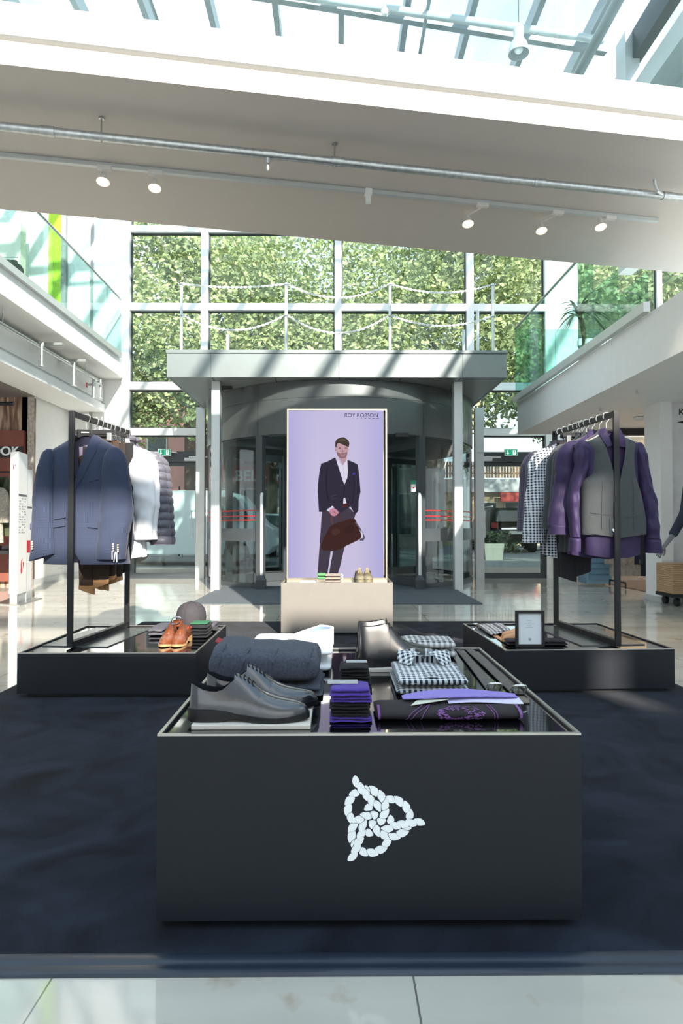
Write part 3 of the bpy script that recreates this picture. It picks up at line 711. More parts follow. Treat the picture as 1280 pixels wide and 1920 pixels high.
for x, y, lb, sd, rx, ry, rz, cz in trees:
    t = thing('street_tree', lb, 'tree', (x, y, -0.05), group='trees outside the windows')
    trunk_mesh(sd, cz*0.8, 0.22, 2.6).build('trunk', bark, t, smooth=True)
    crown_mesh(sd, rx, ry, rz, 36000, 0.155).build('crown', leafm, t).location = (0, 0, cz+0.05)
def house(label, x0, x1, y, h, wm, wins, roofm=None):
    t = thing('street_building', label, 'building', ((x0+x1)/2, y, 0))
    MB().box(x0, x1, y, y+6, -0.06, h).build('wall', wm, t, world=True)
    wd = M('dark_window', (48, 52, 58), 0.15, spec=0.8)
    for (a, b_, z0, z1) in wins:
        f = MB().box(a-0.06, b_+0.06, y-0.05, y, z0-0.06, z1+0.06).build('window', M('window_trim', (205, 200, 190), 0.6), t, world=True)
        MB().box(a, b_, y-0.06, y-0.05, z0, z1).build('pane', wd, f).location = -Vector(t.location)
    return t
pink = M('pink_render', (205, 150, 140), 0.85); beige = M('beige_render', (196, 178, 150), 0.85); brown = M('brown_render', (110, 88, 80), 0.85)
house('pink rendered building across the street, seen through the exit door', -16, -7.6, 32, 8, pink, [(-9.6, -8.7, 1.2, 2.6), (-9.4, -8.5, 4.2, 5.6), (-13, -12, 1.2, 2.8)])
hb = house('dark shop building across the street with a red sign band', -6.4, -0.6, 27, 7.5, brown, [(-5.6, -4.4, 0.3, 2.5), (-4.0, -2.8, 0.3, 2.5), (-2.4, -1.2, 0.3, 2.5), (-4.6, -3.4, 4.2, 5.6), (-2.8, -1.6, 4.2, 5.6)])
sb = MB().box(-4.9, -1.6, 26.85, 27, 2.75, 3.45).build('sign_band', M('sign_red', (190, 44, 40), 0.6), hb, world=True)
text('lettering', 'BEL -  REY', 0.62, white, (-4.25, 26.84, 2.87), sb, ext=0.01, bold=0.012).location = -Vector(hb.location)
hr = house('beige building across the street behind the black car', 5.2, 15, 34, 3.4, beige, [(7.6, 8.5, 0.9, 2.2), (9.0, 9.9, 0.9, 2.2), (11, 12, 0.9, 2.2)])
MB().box(5.2, 15, 33.5, 34, 2.75, 3.45).build('awning_band', M('awning_grey', (170, 172, 176), 0.7), hr, world=True)
sb = MB().box(8.6, 10.6, 33.4, 33.5, 2.25, 2.72).build('shop_sign', M('sign_dark_red', (150, 44, 40), 0.6), hr, world=True)
f = MB()
for k in range(60): f.box(5.3+k*0.16, 5.42+k*0.16, 33.6, 33.64, 3.5, 4.35)
f.box(5.2, 15, 33.64, 33.7, 3.7, 3.78).box(5.2, 15, 33.64, 33.7, 4.1, 4.18); f.build('balcony_fence', M('fence_wood', (128, 100, 74), 0.8, var=0.3, scale=6), hr, world=True)
hc = house('plain pale building across the street behind the revolving door', 0.2, 4.9, 29, 6.5, M('grey_render', (168, 162, 156), 0.85), [(0.8, 1.8, 0.6, 2.4), (2.4, 3.4, 0.6, 2.4), (0.8, 1.8, 3.6, 5), (2.4, 3.4, 3.6, 5)])
MB().box(3.3, 4.7, 28.9, 29, 2.5, 2.9).build('shop_sign', M('sign_dark_red', (150, 44, 40), 0.6), hc, world=True)
def car(name, label, cat, x, y, rz, L_, Wd, Hh, paint, prof, cabin, van=False):
    t = thing(name, label, cat, (x, y, -0.06), rz)
    n = 5
    def side(poly, w0, w1, zt):   # taper toward the roof
        secs = []
        for s_ in (-1, -0.92, 0.92, 1):
            ring = []
            for (px, pz) in poly:
                ww = Wd/2*(1-0.16*max(0, (pz-zt)/(Hh-zt)) if pz > zt else 1.0)
                k_ = 1.0 if abs(s_) < 0.95 else 0.985
                cz = Hh*0.45; ring.append((px*k_, ww*s_, cz+(pz-cz)*k_))
            secs.append(ring)
        return MB().loft(secs)
    bd = side(prof, 1, 1, Hh*0.58).build('body', paint, t, smooth=True, angle=30)
    gl = M('car_glass', (22, 26, 30), 0.05, spec=0.9)
    for s_ in (-1, 1):
        for poly in cabin:
            m = MB(); zt = Hh*0.58
            pts = [(px, s_*(Wd/2*(1-0.16*max(0, (pz-zt)/(Hh-zt)))+0.004), pz) for px, pz in poly]
            i = len(m.v); m.v += [Vector(p) for p in pts]+[Vector((p[0], p[1]-s_*0.01, p[2])) for p in pts]; k_ = len(pts)
            m.f.append(tuple(range(k_))); m.f.append(tuple(range(k_, 2*k_))[::-1])
            for q in range(k_): m.f.append((q, (q+1) % k_, k_+(q+1) % k_, k_+q))
            m.build('side_window', gl, t)
    for sx in (-1, 1):
        for s_ in (-1, 1):
            wx, wr = sx*L_*0.31, 0.33
            wh = MB().tube([(wx, s_*(Wd/2-0.2), wr), (wx, s_*(Wd/2+0.01), wr)], wr, 24).build('wheel', M('tyre', (24, 24, 25), 0.8), t, smooth=True)
            MB().tube([(wx, s_*(Wd/2), wr), (wx, s_*(Wd/2+0.02), wr)], wr*0.66, 20).build('rim', M('rim_alloy', (180, 182, 184), 0.3, metal=0.8), wh, smooth=True)
    return t
paintw = M('car_white', (240, 242, 244), 0.3, coat=0.5, var=0.0); paints = M('car_silver', (190, 194, 198), 0.25, metal=0.6); paintk = M('car_black', (14, 15, 17), 0.2, coat=0.6)
vanp = [(-2.5, 0.3), (2.35, 0.3), (2.5, 0.5), (2.5, 0.95), (2.2, 1.12), (1.6, 1.85), (1.2, 1.95), (-2.4, 1.95), (-2.5, 1.8)]
car('delivery_van', 'white van parked on the street behind the exit door by the puffer jacket', 'van', -4.1, 17.4, 0, 5, 1.9, 1.95, paintw, vanp, [[(1.0, 1.15), (1.95, 1.15), (1.5, 1.78), (1.0, 1.78)]])
carp = [(-2.15, 0.3), (2.1, 0.3), (2.2, 0.5), (2.15, 0.78), (1.1, 0.95), (0.45, 1.42), (-1.0, 1.48), (-1.7, 1.05), (-2.15, 0.95)]
car('parked_car', 'silver car parked on the street, seen through the revolving door', 'car', -2.2, 21.5, 0, 4.4, 1.75, 1.48, paints, carp, [[(-0.95, 0.98), (0.85, 0.98), (0.4, 1.36), (-0.9, 1.4)]])
suvp = [(-2.2, 0.35), (2.2, 0.35), (2.3, 0.6), (2.2, 1.0), (1.1, 1.12), (0.5, 1.68), (-1.7, 1.74), (-2.15, 1.2), (-2.3, 1.0), (-2.3, 0.55)]
sv = car('parked_car', 'black off-road car seen from behind through the exit door', 'car', 6.8, 26.5, PI/2, 4.6, 1.95, 1.74, paintk, suvp, [[(-1.6, 1.18), (0.85, 1.18), (0.45, 1.62), (-1.5, 1.66)]])
m = MB().v; MB().prism([(-0.72, 1.2), (0.72, 1.2), (0.6, 1.62), (-0.6, 1.62)], -2.2, -1.86, 'x').build('rear_window', M('car_glass', (22, 26, 30), 0.05, spec=0.9), sv)
for s_ in (-1, 1): MB().box(-2.34, -2.28, s_*0.8-0.12, s_*0.8+0.12, 0.95, 1.15).build('tail_light', M('tail_red', (150, 16, 18), 0.25), sv)
MB().box(-2.34, -2.29, -0.55, 0.55, 0.9, 0.95).build('chrome_strip', chrome, sv); MB().box(-2.34, -2.3, -0.26, 0.26, 0.72, 0.84).build('licence_plate', white, sv)
for s_ in (-1, 1): MB().tube([(-1.5, s_*0.68, 1.8), (0.4, s_*0.68, 1.78)], 0.025, 8).build('roof_rail', chrome, sv, smooth=True)
car('parked_car', 'silver car further along the street beside the black one', 'car', 9.9, 27.5, 0.3, 4.4, 1.75, 1.48, paints, carp, [[(-0.95, 0.98), (0.85, 0.98), (0.4, 1.36), (-0.9, 1.4)]])
t = thing('planter', 'grey stone planter tub with dark green bush by the street', 'planter', (4.75, 19.5, -0.06))
MB().loft([[(x_*s_, y_*s_, z) for x_, y_ in ((-.3, -.3), (.3, -.3), (.3, .3), (-.3, .3))] for z, s_ in ((0, 0.85), (0.5, 1.0), (0.5, 0.9), (0.42, 0.88))]).build('tub', M('concrete', (140, 140, 136), 0.9), t)
crown_mesh(31, 0.75, 0.5, 0.35, 2600, 0.06).build('bush', M('bush_green', (52, 66, 44), 0.8, var=0.3), t).location = (0.2, 0.3, 0.55)
t = thing('street_sign', 'dark oval hanging sign on a post outside the exit door', 'sign', (W(327, 900, 22).x, 22, -0.06))
MB().tube([(0.17, 0, 0), (0.17, 0, 2.4)], 0.03, 8).build('post', black, t)
MB().prism([(0.14*math.cos(a)*1.0, 1.95+0.26*math.sin(a)) for a in [2*PI*k/24 for k in range(24)]], -0.03, 0.03, 'y').build('sign_board', M('sign_brown', (66, 48, 40), 0.6), t)
t = thing('street_sign', 'small white and blue sign board beside the dark oval one', 'sign', (W(341, 926, 21).x, 21, -0.06))
MB().tube([(0, 0.04, 0), (0, 0.04, 2.2)], 0.025, 8).build('post', steel, t)
MB().box(-0.11, 0.11, -0.01, 0.01, 1.9, 2.2).build('sign_board', white, t); MB().box(-0.11, 0.11, -0.014, -0.011, 2.0, 2.1).build('blue_bar', M('sign_blue', (90, 140, 200), 0.6), t)

# ------------------------------------------------------------------ wood-fronted shop on the left
YW = 10.4
wood, t_, b_ = nodes('rustic_planks')
tc = t_.nodes.new('ShaderNodeTexCoord'); mp = t_.nodes.new('ShaderNodeMapping'); mp.inputs['Scale'].default_value = (9, 1, 0.9); n1 = t_.nodes.new('ShaderNodeTexNoise'); n1.inputs['Scale'].default_value = 2.2; n1.inputs['Detail'].default_value = 8
t_.links.new(tc.outputs['Object'], mp.inputs[0]); t_.links.new(mp.outputs[0], n1.inputs['Vector']); r1 = t_.nodes.new('ShaderNodeValToRGB'); t_.links.new(n1.outputs['Fac'], r1.inputs[0])
r1.color_ramp.elements[0].position = 0.33; r1.color_ramp.elements[0].color = lin((84, 58, 46)); r1.color_ramp.elements[1].position = 0.66; r1.color_ramp.elements[1].color = lin((196, 172, 150))
e = r1.color_ramp.elements.new(0.5); e.color = lin((140, 108, 90)); t_.links.new(r1.outputs[0], b_.inputs['Base Color']); b_.inputs['Roughness'].default_value = 0.8
struct('wall_wood', MB().box(-9, -4.93, YW, YW+0.12, 0, 3.06), wood, 'rustic plank wall behind the white signpost')
struct('trim_90', MB().box(-4.99, -4.9, YW-0.04, YW, 0, 3.06), M('rough_plaster', (176, 166, 156), 0.9, var=0.3, scale=25))
t = thing('shop_panel', 'tall rust red poster panel on the plank wall', 'poster', (W(20, 986, 10.3).x, 10.3, 0))
x0, x1 = W(-60, 986, 10.3).x, W(42, 986, 10.3).x
MB().box(x0, x1, 10.3, 10.4, 0.08, W(20, 807, 10.3).z).build('board', M('rust_poster', (120, 66, 52), 0.7, var=0.22, scale=1.5), t, world=True)
MB().box(x0, W(42, 986, 10.3).x+0.004, 10.285, 10.3, W(20, 858, 10.3).z, W(20, 837, 10.3).z).build('sign_band', M('sign_black', (30, 22, 20), 0.6), t, world=True)
text('lettering', 'OOK', 0.2, white, (W(36, 856, 10.28).x, 10.28, W(36, 855, 10.28).z+0.012), t, align='RIGHT', ext=0.004, world=True, bold=0.004)
t = tag(MB().tube([(-6.6, 9.9, 2.86), (W(26, 730, 9.9).x, 9.9, 2.86)], 0.03, 10).build('rail_light', black, smooth=True), 'black tubular rail under the dark shop ceiling', 'rail')
# ------------------------------------------------------------------ carpet, platforms, racks, screen
def carpet_mat():
    m, t, b = nodes('navy_carpet')
    tc = t.nodes.new('ShaderNodeTexCoord')
    n1 = t.nodes.new('ShaderNodeTexNoise'); n1.inputs['Scale'].default_value = 3.2; n1.inputs['Detail'].default_value = 5; n1.inputs['Distortion'].default_value = 1.4
    n2 = t.nodes.new('ShaderNodeTexNoise'); n2.inputs['Scale'].default_value = 420; n2.inputs['Detail'].default_value = 2
    t.links.new(tc.outputs['Object'], n1.inputs[0]); t.links.new(tc.outputs['Object'], n2.inputs[0])
    mp = t.nodes.new('ShaderNodeMath'); mp.operation = 'MULTIPLY_ADD'; mp.inputs[1].default_value = 0.35; t.links.new(n2.outputs['Fac'], mp.inputs[0]); t.links.new(n1.outputs['Fac'], mp.inputs[2])
    r = t.nodes.new('ShaderNodeValToRGB'); t.links.new(mp.outputs[0], r.inputs[0])
    r.color_ramp.elements[0].position = 0.48; r.color_ramp.elements[0].color = lin((12, 16, 24)); r.color_ramp.elements[1].position = 0.86; r.color_ramp.elements[1].color = lin((34, 42, 56))
    t.links.new(r.outputs[0], b.inputs['Base Color']); b.inputs['Roughness'].default_value = 0.95; b.inputs['Specular IOR Level'].default_value = 0.1
    b.inputs['Sheen Weight'].default_value = 0.05
    bp = t.nodes.new('ShaderNodeBump'); bp.inputs['Strength'].default_value = 0.35; bp.inputs['Distance'].default_value = 0.004
    t.links.new(n2.outputs['Fac'], bp.inputs['Height']); t.links.new(bp.outputs[0], b.inputs['Normal']); return m
t = thing('carpet', 'large dark navy carpet under the display tables', 'carpet', (0.06, 1.46, 0))
MB().box(-1.93, 2.06, 1.457, 6.45, 0, 0.012).build('pile', carpet_mat(), t, world=True)
m = MB()
def edge(u, v):
    x = lerp(-1.93, 2.06, u); wob = 0.0015*nz(x*3, 2.0)
    prof = [(1.457, 0.0125), (1.448, 0.0145+wob), (1.436, 0.0135), (1.426, 0.009), (1.420, 0.0085), (1.412, 0.009), (1.403, 0.006), (1.399+wob, 0.0003)]
    k = v*(len(prof)-1); i = min(int(k), len(prof)-2); f = k-i
    return (x, lerp(prof[i][0], prof[i+1][0], f), lerp(prof[i][1], prof[i+1][1], f))
m.sheet(edge, 60, 14, -0.001).build('edge_binding', M('binding_vinyl', (36, 46, 60), 0.35, var=0.08), t, world=True, smooth=True)

rimm = M('rim_metal', (196, 192, 186), 0.3, metal=0.9, var=0.04)
def display(name, label, x0, x1, y0, y1, z0, z1, mat, rz=0.0):
    t = thing(name, label, 'display table', (x0, y0, 0.012), rz)
    w_, d_, b, h = x1-x0, y1-y0, z0-0.012, z1-0.012
    r = 0.009; m = MB().box(0, w_, 0, d_, b, h-0.014); q = h-0.005
    m.box(0, w_, 0, r, h-0.014, q).box(0, w_, d_-r, d_, h-0.014, q).box(0, r, r, d_-r, h-0.014, q).box(w_-r, w_, r, d_-r, h-0.014, q).build('body', mat, t)
    MB().box(0, w_, 0, r, q, h).box(0, w_, d_-r, d_, q, h).box(0, r, r, d_-r, q, h).box(w_-r, w_, r, d_-r, q, h).build('rim', rimm, t)
    MB().box(r, w_-r, r, d_-r, h-0.0139, h-0.010).build('glass_top', blackgloss, t)
    MB().box(0.04, w_-0.04, 0.04, d_-0.04, 0, b).build('recessed_foot', black, t)
    return t
TY = 1.539; TX0, TX1 = W(297, 986, TY).x, W(1086, 986, TY).x; TZ = 0.474; TG = TZ-0.010
table = display('display_table', 'large anthracite display table in front with white knot emblem', TX0, TX1, TY, 2.62, 0.034, TZ, boxgrey)
LPZ = 0.262; LG = LPZ-0.010
lplat = display('display_table', 'low anthracite platform carrying the rack with the blue jacket', W(35, 986, 3.6).x, W(368, 986, 3.6).x, 3.6, 4.59, 0.034, LPZ, boxgrey)
RRZ = math.radians(2.5)
rplat = display('display_table', 'low anthracite platform carrying the rack of purple shirts', W(945, 986, 3.66).x, W(945, 986, 3.66).x+0.995, 3.66, 4.65, 0.034, LPZ, boxgrey, RRZ)
pz = 0.473
splinth = display('display_table', 'plinth table carrying the tall screen', W(527, 986, 5.63).x, W(736, 986, 5.63).x, 5.63, 6.13, 0.034, pz, M('taupe_laminate', (120, 117, 112), 0.42, var=0.03))
PG = pz-0.010
# rope knot emblem on the table front
arm = [[(292,150),(318,172),(336,200),(345,220),(330,240),(318,262),(312,302),(285,280),(265,250),(258,220),(262,190),(275,165)],
 [(350,230),(380,255),(400,285),(403,300),(385,325),(377,350),(372,382),(345,365),(325,335),(316,300),(318,270),(330,250)],
 [(408,305),(440,330),(462,355),(470,368),(450,395),(440,420),(437,460),(405,435),(385,405),(377,370),(382,340),(393,318)],
 [(470,380),(500,400),(520,425),(524,440),(512,465),(508,490),(505,525),(475,508),(450,480),(441,450),(445,420),(455,395)],
 [(535,448),(565,460),(592,480),(600,495),(597,530),(602,590),(570,578),(535,550),(515,520),(512,490),(520,465)],
 [(405,270),(430,272),(450,290),(465,315),(470,352),(450,332),(412,298)],
 [(455,275),(500,278),(540,295),(568,320),(570,350),(560,380),(548,405),(510,390),(478,366),(476,330),(468,300)],
 [(575,322),(610,340),(640,370),(655,400),(645,430),(625,460),(605,478),(580,440),(558,410),(565,385),(577,350)],
 [(658,418),(685,455),(697,500),(692,535),(660,558),(612,571),(607,540),(606,490),(630,472),(648,442)],
 [(697,547),(698,590),(685,630),(665,663),(630,665),(582,655),(592,615),(610,582),(650,572)],
 [(660,674),(655,705),(630,735),(595,755),(570,730),(555,700),(555,672),(578,662),(620,672)],
 [(300,314),(318,340),(350,380),(300,410),(265,398),(212,395),(235,350),(265,325)],
 [(205,402),(265,404),(290,418),(278,455),(255,490),(215,495),(165,513),(170,465),(182,430)],
 [(250,497),(255,540),(248,586),(215,603),(195,628),(187,645),(165,605),(158,560),(165,527),(200,504)],
 [(248,595),(270,625),(282,655),(262,685),(248,712),(235,728),(205,690),(192,660),(197,637),(217,612)],
 [(445,488),(470,510),(505,535),(490,565),(465,573),(400,575),(402,545),(415,510)]]
def smooth_poly(p):
    for _ in range(2):
        q = []
        for i in range(len(p)):
            a, b = p[i], p[(i+1) % len(p)]
            q += [(a[0]*.75+b[0]*.25, a[1]*.75+b[1]*.25), (a[0]*.25+b[0]*.75, a[1]*.25+b[1]*.75)]
        p = q
    return p
em = MB(); ecx, ecy = 541, 687
for k in range(3):
    ca, sa = math.cos(2*PI*k/3), math.sin(2*PI*k/3)
    for poly in arm:
        q = [(ecx+(x-ecx)*ca-(y-ecy)*sa, ecy+(x-ecx)*sa+(y-ecy)*ca) for x, y in poly]
        mx, my = sum(a for a, _ in q)/len(q), sum(b for _, b in q)/len(q)
        q = smooth_poly([(mx+(a-mx)*1.04, my+(b-my)*1.04) for a, b in q])
        pts = [W(620+a*200/1280, 1430+b*210/1344, TY) for a, b in q]
        em.prism([(p.x-TX0, p.z-0.012) for p in pts], -0.0012, 0.0, 'y')
em.build('emblem_logo', M('emblem_white', (246, 249, 250), 0.5, var=0.01), table)

# ------------------------------------------------------------------ racks
def rack(label, xf_, yf, xr, yr, zb, zt):
    t = thing('clothes_rack', label, 'clothes rack', (xf_, yf, zb))
    a, b = Vector((0, 0, 0)), Vector((xr-xf_, yr-yf, 0)); up = Vector((0, 0, zt-zb)); d = (b-a).normalized()
    for p in (a, b): MB().bar(p+Vector((0, 0, 0.006)), p+up, 0.034, 0.016, d).build('post', black, t, bevel=0.001)
    MB().bar(a+up+d*0.008-Vector((0, 0, 0.017)), b+up-d*0.008-Vector((0, 0, 0.017)), 0.014, 0.034).build('top_rail', black, t, bevel=0.001)
    MB().bar(a+Vector((0, 0, 0.023)), b+Vector((0, 0, 0.023)), 0.034, 0.034).build('base_bar', black, t, bevel=0.001)
    s = d.cross(Vector((0, 0, 1)))
    m = MB(); q = [a+d*0.05-s*0.2, a+d*0.05+s*0.2, b-d*0.05+s*0.2, b-d*0.05-s*0.2]
    m.prism([(p.x, p.y) for p in q], 0.0, 0.006).build('base_plate', M('base_plate_metal', (96, 102, 104), 0.22, metal=0.6, var=0.03), t)
    return t
LRX0, LRX1, LRY0, LRY1 = W(133, 986, 3.77).x, W(239, 986, 4.55).x, 3.77, 4.55
LRT = W(137, 770, 3.77).z
rack('black rectangular clothes rack holding the blue jacket and white shirt', LRX0, LRY0, LRX1, LRY1, LG, LRT)
RRX0, RRX1, RRY0, RRY1 = W(1156, 986, 3.79).x, W(1041, 986, 4.62).x, 3.79, 4.62
RRT = W(1152, 770, 3.79).z
rack('black rectangular clothes rack holding purple shirts and the waistcoat', RRX0, RRY0, RRX1, RRY1, LG, RRT)

# ------------------------------------------------------------------ advertising screen
SY = 6.03
t = thing('advertising_screen', 'tall upright screen showing a man in a dark blazer with a bag', 'screen', (0, SY, PG))
sx0, sx1, sz1 = W(537.5, 986, SY-0.03).x, W(725.5, 986, SY-0.03).x, W(630, 766.5, SY-0.03).z
gold = M('brushed_gold', (214, 200, 174), 0.22, metal=1.0, var=0.05)
fw = 0.013
MB().box(sx0, sx0+fw, SY-0.03, SY+0.08, PG, sz1).box(sx1-fw, sx1, SY-0.03, SY+0.08, PG, sz1).box(sx0+fw, sx1-fw, SY-0.03, SY+0.08, sz1-fw, sz1).box(sx0+fw, sx1-fw, SY-0.03, SY+0.08, PG, PG+0.02).build('frame', gold, t, world=True)
MB().box(sx0+fw, sx1-fw, SY+0.03, SY+0.07, PG+0.02, sz1-fw).build('back_panel', black, t, world=True)
px1 = W(718.5, 986, SY).x
MB().box(px1, sx1-fw-0.012, SY+0.0, SY+0.03, PG+0.02, sz1-fw).build('side_reveal', M('mirror_gold', (190, 180, 160), 0.06, metal=1.0), t, world=True)
MB().box(sx0+fw, px1, SY, SY+0.03, PG+0.02, sz1-fw).build('screen_edge', black, t, world=True)
def picmat():
    m, tt, b = nodes('screen_picture'); tt.nodes.remove(b)
    at = tt.nodes.new('ShaderNodeAttribute'); at.attribute_name = 'Col'
    e = tt.nodes.new('ShaderNodeEmission'); e.inputs[1].default_value = 2**(-EXPOSURE)*0.97
    tt.links.new(at.outputs['Color'], e.inputs[0]); tt.links.new(e.outputs[0], tt.nodes['Material Output'].inputs[0]); return m
A5 = lambda x, y: (500+x*260/1085, 740+y*460/1920)
A7 = lambda x, y: (585+x*105/1280, 810+y*150/1829)
pics = []
def pic(mapf, pts, c, sm=True, c2=None): pics.append(([mapf(*p) for p in (smooth_poly(pts) if sm else pts)], c, c2))
LEG = (72, 63, 76); JK = (54, 49, 64); SH = (222, 217, 236); SK = (196, 160, 168); HAIR = (72, 62, 56); BAG = (66, 42, 40)
pic(A5, [(432,900),(560,900),(640,880),(694,935),(650,1090),(606,1200),(580,1320),(556,1404),(482,1404),(516,1228),(500,1228),(476,1404),(397,1404),(410,1250),(430,1130)], LEG, False)
pic(A5, [(500,1226),(518,1226),(486,1404),(474,1404)], (206, 200, 226), False)
pic(A5, [(545,1000),(570,1100),(540,1230),(520,1228),(540,1120)], (62, 54, 66))
pic(A5, [(535,490),(470,525),(425,540),(412,600),(400,700),(398,760),(405,805),(428,850),(432,875),(408,917),(440,917),(470,905),(478,890),(520,870),(548,895),(580,925),(598,870),(602,815),(620,805),(640,850),(690,938),(716,910),(718,830),(733,760),(728,690),(720,610),(712,548),(680,530),(630,510),(634,600),(606,704),(560,570)], JK, False)
pic(A5, [(480,560),(470,640),(474,760),(486,830),(478,838),(462,770),(460,640),(470,570)], (44, 40, 54))
pic(A5, [(682,620),(690,700),(684,790),(672,850),(664,840),(676,780),(680,700),(674,630)], (46, 42, 58))
pic(A5, [(500,795),(545,780),(546,787),(502,803)], (74, 66, 76)); pic(A5, [(500,815),(545,806),(546,811),(502,821)], (70, 62, 72))
pic(A5, [(606,706),(612,720),(604,800),(598,800)], (42, 38, 54), False)
pic(A5, [(535,486),(552,510),(590,560),(628,508),(634,600),(630,650),(607,705),(590,660),(560,565)], SH, False)
pic(A5, [(596,560),(601,560),(607,690),(604,690)], (202, 196, 220), False)
pic(A5, [(600,812),(612,806),(624,852),(597,856)], SH, False); pic(A5, [(594,852),(626,850),(632,872),(588,880)], (88, 48, 48), False)
pic(A5, [(668,620),(680,608),(692,612),(690,626),(672,630)], (72, 66, 160))
pic(A5, [(468,905),(512,869),(528,882),(486,916)], (214, 212, 240), False)
pic(A5, [(488,904),(518,884),(545,898),(565,922),(556,938),(530,952),(508,948),(492,926)], (200, 140, 158))
pic(A5, [(515,905),(540,920),(548,932),(540,934),(514,914)], (170, 112, 130))
pic(A5, [(500,950),(512,948),(520,1010),(508,1020),(500,990)], (96, 66, 68)); pic(A5, [(545,935),(562,928),(600,985),(580,1000)], (82, 58, 62))
pic(A5, [(488,1035),(540,1005),(600,990),(680,960),(705,1000),(730,1070),(742,1110),(728,1132),(660,1165),(606,1190),(560,1218),(460,1220),(420,1212),(436,1140),(470,1080)], BAG)
pic(A5, [(500,1060),(560,1040),(580,1080),(520,1110)], (78, 52, 48)); pic(A5, [(600,1040),(670,1010),(690,1060),(620,1100)], (60, 38, 38))
pic(A5, [(698,995),(730,1040),(756,1085),(768,1118),(756,1144),(726,1142),(728,1132),(748,1130),(754,1112),(742,1086),(720,1046),(690,1004)], (96, 90, 104), False)
pic(A5, [(735,1050),(752,1090),(752,1120),(740,1126),(742,1100)], (218, 216, 236))
# head
pic(A7, [(560,500),(640,610),(700,760),(770,660),(790,600),(780,540)], (188, 152, 162), False)
pic(A7, [(535,280),(545,380),(555,470),(580,540),(630,590),(700,603),(760,585),(795,520),(815,440),(830,370),(828,260),(700,210),(590,225)], SK)
pic(A7, [(515,370),(540,360),(552,455),(530,440)], (176, 128, 138)); pic(A7, [(832,362),(850,372),(840,430),(818,448)], (206, 176, 186))
pic(A7, [(545,440),(590,500),(650,480),(700,470),(760,478),(806,440),(798,530),(765,586),(700,606),(630,594),(575,540)], (142, 108, 112))
pic(A7, [(640,490),(690,476),(740,480),(765,500),(750,560),(700,575),(655,560),(640,520)], (168, 128, 136))
pic(A7, [(650,478),(700,468),(756,480),(760,492),(700,484),(648,494)], (104, 76, 80)); pic(A7, [(662,502),(705,498),(744,503),(705,514)], (150, 92, 104))
pic(A7, [(600,362),(640,352),(662,362),(660,372),(636,368),(605,376)], (92, 72, 74)); pic(A7, [(738,362),(772,354),(808,364),(805,374),(772,368),(742,374)], (92, 72, 74))
pic(A7, [(610,376),(636,370),(656,380),(636,388)], (84, 66, 72)); pic(A7, [(744,380),(768,372),(792,380),(768,388)], (84, 66, 72))
pic(A7, [(676,372),(694,372),(706,430),(718,455),(690,468),(668,452),(682,420)], (174, 132, 142))
pic(A7, [(535,365),(520,300),(530,220),(560,165),(630,135),(690,118),(740,122),(760,145),(825,180),(850,250),(846,300),(830,365),(815,290),(800,240),(740,230),(690,232),(600,238),(565,280),(552,350)], HAIR)
pic(A7, [(600,180),(700,150),(790,185),(740,205),(640,205)], (92, 82, 68))
pm = MB(); cols = []
NU, NV = 10, 16
ry0, ry1 = PG+0.02, sz1-fw
bg = MB().grid(lambda u, v: (lerp(sx0+fw, px1, u), SY-0.001, lerp(ry0, ry1, v)), NU, NV)
verts, faces, fcols = list(bg.v), list(bg.f), []
def bgc(p):
    u = (p.x-sx0)/(px1-sx0); v = (p.z-ry0)/(ry1-ry0)
    e = abs(u-0.5)*2; c = Vector((204, 196, 226)).lerp(Vector((176, 172, 222)), max(0, e-0.45)/0.55*0.9); return c.lerp(Vector((190, 184, 226)), max(0, v-0.6)*0.9)
vcol = [lin(tuple(bgc(p))) for p in verts]
for i, (poly, c, c2) in enumerate(pics):
    yy = SY-0.0015-0.00012*i
    bm = bmesh.new(); f = bm.faces.new([bm.verts.new(tuple(W(a, b, yy))) for a, b in poly]); bmesh.ops.triangulate(bm, faces=[f]); bm.verts.ensure_lookup_table()
    ix = {v: k for k, v in enumerate(bm.verts)}; o = len(verts)
    for v in bm.verts: verts.append(v.co.copy()); vcol.append(lin(c))
    for fc in bm.faces: faces.append(tuple(o+ix[v] for v in fc.verts))
    bm.free()
me = bpy.data.meshes.new('picture'); off = Vector(t.location); me.from_pydata([tuple(p-off) for p in verts], [], faces)
ca = me.color_attributes.new('Col', 'FLOAT_COLOR', 'POINT')
for i, c in enumerate(vcol): ca.data[i].color = c
me.materials.append(picmat()); o = bpy.data.objects.new('screen_picture', me); SC.collection.objects.link(o); o.parent = t
a = W(645.5, 784, SY-0.006)
inkm = EMIT('screen_ink', (60, 56, 92), 0.6)
text('lettering', 'ROY ROBSON', 0.054, inkm, (a.x, SY-0.006, W(645, 782.3, SY).z), t, ext=0.0004, world=True, sx=0.93)
m = MB()
for (q0, q1) in ((661.5,662.5),(669,670.5),(676,678.3),(683,686.3),(690.5,694.5),(697.5,702.5),(705,710)):
    a, b = W(q0, 784.2, SY-0.006), W(q1, 785, SY-0.006); m.box(a.x, b.x, SY-0.007, SY-0.006, b.z, a.z)
m.build('logo_dashes', inkm, t, world=True)
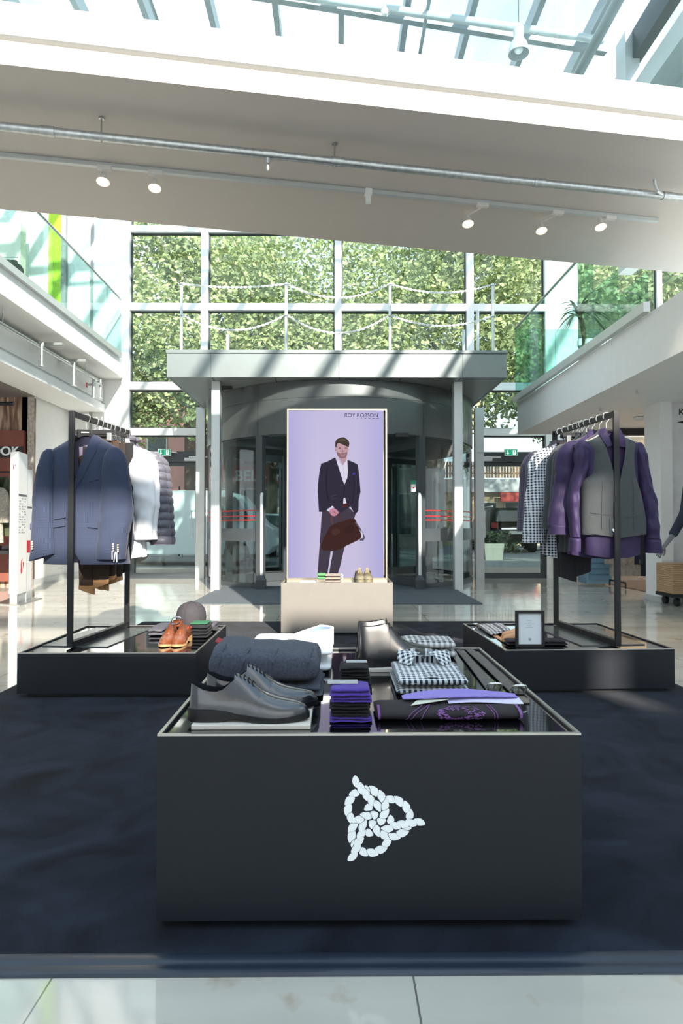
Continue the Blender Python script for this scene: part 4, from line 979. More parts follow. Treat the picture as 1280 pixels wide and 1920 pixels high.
# ------------------------------------------------------------------ garments
hangblack = M('hanger_black', (28, 28, 30), 0.4, var=0.04)
wire = M('hanger_wire', (236, 238, 236), 0.18, metal=0.9, var=0.02)
def side_seed(y): return 0.0 if y <= 0 else 5.0
class Body:
    """hollow hanging cloth body: table of (z, cx, half width, half depth) bottom to top"""
    def __init__(s, tab, y0, p=2.5, wr=0.006, seed=0.0, fr=9.0):
        s.tab = sorted(tab); s.y0, s.p, s.wr, s.seed, s.fr = y0, p, wr, seed, fr
        s.C = [(t[0], t[1]) for t in s.tab]; s.A = [(t[0], t[2]) for t in s.tab]; s.B = [(t[0], t[3]) for t in s.tab]
        s.z0, s.z1 = s.tab[0][0], s.tab[-1][0]
    def at(s, z): return sinterp(s.C, z), max(0.004, sinterp(s.A, z)), max(0.004, sinterp(s.B, z))
    def wob(s, x, z, side): return s.wr*(nz(x*s.fr, z*s.fr*0.35+s.seed, side+s.seed)+0.6*nz(x*s.fr*2.3, z*s.fr*0.5, side-s.seed))
    def yf(s, x, z):
        cx, a, b = s.at(min(max(z, s.z0), s.z1)); u = min(0.995, abs((x-cx)/a))
        return s.y0-b*(1-u**s.p)**(1/s.p)+s.wob(x, z, 0)
    def mesh(s, n=72, m=56, skip=None, quilt=0.0, qp=0.055, polys=None, hem=0.0):
        secs = []
        for k in range(m+1):
            z = lerp(s.z0, s.z1, k/m); cx, a, b = s.at(z); q = 1.0
            if quilt: q = 1+quilt*(abs(math.sin(PI*z/qp))**0.6-0.75)
            ring = []
            for (x, y) in sell(a, b, n, s.p):
                X = cx+x*(1+(q-1)*0.25); sd = 0 if y <= 0 else 3
                tt = (z-s.z0)/(s.z1-s.z0); zo = -hem*max(0, 1-tt/0.18)*(1-abs(x/a)**2+0.5*nz(X*9, side_seed(y)+s.seed)) if hem else 0.0
                cr = 0.35*s.wr*math.sin(22*X+9*z+s.seed)*max(0, 1-tt)
                ring.append((X, s.y0+y*q+s.wob(X, z, sd)+cr, z+zo))
            secs.append(ring)
        if not polys: return MB().loft(secs, cap0=False, cap1=False, skip=skip)
        # cut openings in the front and pull the cut rim onto the outline
        full = MB().loft(secs, cap0=False, cap1=False); keep, gone = [], []
        for f in full.f:
            c = sum((full.v[a] for a in f), Vector())/len(f)
            (gone if c.y < s.y0 and any(inpoly(c.x, c.z, p) for p in polys) else keep).append(f)
        gv = {a for f in gone for a in f}; kv = {a for f in keep for a in f}
        for a in gv & kv:
            v = full.v[a]; best = None
            for p in polys:
                for i in range(len(p)):
                    p0, p1 = Vector(p[i]), Vector(p[(i+1) % len(p)]); e = p1-p0; w2 = Vector((v.x, v.z))
                    q2 = p0+e*max(0, min(1, (w2-p0).dot(e)/max(1e-9, e.length_squared))); dd = (q2-w2).length
                    if best is None or dd < best[0]: best = (dd, q2)
            if best[0] < 0.03 and s.z0+0.012 < v.z < s.z1-0.006:
                q2 = best[1]; full.v[a] = Vector((q2.x, s.yf(q2.x, q2.y), q2.y))
        full.f = keep; return full
def sleeve(tab, y0, b0=0.05, wr=0.006, seed=1.0, n=28, m=40, p=2.2, quilt=0.0, qp=0.055, lean=0.0, tp=0.12, slant=0.0, crease=0.0):
    """tab: (z, xleft, xright) """
    tab = sorted(tab); Lx = [(t[0], t[1]) for t in tab]; Rx = [(t[0], t[2]) for t in tab]; z0, z1 = tab[0][0], tab[-1][0]; secs = []
    for k in range(m+1):
        z = lerp(z0, z1, k/m); l, r = sinterp(Lx, z), sinterp(Rx, z); cx, a = (l+r)/2, max(0.006, (r-l)/2); q = 1.0
        if quilt: q = 1+quilt*(abs(math.sin(PI*z/qp))**0.6-0.75)
        b = b0*min(1, 0.35+(z1-z)/tp); ring = []
        for x, y in sell(a, b, n, p):
            k2 = 1+crease*(nz(1.4*x/a+seed, z*11+1.2*y/b0, seed)+0.6*nz(2.2*x/a-seed, z*19, 1.5*y/b0)) if crease else 1.0
            zz2 = z+slant*(x/a)*max(0, 1-(z-z0)/(0.25*(z1-z0)))
            ring.append((cx+x*(1+(q-1)*0.35)*(1+(k2-1)*0.5), y0+lean*(z1-z)+y*q*k2+wr*(nz(x*14+seed, z*7, seed)+0.5*nz(x*25, z*16, seed*2)), zz2))
        secs.append(ring)
    return MB().loft(secs, cap0=False, cap1=True)
def hanger(x, y, zbar, label, group, mat=hangblack, wd=0.2, drop=0.085):
    """hook over the rail plus padded shoulder bar; origin on top of the rail"""
    t = thing('coat_hanger', label, 'hanger', (x, y, zbar), group=group)
    r = 0.019; pts = [(0.0, 0, -drop), (0.0, 0, -0.052), (0.012, 0, -0.042), (r, 0, -0.02)]+[(r*math.cos(a), 0, 0.0005+0.0035+0.012*math.sin(a)-0.008) for a in [PI*k/8 for k in range(9)]]+[(-r, 0, -0.02), (-r*0.7, 0, -0.032)]
    MB().tube(pts, 0.0034, 6).build('hook', wire, t, smooth=True)
    m = MB()
    if wd > 0:
        pr = [(-wd, -drop-0.125), (-wd*0.7, -drop-0.085), (-wd*0.3, -drop-0.04), (-0.03, -drop-0.014), (0.03, -drop-0.014), (wd*0.3, -drop-0.04), (wd*0.7, -drop-0.085), (wd, -drop-0.125)]
        secs = []
        for (px, pz_) in pr:
            h = 0.012; d = 0.016 if abs(px) > 0.1 else 0.012
            secs.append([(px, d*math.cos(a), pz_+h*math.sin(a)) for a in [2*PI*k/10 for k in range(10)]])
        m.loft(secs).build('shoulder_bar', mat, t, smooth=True)
    else:
        MB().box(-0.13, 0.13, -0.007, 0.007, -drop-0.03, -drop+0.0).build('clip_bar', mat, t, bevel=0.003)
        for sx in (-0.09, 0.09): MB().box(sx-0.015, sx+0.015, -0.012, 0.012, -drop-0.07, -drop-0.02).build('clip', wire, t, bevel=0.002)
    return t
def railx(side, y):
    if side == 'L': return lerp(LRX0, LRX1, (y-LRY0)/(LRY1-LRY0)), LRT
    return lerp(RRX0, RRX1, (y-RRY0)/(RRY1-RRY0)), RRT
GL, GR = 'hangers on the rack with the blue jacket', 'hangers on the rack with the purple shirts'

# --- navy check jacket, traced at its distance
navy = CHECK('navy_check', (38, 47, 70), (66, 73, 92), 0.0062, 'shepherd', 0.85)
lilac = M('lilac_lining', (150, 142, 172), 0.35, var=0.06, sheen=0.2)
YJ = 3.95
YM = YJ-0.085
jx = lambda c: W(50+c*210/1222, 986, YM).x
jz = lambda c: W(630, 790+c*330/1920, YM).z
tab = [(1560,605,468,.115),(1400,602,455,.115),(1200,600,440,.115),(1000,600,428,.118),(800,600,420,.12),(600,600,424,.12),(450,600,422,.115),(380,599,412,.105),(330,598,395,.095),(290,597,365,.085),(250,596,300,.075),(210,594,232,.066),(170,592,165,.058),(135,590,118,.05)]
body = Body([(jz(c), jx(cx), (jx(cx+a)-jx(cx)), b) for c, cx, a, b in tab], YJ, p=2.6, wr=0.005)
lx, lzt = railx('L', YJ)
hanger(lx, YJ, lzt, 'black moulded hanger inside the blue jacket', GL, drop=0.105)
jt = thing('suit_jacket', 'navy blue fine check suit jacket, frontmost on its rack', 'jacket', (lx, YJ, jz(1560)))
P = lambda pts: [(jx(a), jz(b)) for a, b in pts]
vneck = P([(470,100),(700,100),(690,150),(640,330),(620,420),(565,620),(518,790),(490,500)]); cut = P([(500,1280),(560,1450),(640,1575),(640,1700),(500,1700),(512,1330)])
body.mesh(n=140, m=100, polys=[vneck, cut]).build('body', navy, jt, smooth=True, world=True, angle=0)
lb = Body([(z, c, a*0.94, b*0.86) for z, c, a, b in body.tab], YJ+0.006, p=2.6, wr=0.004)
lb.mesh(n=72, m=48, skip=lambda c: c.y < YJ).build('lining', lilac, jt, smooth=True, world=True, angle=0)
for nm, pts in (('lapel', [(690,130),(758,240),(732,284),(758,322),(735,400),(640,610),(518,806),(565,620),(622,420),(640,330),(672,200)]), ('lapel', [(472,150),(398,236),(432,272),(386,292),(396,380),(440,520),(516,800),(508,640),(490,480),(480,300)])):
    MB().patch(P(pts), body.yf, 0.006, 0.003, 3).build(nm, navy, jt, smooth=True, world=True)
for pts in ([(305,1000),(452,980),(452,1050),(310,1075)], [(305,1082),(452,1070),(452,1140),(310,1160)], [(690,1078),(798,1074),(794,1166),(690,1156)]):
    MB().patch(P(pts), body.yf, 0.010, 0.006, 2).build('pocket_flap', navy, jt, world=True)
MB().patch(P([(690,652),(800,622),(802,640),(692,670)]), body.yf, 0.004, 0.002, 2).build('chest_pocket', navy, jt, world=True)
yb = lambda x, z: YJ-0.028
MB().patch(P([(500,75),(650,80),(678,170),(640,152),(600,146),(560,150),(520,165),(490,160)]), yb, 0.0, 0.012, 1).build('collar_stand', hangblack, jt, world=True)
yl = lambda x, z: YJ+0.03
MB().patch(P([(520,250),(645,250),(640,410),(520,410)]), yl, 0.0, 0.003, 1).build('neck_label', M('label_black', (38, 38, 40), 0.7), jt, world=True)
MB().patch(P([(572,320),(640,322),(640,335),(572,334)]), yl, 0.003, 0.001, 1).patch(P([(548,102),(632,106),(630,116),(548,114)]), yb, 0.003, 0.001, 1).build('label_print', white, jt, world=True)
SJ = lambda pts: [(jz(c), jx(l), jx(r)) for c, l, r in pts]
dk = M('navy_lining', (22, 26, 38), 0.6)
for sgn, tb in (('l', [(305,205,262),(340,165,275),(420,140,288),(600,98,302),(800,64,306),(1000,60,305),(1200,54,316),(1400,42,330),(1480,36,338)]), ('r', [(285,900,985),(320,865,1030),(400,830,1072),(600,806,1112),(800,798,1140),(1000,796,1148),(1200,778,1116),(1400,756,1086),(1500,752,1074)])):
    o = sleeve(SJ(tb), YJ-0.075, 0.062, 0.005, 3.0 if sgn == 'l' else 6.0, p=2.3, slant=0.024 if sgn == 'l' else 0.0, crease=0.10).build('sleeve', navy, jt, smooth=True, world=True, angle=0)
    xs = [(108, [1312, 1336, 1362, 1386])] if sgn == 'l' else [(978, [1336, 1360, 1384, 1408]), (1030, [1346, 1370, 1394, 1416])]
    for x, zs in xs:
        for z in zs:
            c = Vector((jx(x+(z-1360)*0.02), YJ-0.075-0.061, jz(z)))-Vector(parent_loc(jt))
            bt = MB().tube([c, c-Vector((0, 0.006, 0))], 0.0055, 10).build('button', M('horn_button', (172, 166, 152), 0.4), o, smooth=True)
MB().tube([(jx(970), YJ-0.142, jz(1412)), (jx(972), YJ-0.142, jz(1500))], 0.0028, 6).tube([(jx(1005), YJ-0.142, jz(1420)), (jx(990), YJ-0.142, jz(1525))], 0.0028, 6).tube([(jx(1020), YJ-0.142, jz(1425)), (jx(1022), YJ-0.142, jz(1530))], 0.0022, 6).build('price_tags', white, jt, world=True)

# --- generic tops (metres, origin at the collar, facing -y)
def top_tab(hw, L_, d=0.09, hem=None):
    hem = hem or hw*1.02
    return [(-L_, 0, hem, d*1.0), (-L_*0.75, 0, hw*0.98, d*1.05), (-L_*0.5, 0, hw*0.95, d*1.1), (-L_*0.3, 0, hw, d*1.1), (-0.16, 0, hw, d), (-0.12, 0, hw*0.98, d*0.9), (-0.09, 0, hw*0.9, d*0.8), (-0.055, 0, hw*0.62, d*0.65), (-0.025, 0, hw*0.38, d*0.5), (0, 0, 0.072, d*0.45)]
def hang_top(kind, label, cat, x, y, z, mat, hw=0.24, L_=0.78, SL=0.62, name='shirt', seed=1.0, cuffmat=None, flare=0.08, quilt=0.0, d=0.06, vest=False, swing=0.0):
    t = thing(name, label, cat, (x, y, z))
    b = Body(top_tab(hw, L_, d), 0.0, wr=0.007, seed=seed, p=2.4)
    v = [(-0.06, 0.02), (0.06, 0.02), (0.0, -0.06 if kind == 'shirt' else -0.34)]
    b.mesh(n=72, m=52 if kind != 'puffer' else 130, polys=[v] if kind != 'puffer' else None, quilt=quilt, hem=0.025 if kind == 'shirt' else 0.0).build('body', mat, t, smooth=True, angle=0)
    for s in (-1, 1):
        w0, w1 = 0.085, 0.062 if kind == 'shirt' else 0.075
        pts = []
        for zz_, off, wd in ((-0.075, 0.01, 0.035), (-0.1, 0.025, 0.06), (-0.17, 0.04, w0), (-0.32, 0.055, w0), (-0.45, 0.06+flare*0.4, w0*0.95), (-SL*0.85, 0.065+flare*0.8, w1), (-SL, 0.065+flare, w1)):
            c = s*(hw-0.045+off+swing*s*0) ; pts.append((zz_, c-wd, c+wd))
        sl = sleeve(pts, -0.03, 0.045 if kind != 'puffer' else 0.06, 0.007, seed+s, quilt=quilt, m=40 if kind != 'puffer' else 130, crease=0.25 if kind == 'shirt' else 0.1)
        sl.build('sleeve', mat, t, smooth=True, angle=0)
        if kind == 'shirt':
            zc = -SL; c = s*(hw-0.045+0.065+flare)
            sleeve([(zc-0.055, c-w1*1.02, c+w1*1.02), (zc-0.02, c-w1*0.95, c+w1*0.95), (zc+0.012, c-w1*0.92, c+w1*0.92)], -0.03, 0.05, 0.001, seed, m=6, tp=0.01).build('cuff', cuffmat or mat, t, smooth=True, angle=0)
    if kind == 'shirt':
        for s in (-1, 1):
            MB().patch([(s*0.005, -0.035), (s*0.07, -0.0), (s*0.085, -0.05), (s*0.05, -0.1)], lambda xx, zz_: b.yf(xx, min(zz_, -0.012)), 0.008, 0.004, 2).build('collar', mat, t, smooth=True)
        MB().patch([(-0.015, -0.06), (0.015, -0.06), (0.015, -L_+0.02), (-0.015, -L_+0.02)], b.yf, 0.003, 0.002, 4).build('placket', mat, t, smooth=True)
    elif kind == 'jacket':
        for s in (-1, 1):
            MB().patch([(s*0.055, 0.0), (s*0.1, -0.06), (s*0.085, -0.075), (s*0.105, -0.09), (s*0.06, -0.2), (s*0.0, -0.345), (s*0.03, -0.2)], lambda xx, zz_: b.yf(xx, min(zz_, -0.01)), 0.006, 0.003, 3).build('lapel', mat, t, smooth=True)
            for k in range(3): MB().tube([(s*(hw+0.03)+0.0, -0.09, -SL+0.03+0.02*k), (s*(hw+0.03), -0.098, -SL+0.03+0.02*k)], 0.006, 8).build('button', M('horn_button', (172, 166, 152), 0.4), t)
    elif kind == 'puffer':
        MB().tube([(0.075*math.cos(a), 0.05*math.sin(a), 0.02) for a in [2*PI*k/20 for k in range(20)]], 0.018, 8, closed=True).build('collar', mat, t, smooth=True)
        MB().patch([(-0.008, 0.0), (0.008, 0.0), (0.008, -L_+0.02), (-0.008, -L_+0.02)], b.yf, 0.012, 0.003, 4).build('zip', black, t)
    return t, b
whitec = M('white_cotton', (240, 241, 245), 0.7, var=0.02, sheen=0.1)
puff = M('puffer_nylon', (92, 92, 104), 0.45, var=0.06, scale=14, bump=0.25, bscale=18, sheen=0.1)
for y, lb, hl in ((4.30, 'white cotton shirt hanging just behind the brown trousers', 'first'), (4.38, 'white cotton shirt hanging next to the quilted jacket', 'second')):
    x, zr = railx('L', y); hanger(x, y, zr, 'black hanger carrying a white shirt on the rack', GL, wd=0.13)
    hang_top('shirt', lb, 'shirt', x+0.012, y, zr-0.085, whitec, 0.19, 0.80, 0.63, 'dress_shirt', seed=y*3, flare=0.0)
for y, lb in ((4.46, 'grey blue quilted down jacket between white shirt and its twin'), (4.54, 'grey blue quilted down jacket, rearmost at the end of its rack')):
    x, zr = railx('L', y); hanger(x, y, zr, 'black hanger carrying a quilted jacket', GL, wd=0.17)
    t, b = hang_top('puffer', lb, 'jacket', x, y-0.0, zr-0.09, puff, 0.225, 0.70, 0.72, 'quilted_jacket', seed=y, quilt=0.3, d=0.055, flare=0.03)
    if y < 4.5:
        for dx in (-0.013, 0.013): MB().box(0.24+dx-0.01, 0.24+dx+0.01, -0.097, -0.09, -0.27, -0.24).build('sleeve_badge', M('badge_brown', (120, 108, 92), 0.5), t)
brown_cord = M('brown_corduroy', (58, 44, 34), 0.9, var=0.15, scale=60, sheen=0.03); tan = M('tan_turnup', (186, 140, 96), 0.85, var=0.06); blackcloth = M('black_cloth', (18, 18, 21), 0.85, var=0.1, sheen=0.03)
def trousers(label, x, y, z, mat, cuff, L_=1.0, ang=0.0, w_=0.075):
    t = thing('trousers', label, 'trousers', (x, y, z), ang)
    sleeve([(-0.26, -0.095, 0.10), (-0.12, -0.10, 0.105), (0, -0.105, 0.105)], 0, 0.017, 0.003, x, m=12, p=3).build('seat', mat, t, smooth=True, angle=0)
    for s in (-1, 1):
        sl = sleeve([(-L_+0.06*(s+1)*0.3, s*0.045-w_*0.75, s*0.045+w_*0.75), (-L_*0.6, s*0.05-w_*0.9, s*0.05+w_*0.9), (-0.24, s*0.06-w_, s*0.06+w_)], -0.004*s, 0.018, 0.004, x+s, m=24, p=3, slant=0.018*s)
        sl.build('trouser_leg', mat, t, smooth=True, angle=0)
        zc = -L_+0.06*(s+1)*0.3
        if cuff: sleeve([(zc-0.004, s*0.045-w_*0.8, s*0.045+w_*0.8), (zc+0.045, s*0.045-w_*0.8, s*0.045+w_*0.8)], -0.004*s, 0.026, 0.001, x, m=3, p=3, tp=0.001, slant=0.018*s).build('turn_up', cuff, t, smooth=True, angle=0)
    return t
for i, (y, dx, m_, c_, L_, lb, a) in enumerate(((4.06, 0.0, brown_cord, tan, 0.965, 'dark brown trousers with tan turn-ups, directly behind the blue jacket', 0.35), (4.13, 0.02, brown_cord, tan, 0.945, 'dark brown trousers with tan turn-ups, second behind the blue jacket', -0.3),
                                     (4.19, 0.03, M('umber_cloth', (44, 36, 32), 0.9, var=0.1), tan, 0.955, 'umber trousers with tan turn-ups, nearest the white shirts', 0.2), (4.245, 0.06, blackcloth, None, 0.90, 'plain black trousers hanging in front of the white shirts', 0.1))):
    x, zr = railx('L', y); hanger(x, y, zr, 'slim clip hanger carrying trousers on the rack', GL, wd=0, drop=0.07)
    trousers(lb, x+dx, y, zr-0.125, m_, c_, L_, a*0.3, 0.06)

# --- purple shirt with waistcoat, traced
purple = M('purple_satin_cotton', (48, 36, 72), 0.6, spec=0.3, var=0.05, sheen=0.08); vestm = M('grey_wool', (63, 67, 69), 0.8, var=0.08, scale=90, sheen=0.1)
YV = 3.90
VM = YV-0.08
vx = lambda c: W(1030+c*230/1280, 986, VM).x
vz = lambda c: W(630, 760+c*310/1725, VM).z
x, zr = railx('R', YV)
hanger(x, YV, zr, 'black moulded hanger inside the purple shirt under the waistcoat', GR, drop=0.09)
st = thing('dress_shirt', 'deep purple shirt worn under the grey waistcoat, front of its rack', 'shirt', (x, YV, vz(1550)))
tab = [(1560,705,292,.075),(1300,700,300,.08),(1000,695,295,.085),(700,690,290,.09),(520,688,300,.09),(430,686,335,.085),(390,684,325,.075),(350,682,265,.065),(310,680,190,.055),(270,676,130,.05),(225,672,95,.045)]
sb = Body([(vz(c), vx(cx), vx(cx+a)-vx(cx), b) for c, cx, a, b in tab], YV, wr=0.007, seed=4, p=2.4)
P = lambda pts: [(vx(a), vz(b)) for a, b in pts]
vn = P([(600,180),(760,180),(720,420),(690,450),(640,420)])
sb.mesh(n=100, m=80, polys=[vn], hem=0.02).build('body', purple, st, smooth=True, world=True, angle=0)
for pts in ([(592,220),(620,285),(640,415),(590,442),(562,380),(540,290)], [(750,228),(802,302),(796,440),(718,432),(728,330)]):
    MB().patch(P(pts), lambda a, b: sb.yf(a, min(b, vz(290))), 0.024, 0.006, 3).build('collar', purple, st, smooth=True, world=True)
MB().patch(P([(672,440),(712,440),(725,1540),(690,1540)]), sb.yf, 0.003, 0.002, 4).build('placket', purple, st, smooth=True, world=True)
SV = lambda pts: [(vz(c), vx(l), vx(r)) for c, l, r in pts]
for tb, sd, cf in (([(352,340,420),(400,318,438),(500,300,455),(640,296,440),(760,268,390),(900,240,345),(1050,228,340),(1200,242,346),(1380,258,350)], 11.0, [(1370,252,352),(1450,246,353),(1530,240,350)]), ([(372,938,1020),(410,935,1045),(500,935,1062),(650,948,1088),(800,975,1115),(950,1002,1148),(1100,1016,1172),(1250,1040,1185),(1390,1054,1192)], 17.0, [(1380,1048,1196),(1460,1044,1208),(1545,1040,1222)])):
    sleeve(SV(tb), YV-0.02, 0.052, 0.007, sd, crease=0.3).build('sleeve', purple, st, smooth=True, world=True, angle=0)
    sleeve(SV(cf), YV-0.02, 0.055, 0.002, sd, m=6, tp=0.01).build('cuff', purple, st, smooth=True, world=True, angle=0)
wt = thing('waistcoat', 'grey wool waistcoat buttoned over the purple shirt', 'waistcoat', (x, YV, vz(1370)))
tab = [(1350,710,345,.10),(1200,708,345,.105),(1000,690,330,.11),(880,672,318,.113),(800,660,300,.114),(740,680,262,.113),(700,688,248,.113),(600,688,240,.112),(500,687,244,.108),(430,684,262,.104),(390,682,272,.095),(360,680,268,.088),(335,678,215,.08),(310,674,165,.075),(290,672,140,.068)]
vb = Body([(vz(c), vx(cx), vx(cx+a)-vx(cx), b) for c, cx, a, b in tab], YV, wr=0.0035, seed=9, p=2.6)
vn = P([(545,200),(800,200),(800,320),(764,560),(716,770),(700,985),(672,900),(650,700),(582,440)])
vb.mesh(n=140, m=110, polys=[vn]).build('front_and_back', vestm, wt, smooth=True, world=True, angle=0)
MB().patch(P([(372,1290),(640,1300),(640,1372),(372,1330)]), vb.yf, 0.003, 0.002, 3).patch(P([(660,1300),(1050,1290),(1050,1335),(720,1388)]), vb.yf, 0.003, 0.002, 3).build('hem_points', vestm, wt, smooth=True, world=True)
for pts in ([(430,1112),(605,1132),(605,1146),(430,1124)], [(765,1160),(985,1130),(985,1142),(765,1174)], [(530,800),(536,800),(540,1300),(532,1300)], [(858,780),(864,780),(864,1300),(858,1300)]):
    MB().patch(P(pts), vb.yf, 0.003, 0.002, 3).build('welt', vestm, wt, world=True)
MB().patch(P([(612,1185),(680,1188),(680,1365),(616,1345)]), vb.yf, 0.006, 0.003, 2).build('button_tab', vestm, wt, world=True)
c = Vector((vx(650), vb.yf(vx(650), vz(1308))-0.01, vz(1308)))
MB().tube([c+Vector((0, 0.006, 0)), c, c-Vector((0, 0.004, 0))], [0.013, 0.013, 0.009], 14).build('button', chrome, wt, smooth=True, world=True)
for pts in ([(415,352),(540,292),(546,306),(425,366)], [(800,312),(945,372),(938,384),(800,326)]):
    MB().patch(P(pts), lambda a, b: vb.yf(a, b), 0.003, 0.004, 2).build('shoulder_lining', M('cream_lining', (206, 202, 192), 0.5), wt, world=True)
# --- behind it
ging = CHECK('black_gingham', (222, 228, 236), (32, 38, 52), 0.019, 'gingham'); charcoal = M('charcoal_suiting', (58, 62, 68), 0.85, var=0.08, scale=120, sheen=0.1); mauve = CHECK('mauve_check', (92, 88, 104), (60, 58, 72), 0.012, 'shepherd')
items = [(3.985, 'shirt', 'deep purple shirt hanging right behind the waistcoat', purple, 'dress_shirt', 'shirt', 0.20, 0.0, 0.78, 0.60), (4.07, 'jacket', 'charcoal suit jacket hanging behind the second purple shirt', charcoal, 'suit_jacket', 'jacket', 0.185, 0.0, 0.77, 0.60),
         (4.15, 'jacket', 'charcoal suit jacket hanging next to the first gingham shirt', charcoal, 'suit_jacket', 'jacket', 0.185, 0.0, 0.77, 0.62), (4.30, 'shirt', 'black and white gingham shirt, nearer one hanging on the rack', ging, 'gingham_shirt', 'shirt', 0.21, 0.0, 0.80, 0.66),
         (4.37, 'shirt', 'black and white gingham shirt, farther one hanging on the rack', ging, 'gingham_shirt', 'shirt', 0.215, 0.0, 0.79, 0.66), (4.46, 'jacket', 'mauve grey check jacket hanging behind the gingham shirts', mauve, 'suit_jacket', 'jacket', 0.20, 0.0, 0.72, 0.64),
         (4.54, 'jacket', 'mauve grey check jacket, rearmost of its rack', mauve, 'suit_jacket', 'jacket', 0.205, 0.0, 0.72, 0.64)]
for y, kd, lb, m_, nm, cat, hw, dx, L_, SL in items:
    x, zr = railx('R', y); hanger(x, y, zr, 'black hanger among the shirts and suits behind the waistcoat', GR, wd=hw-0.055)
    hang_top(kd, lb, cat, x+dx, y, zr-0.085, m_, hw, L_, SL, nm, seed=y*5, flare=0.05 if kd == 'shirt' else 0.02)
for y, lb in ((4.21, 'black patterned trousers hanging between suit and gingham shirts, nearer pair'), (4.245, 'black patterned trousers hanging between suit and gingham shirts, farther pair')):
    x, zr = railx('R', y); hanger(x, y, zr, 'slim black clip hanger with chrome clips', GR, wd=0, drop=0.07)
    trousers(lb, x-0.05, y, zr-0.12, M('black_pattern', (34, 32, 38), 0.85, var=0.4, scale=160), None, 0.92, 0, 0.07)
# ------------------------------------------------------------------ shoes
def shoe_tabs(kind):
    w = [(0, .008), (.015, .019), (.05, .0275), (.15, .0325), (.3, .0325), (.42, .0345), (.55, .0405), (.66, .0445), (.75, .0435), (.84, .037), (.91, .0285), (.96, .0195), (.99, .009), (1, .003)]
    zb = [(0, .030), (.22, .029), (.45, .017), (.66, .011), (.85, .0125), (1, .019)]
    zt = [(.36, .117), (.42, .111), (.48, .1005), (.56, .083), (.64, .0675), (.72, .058), (.8, .0525), (.88, .0475), (.94, .042), (.98, .034), (1, .024)]
    tl = [(0, .091), (.04, .090), (.12, .079), (.2, .0735), (.28, .0775), (.36, .097), (.42, .108)]
    if kind == 'boot':
        zt = [(.36, .152), (.42, .128), (.5, .098)]+zt[4:]; tl = [(0, .140), (.1, .138), (.25, .140), (.33, .146), (.4, .135)]
    if kind == 'sneaker':
        w = [(a, b*1.12) for a, b in w]; zb = [(0, .028), (.5, .024), (.8, .022), (1, .027)]; zt = [(a, b*0.98+0.008) for a, b in zt]
    return w, zb, zt, tl
OPEN = 0.37
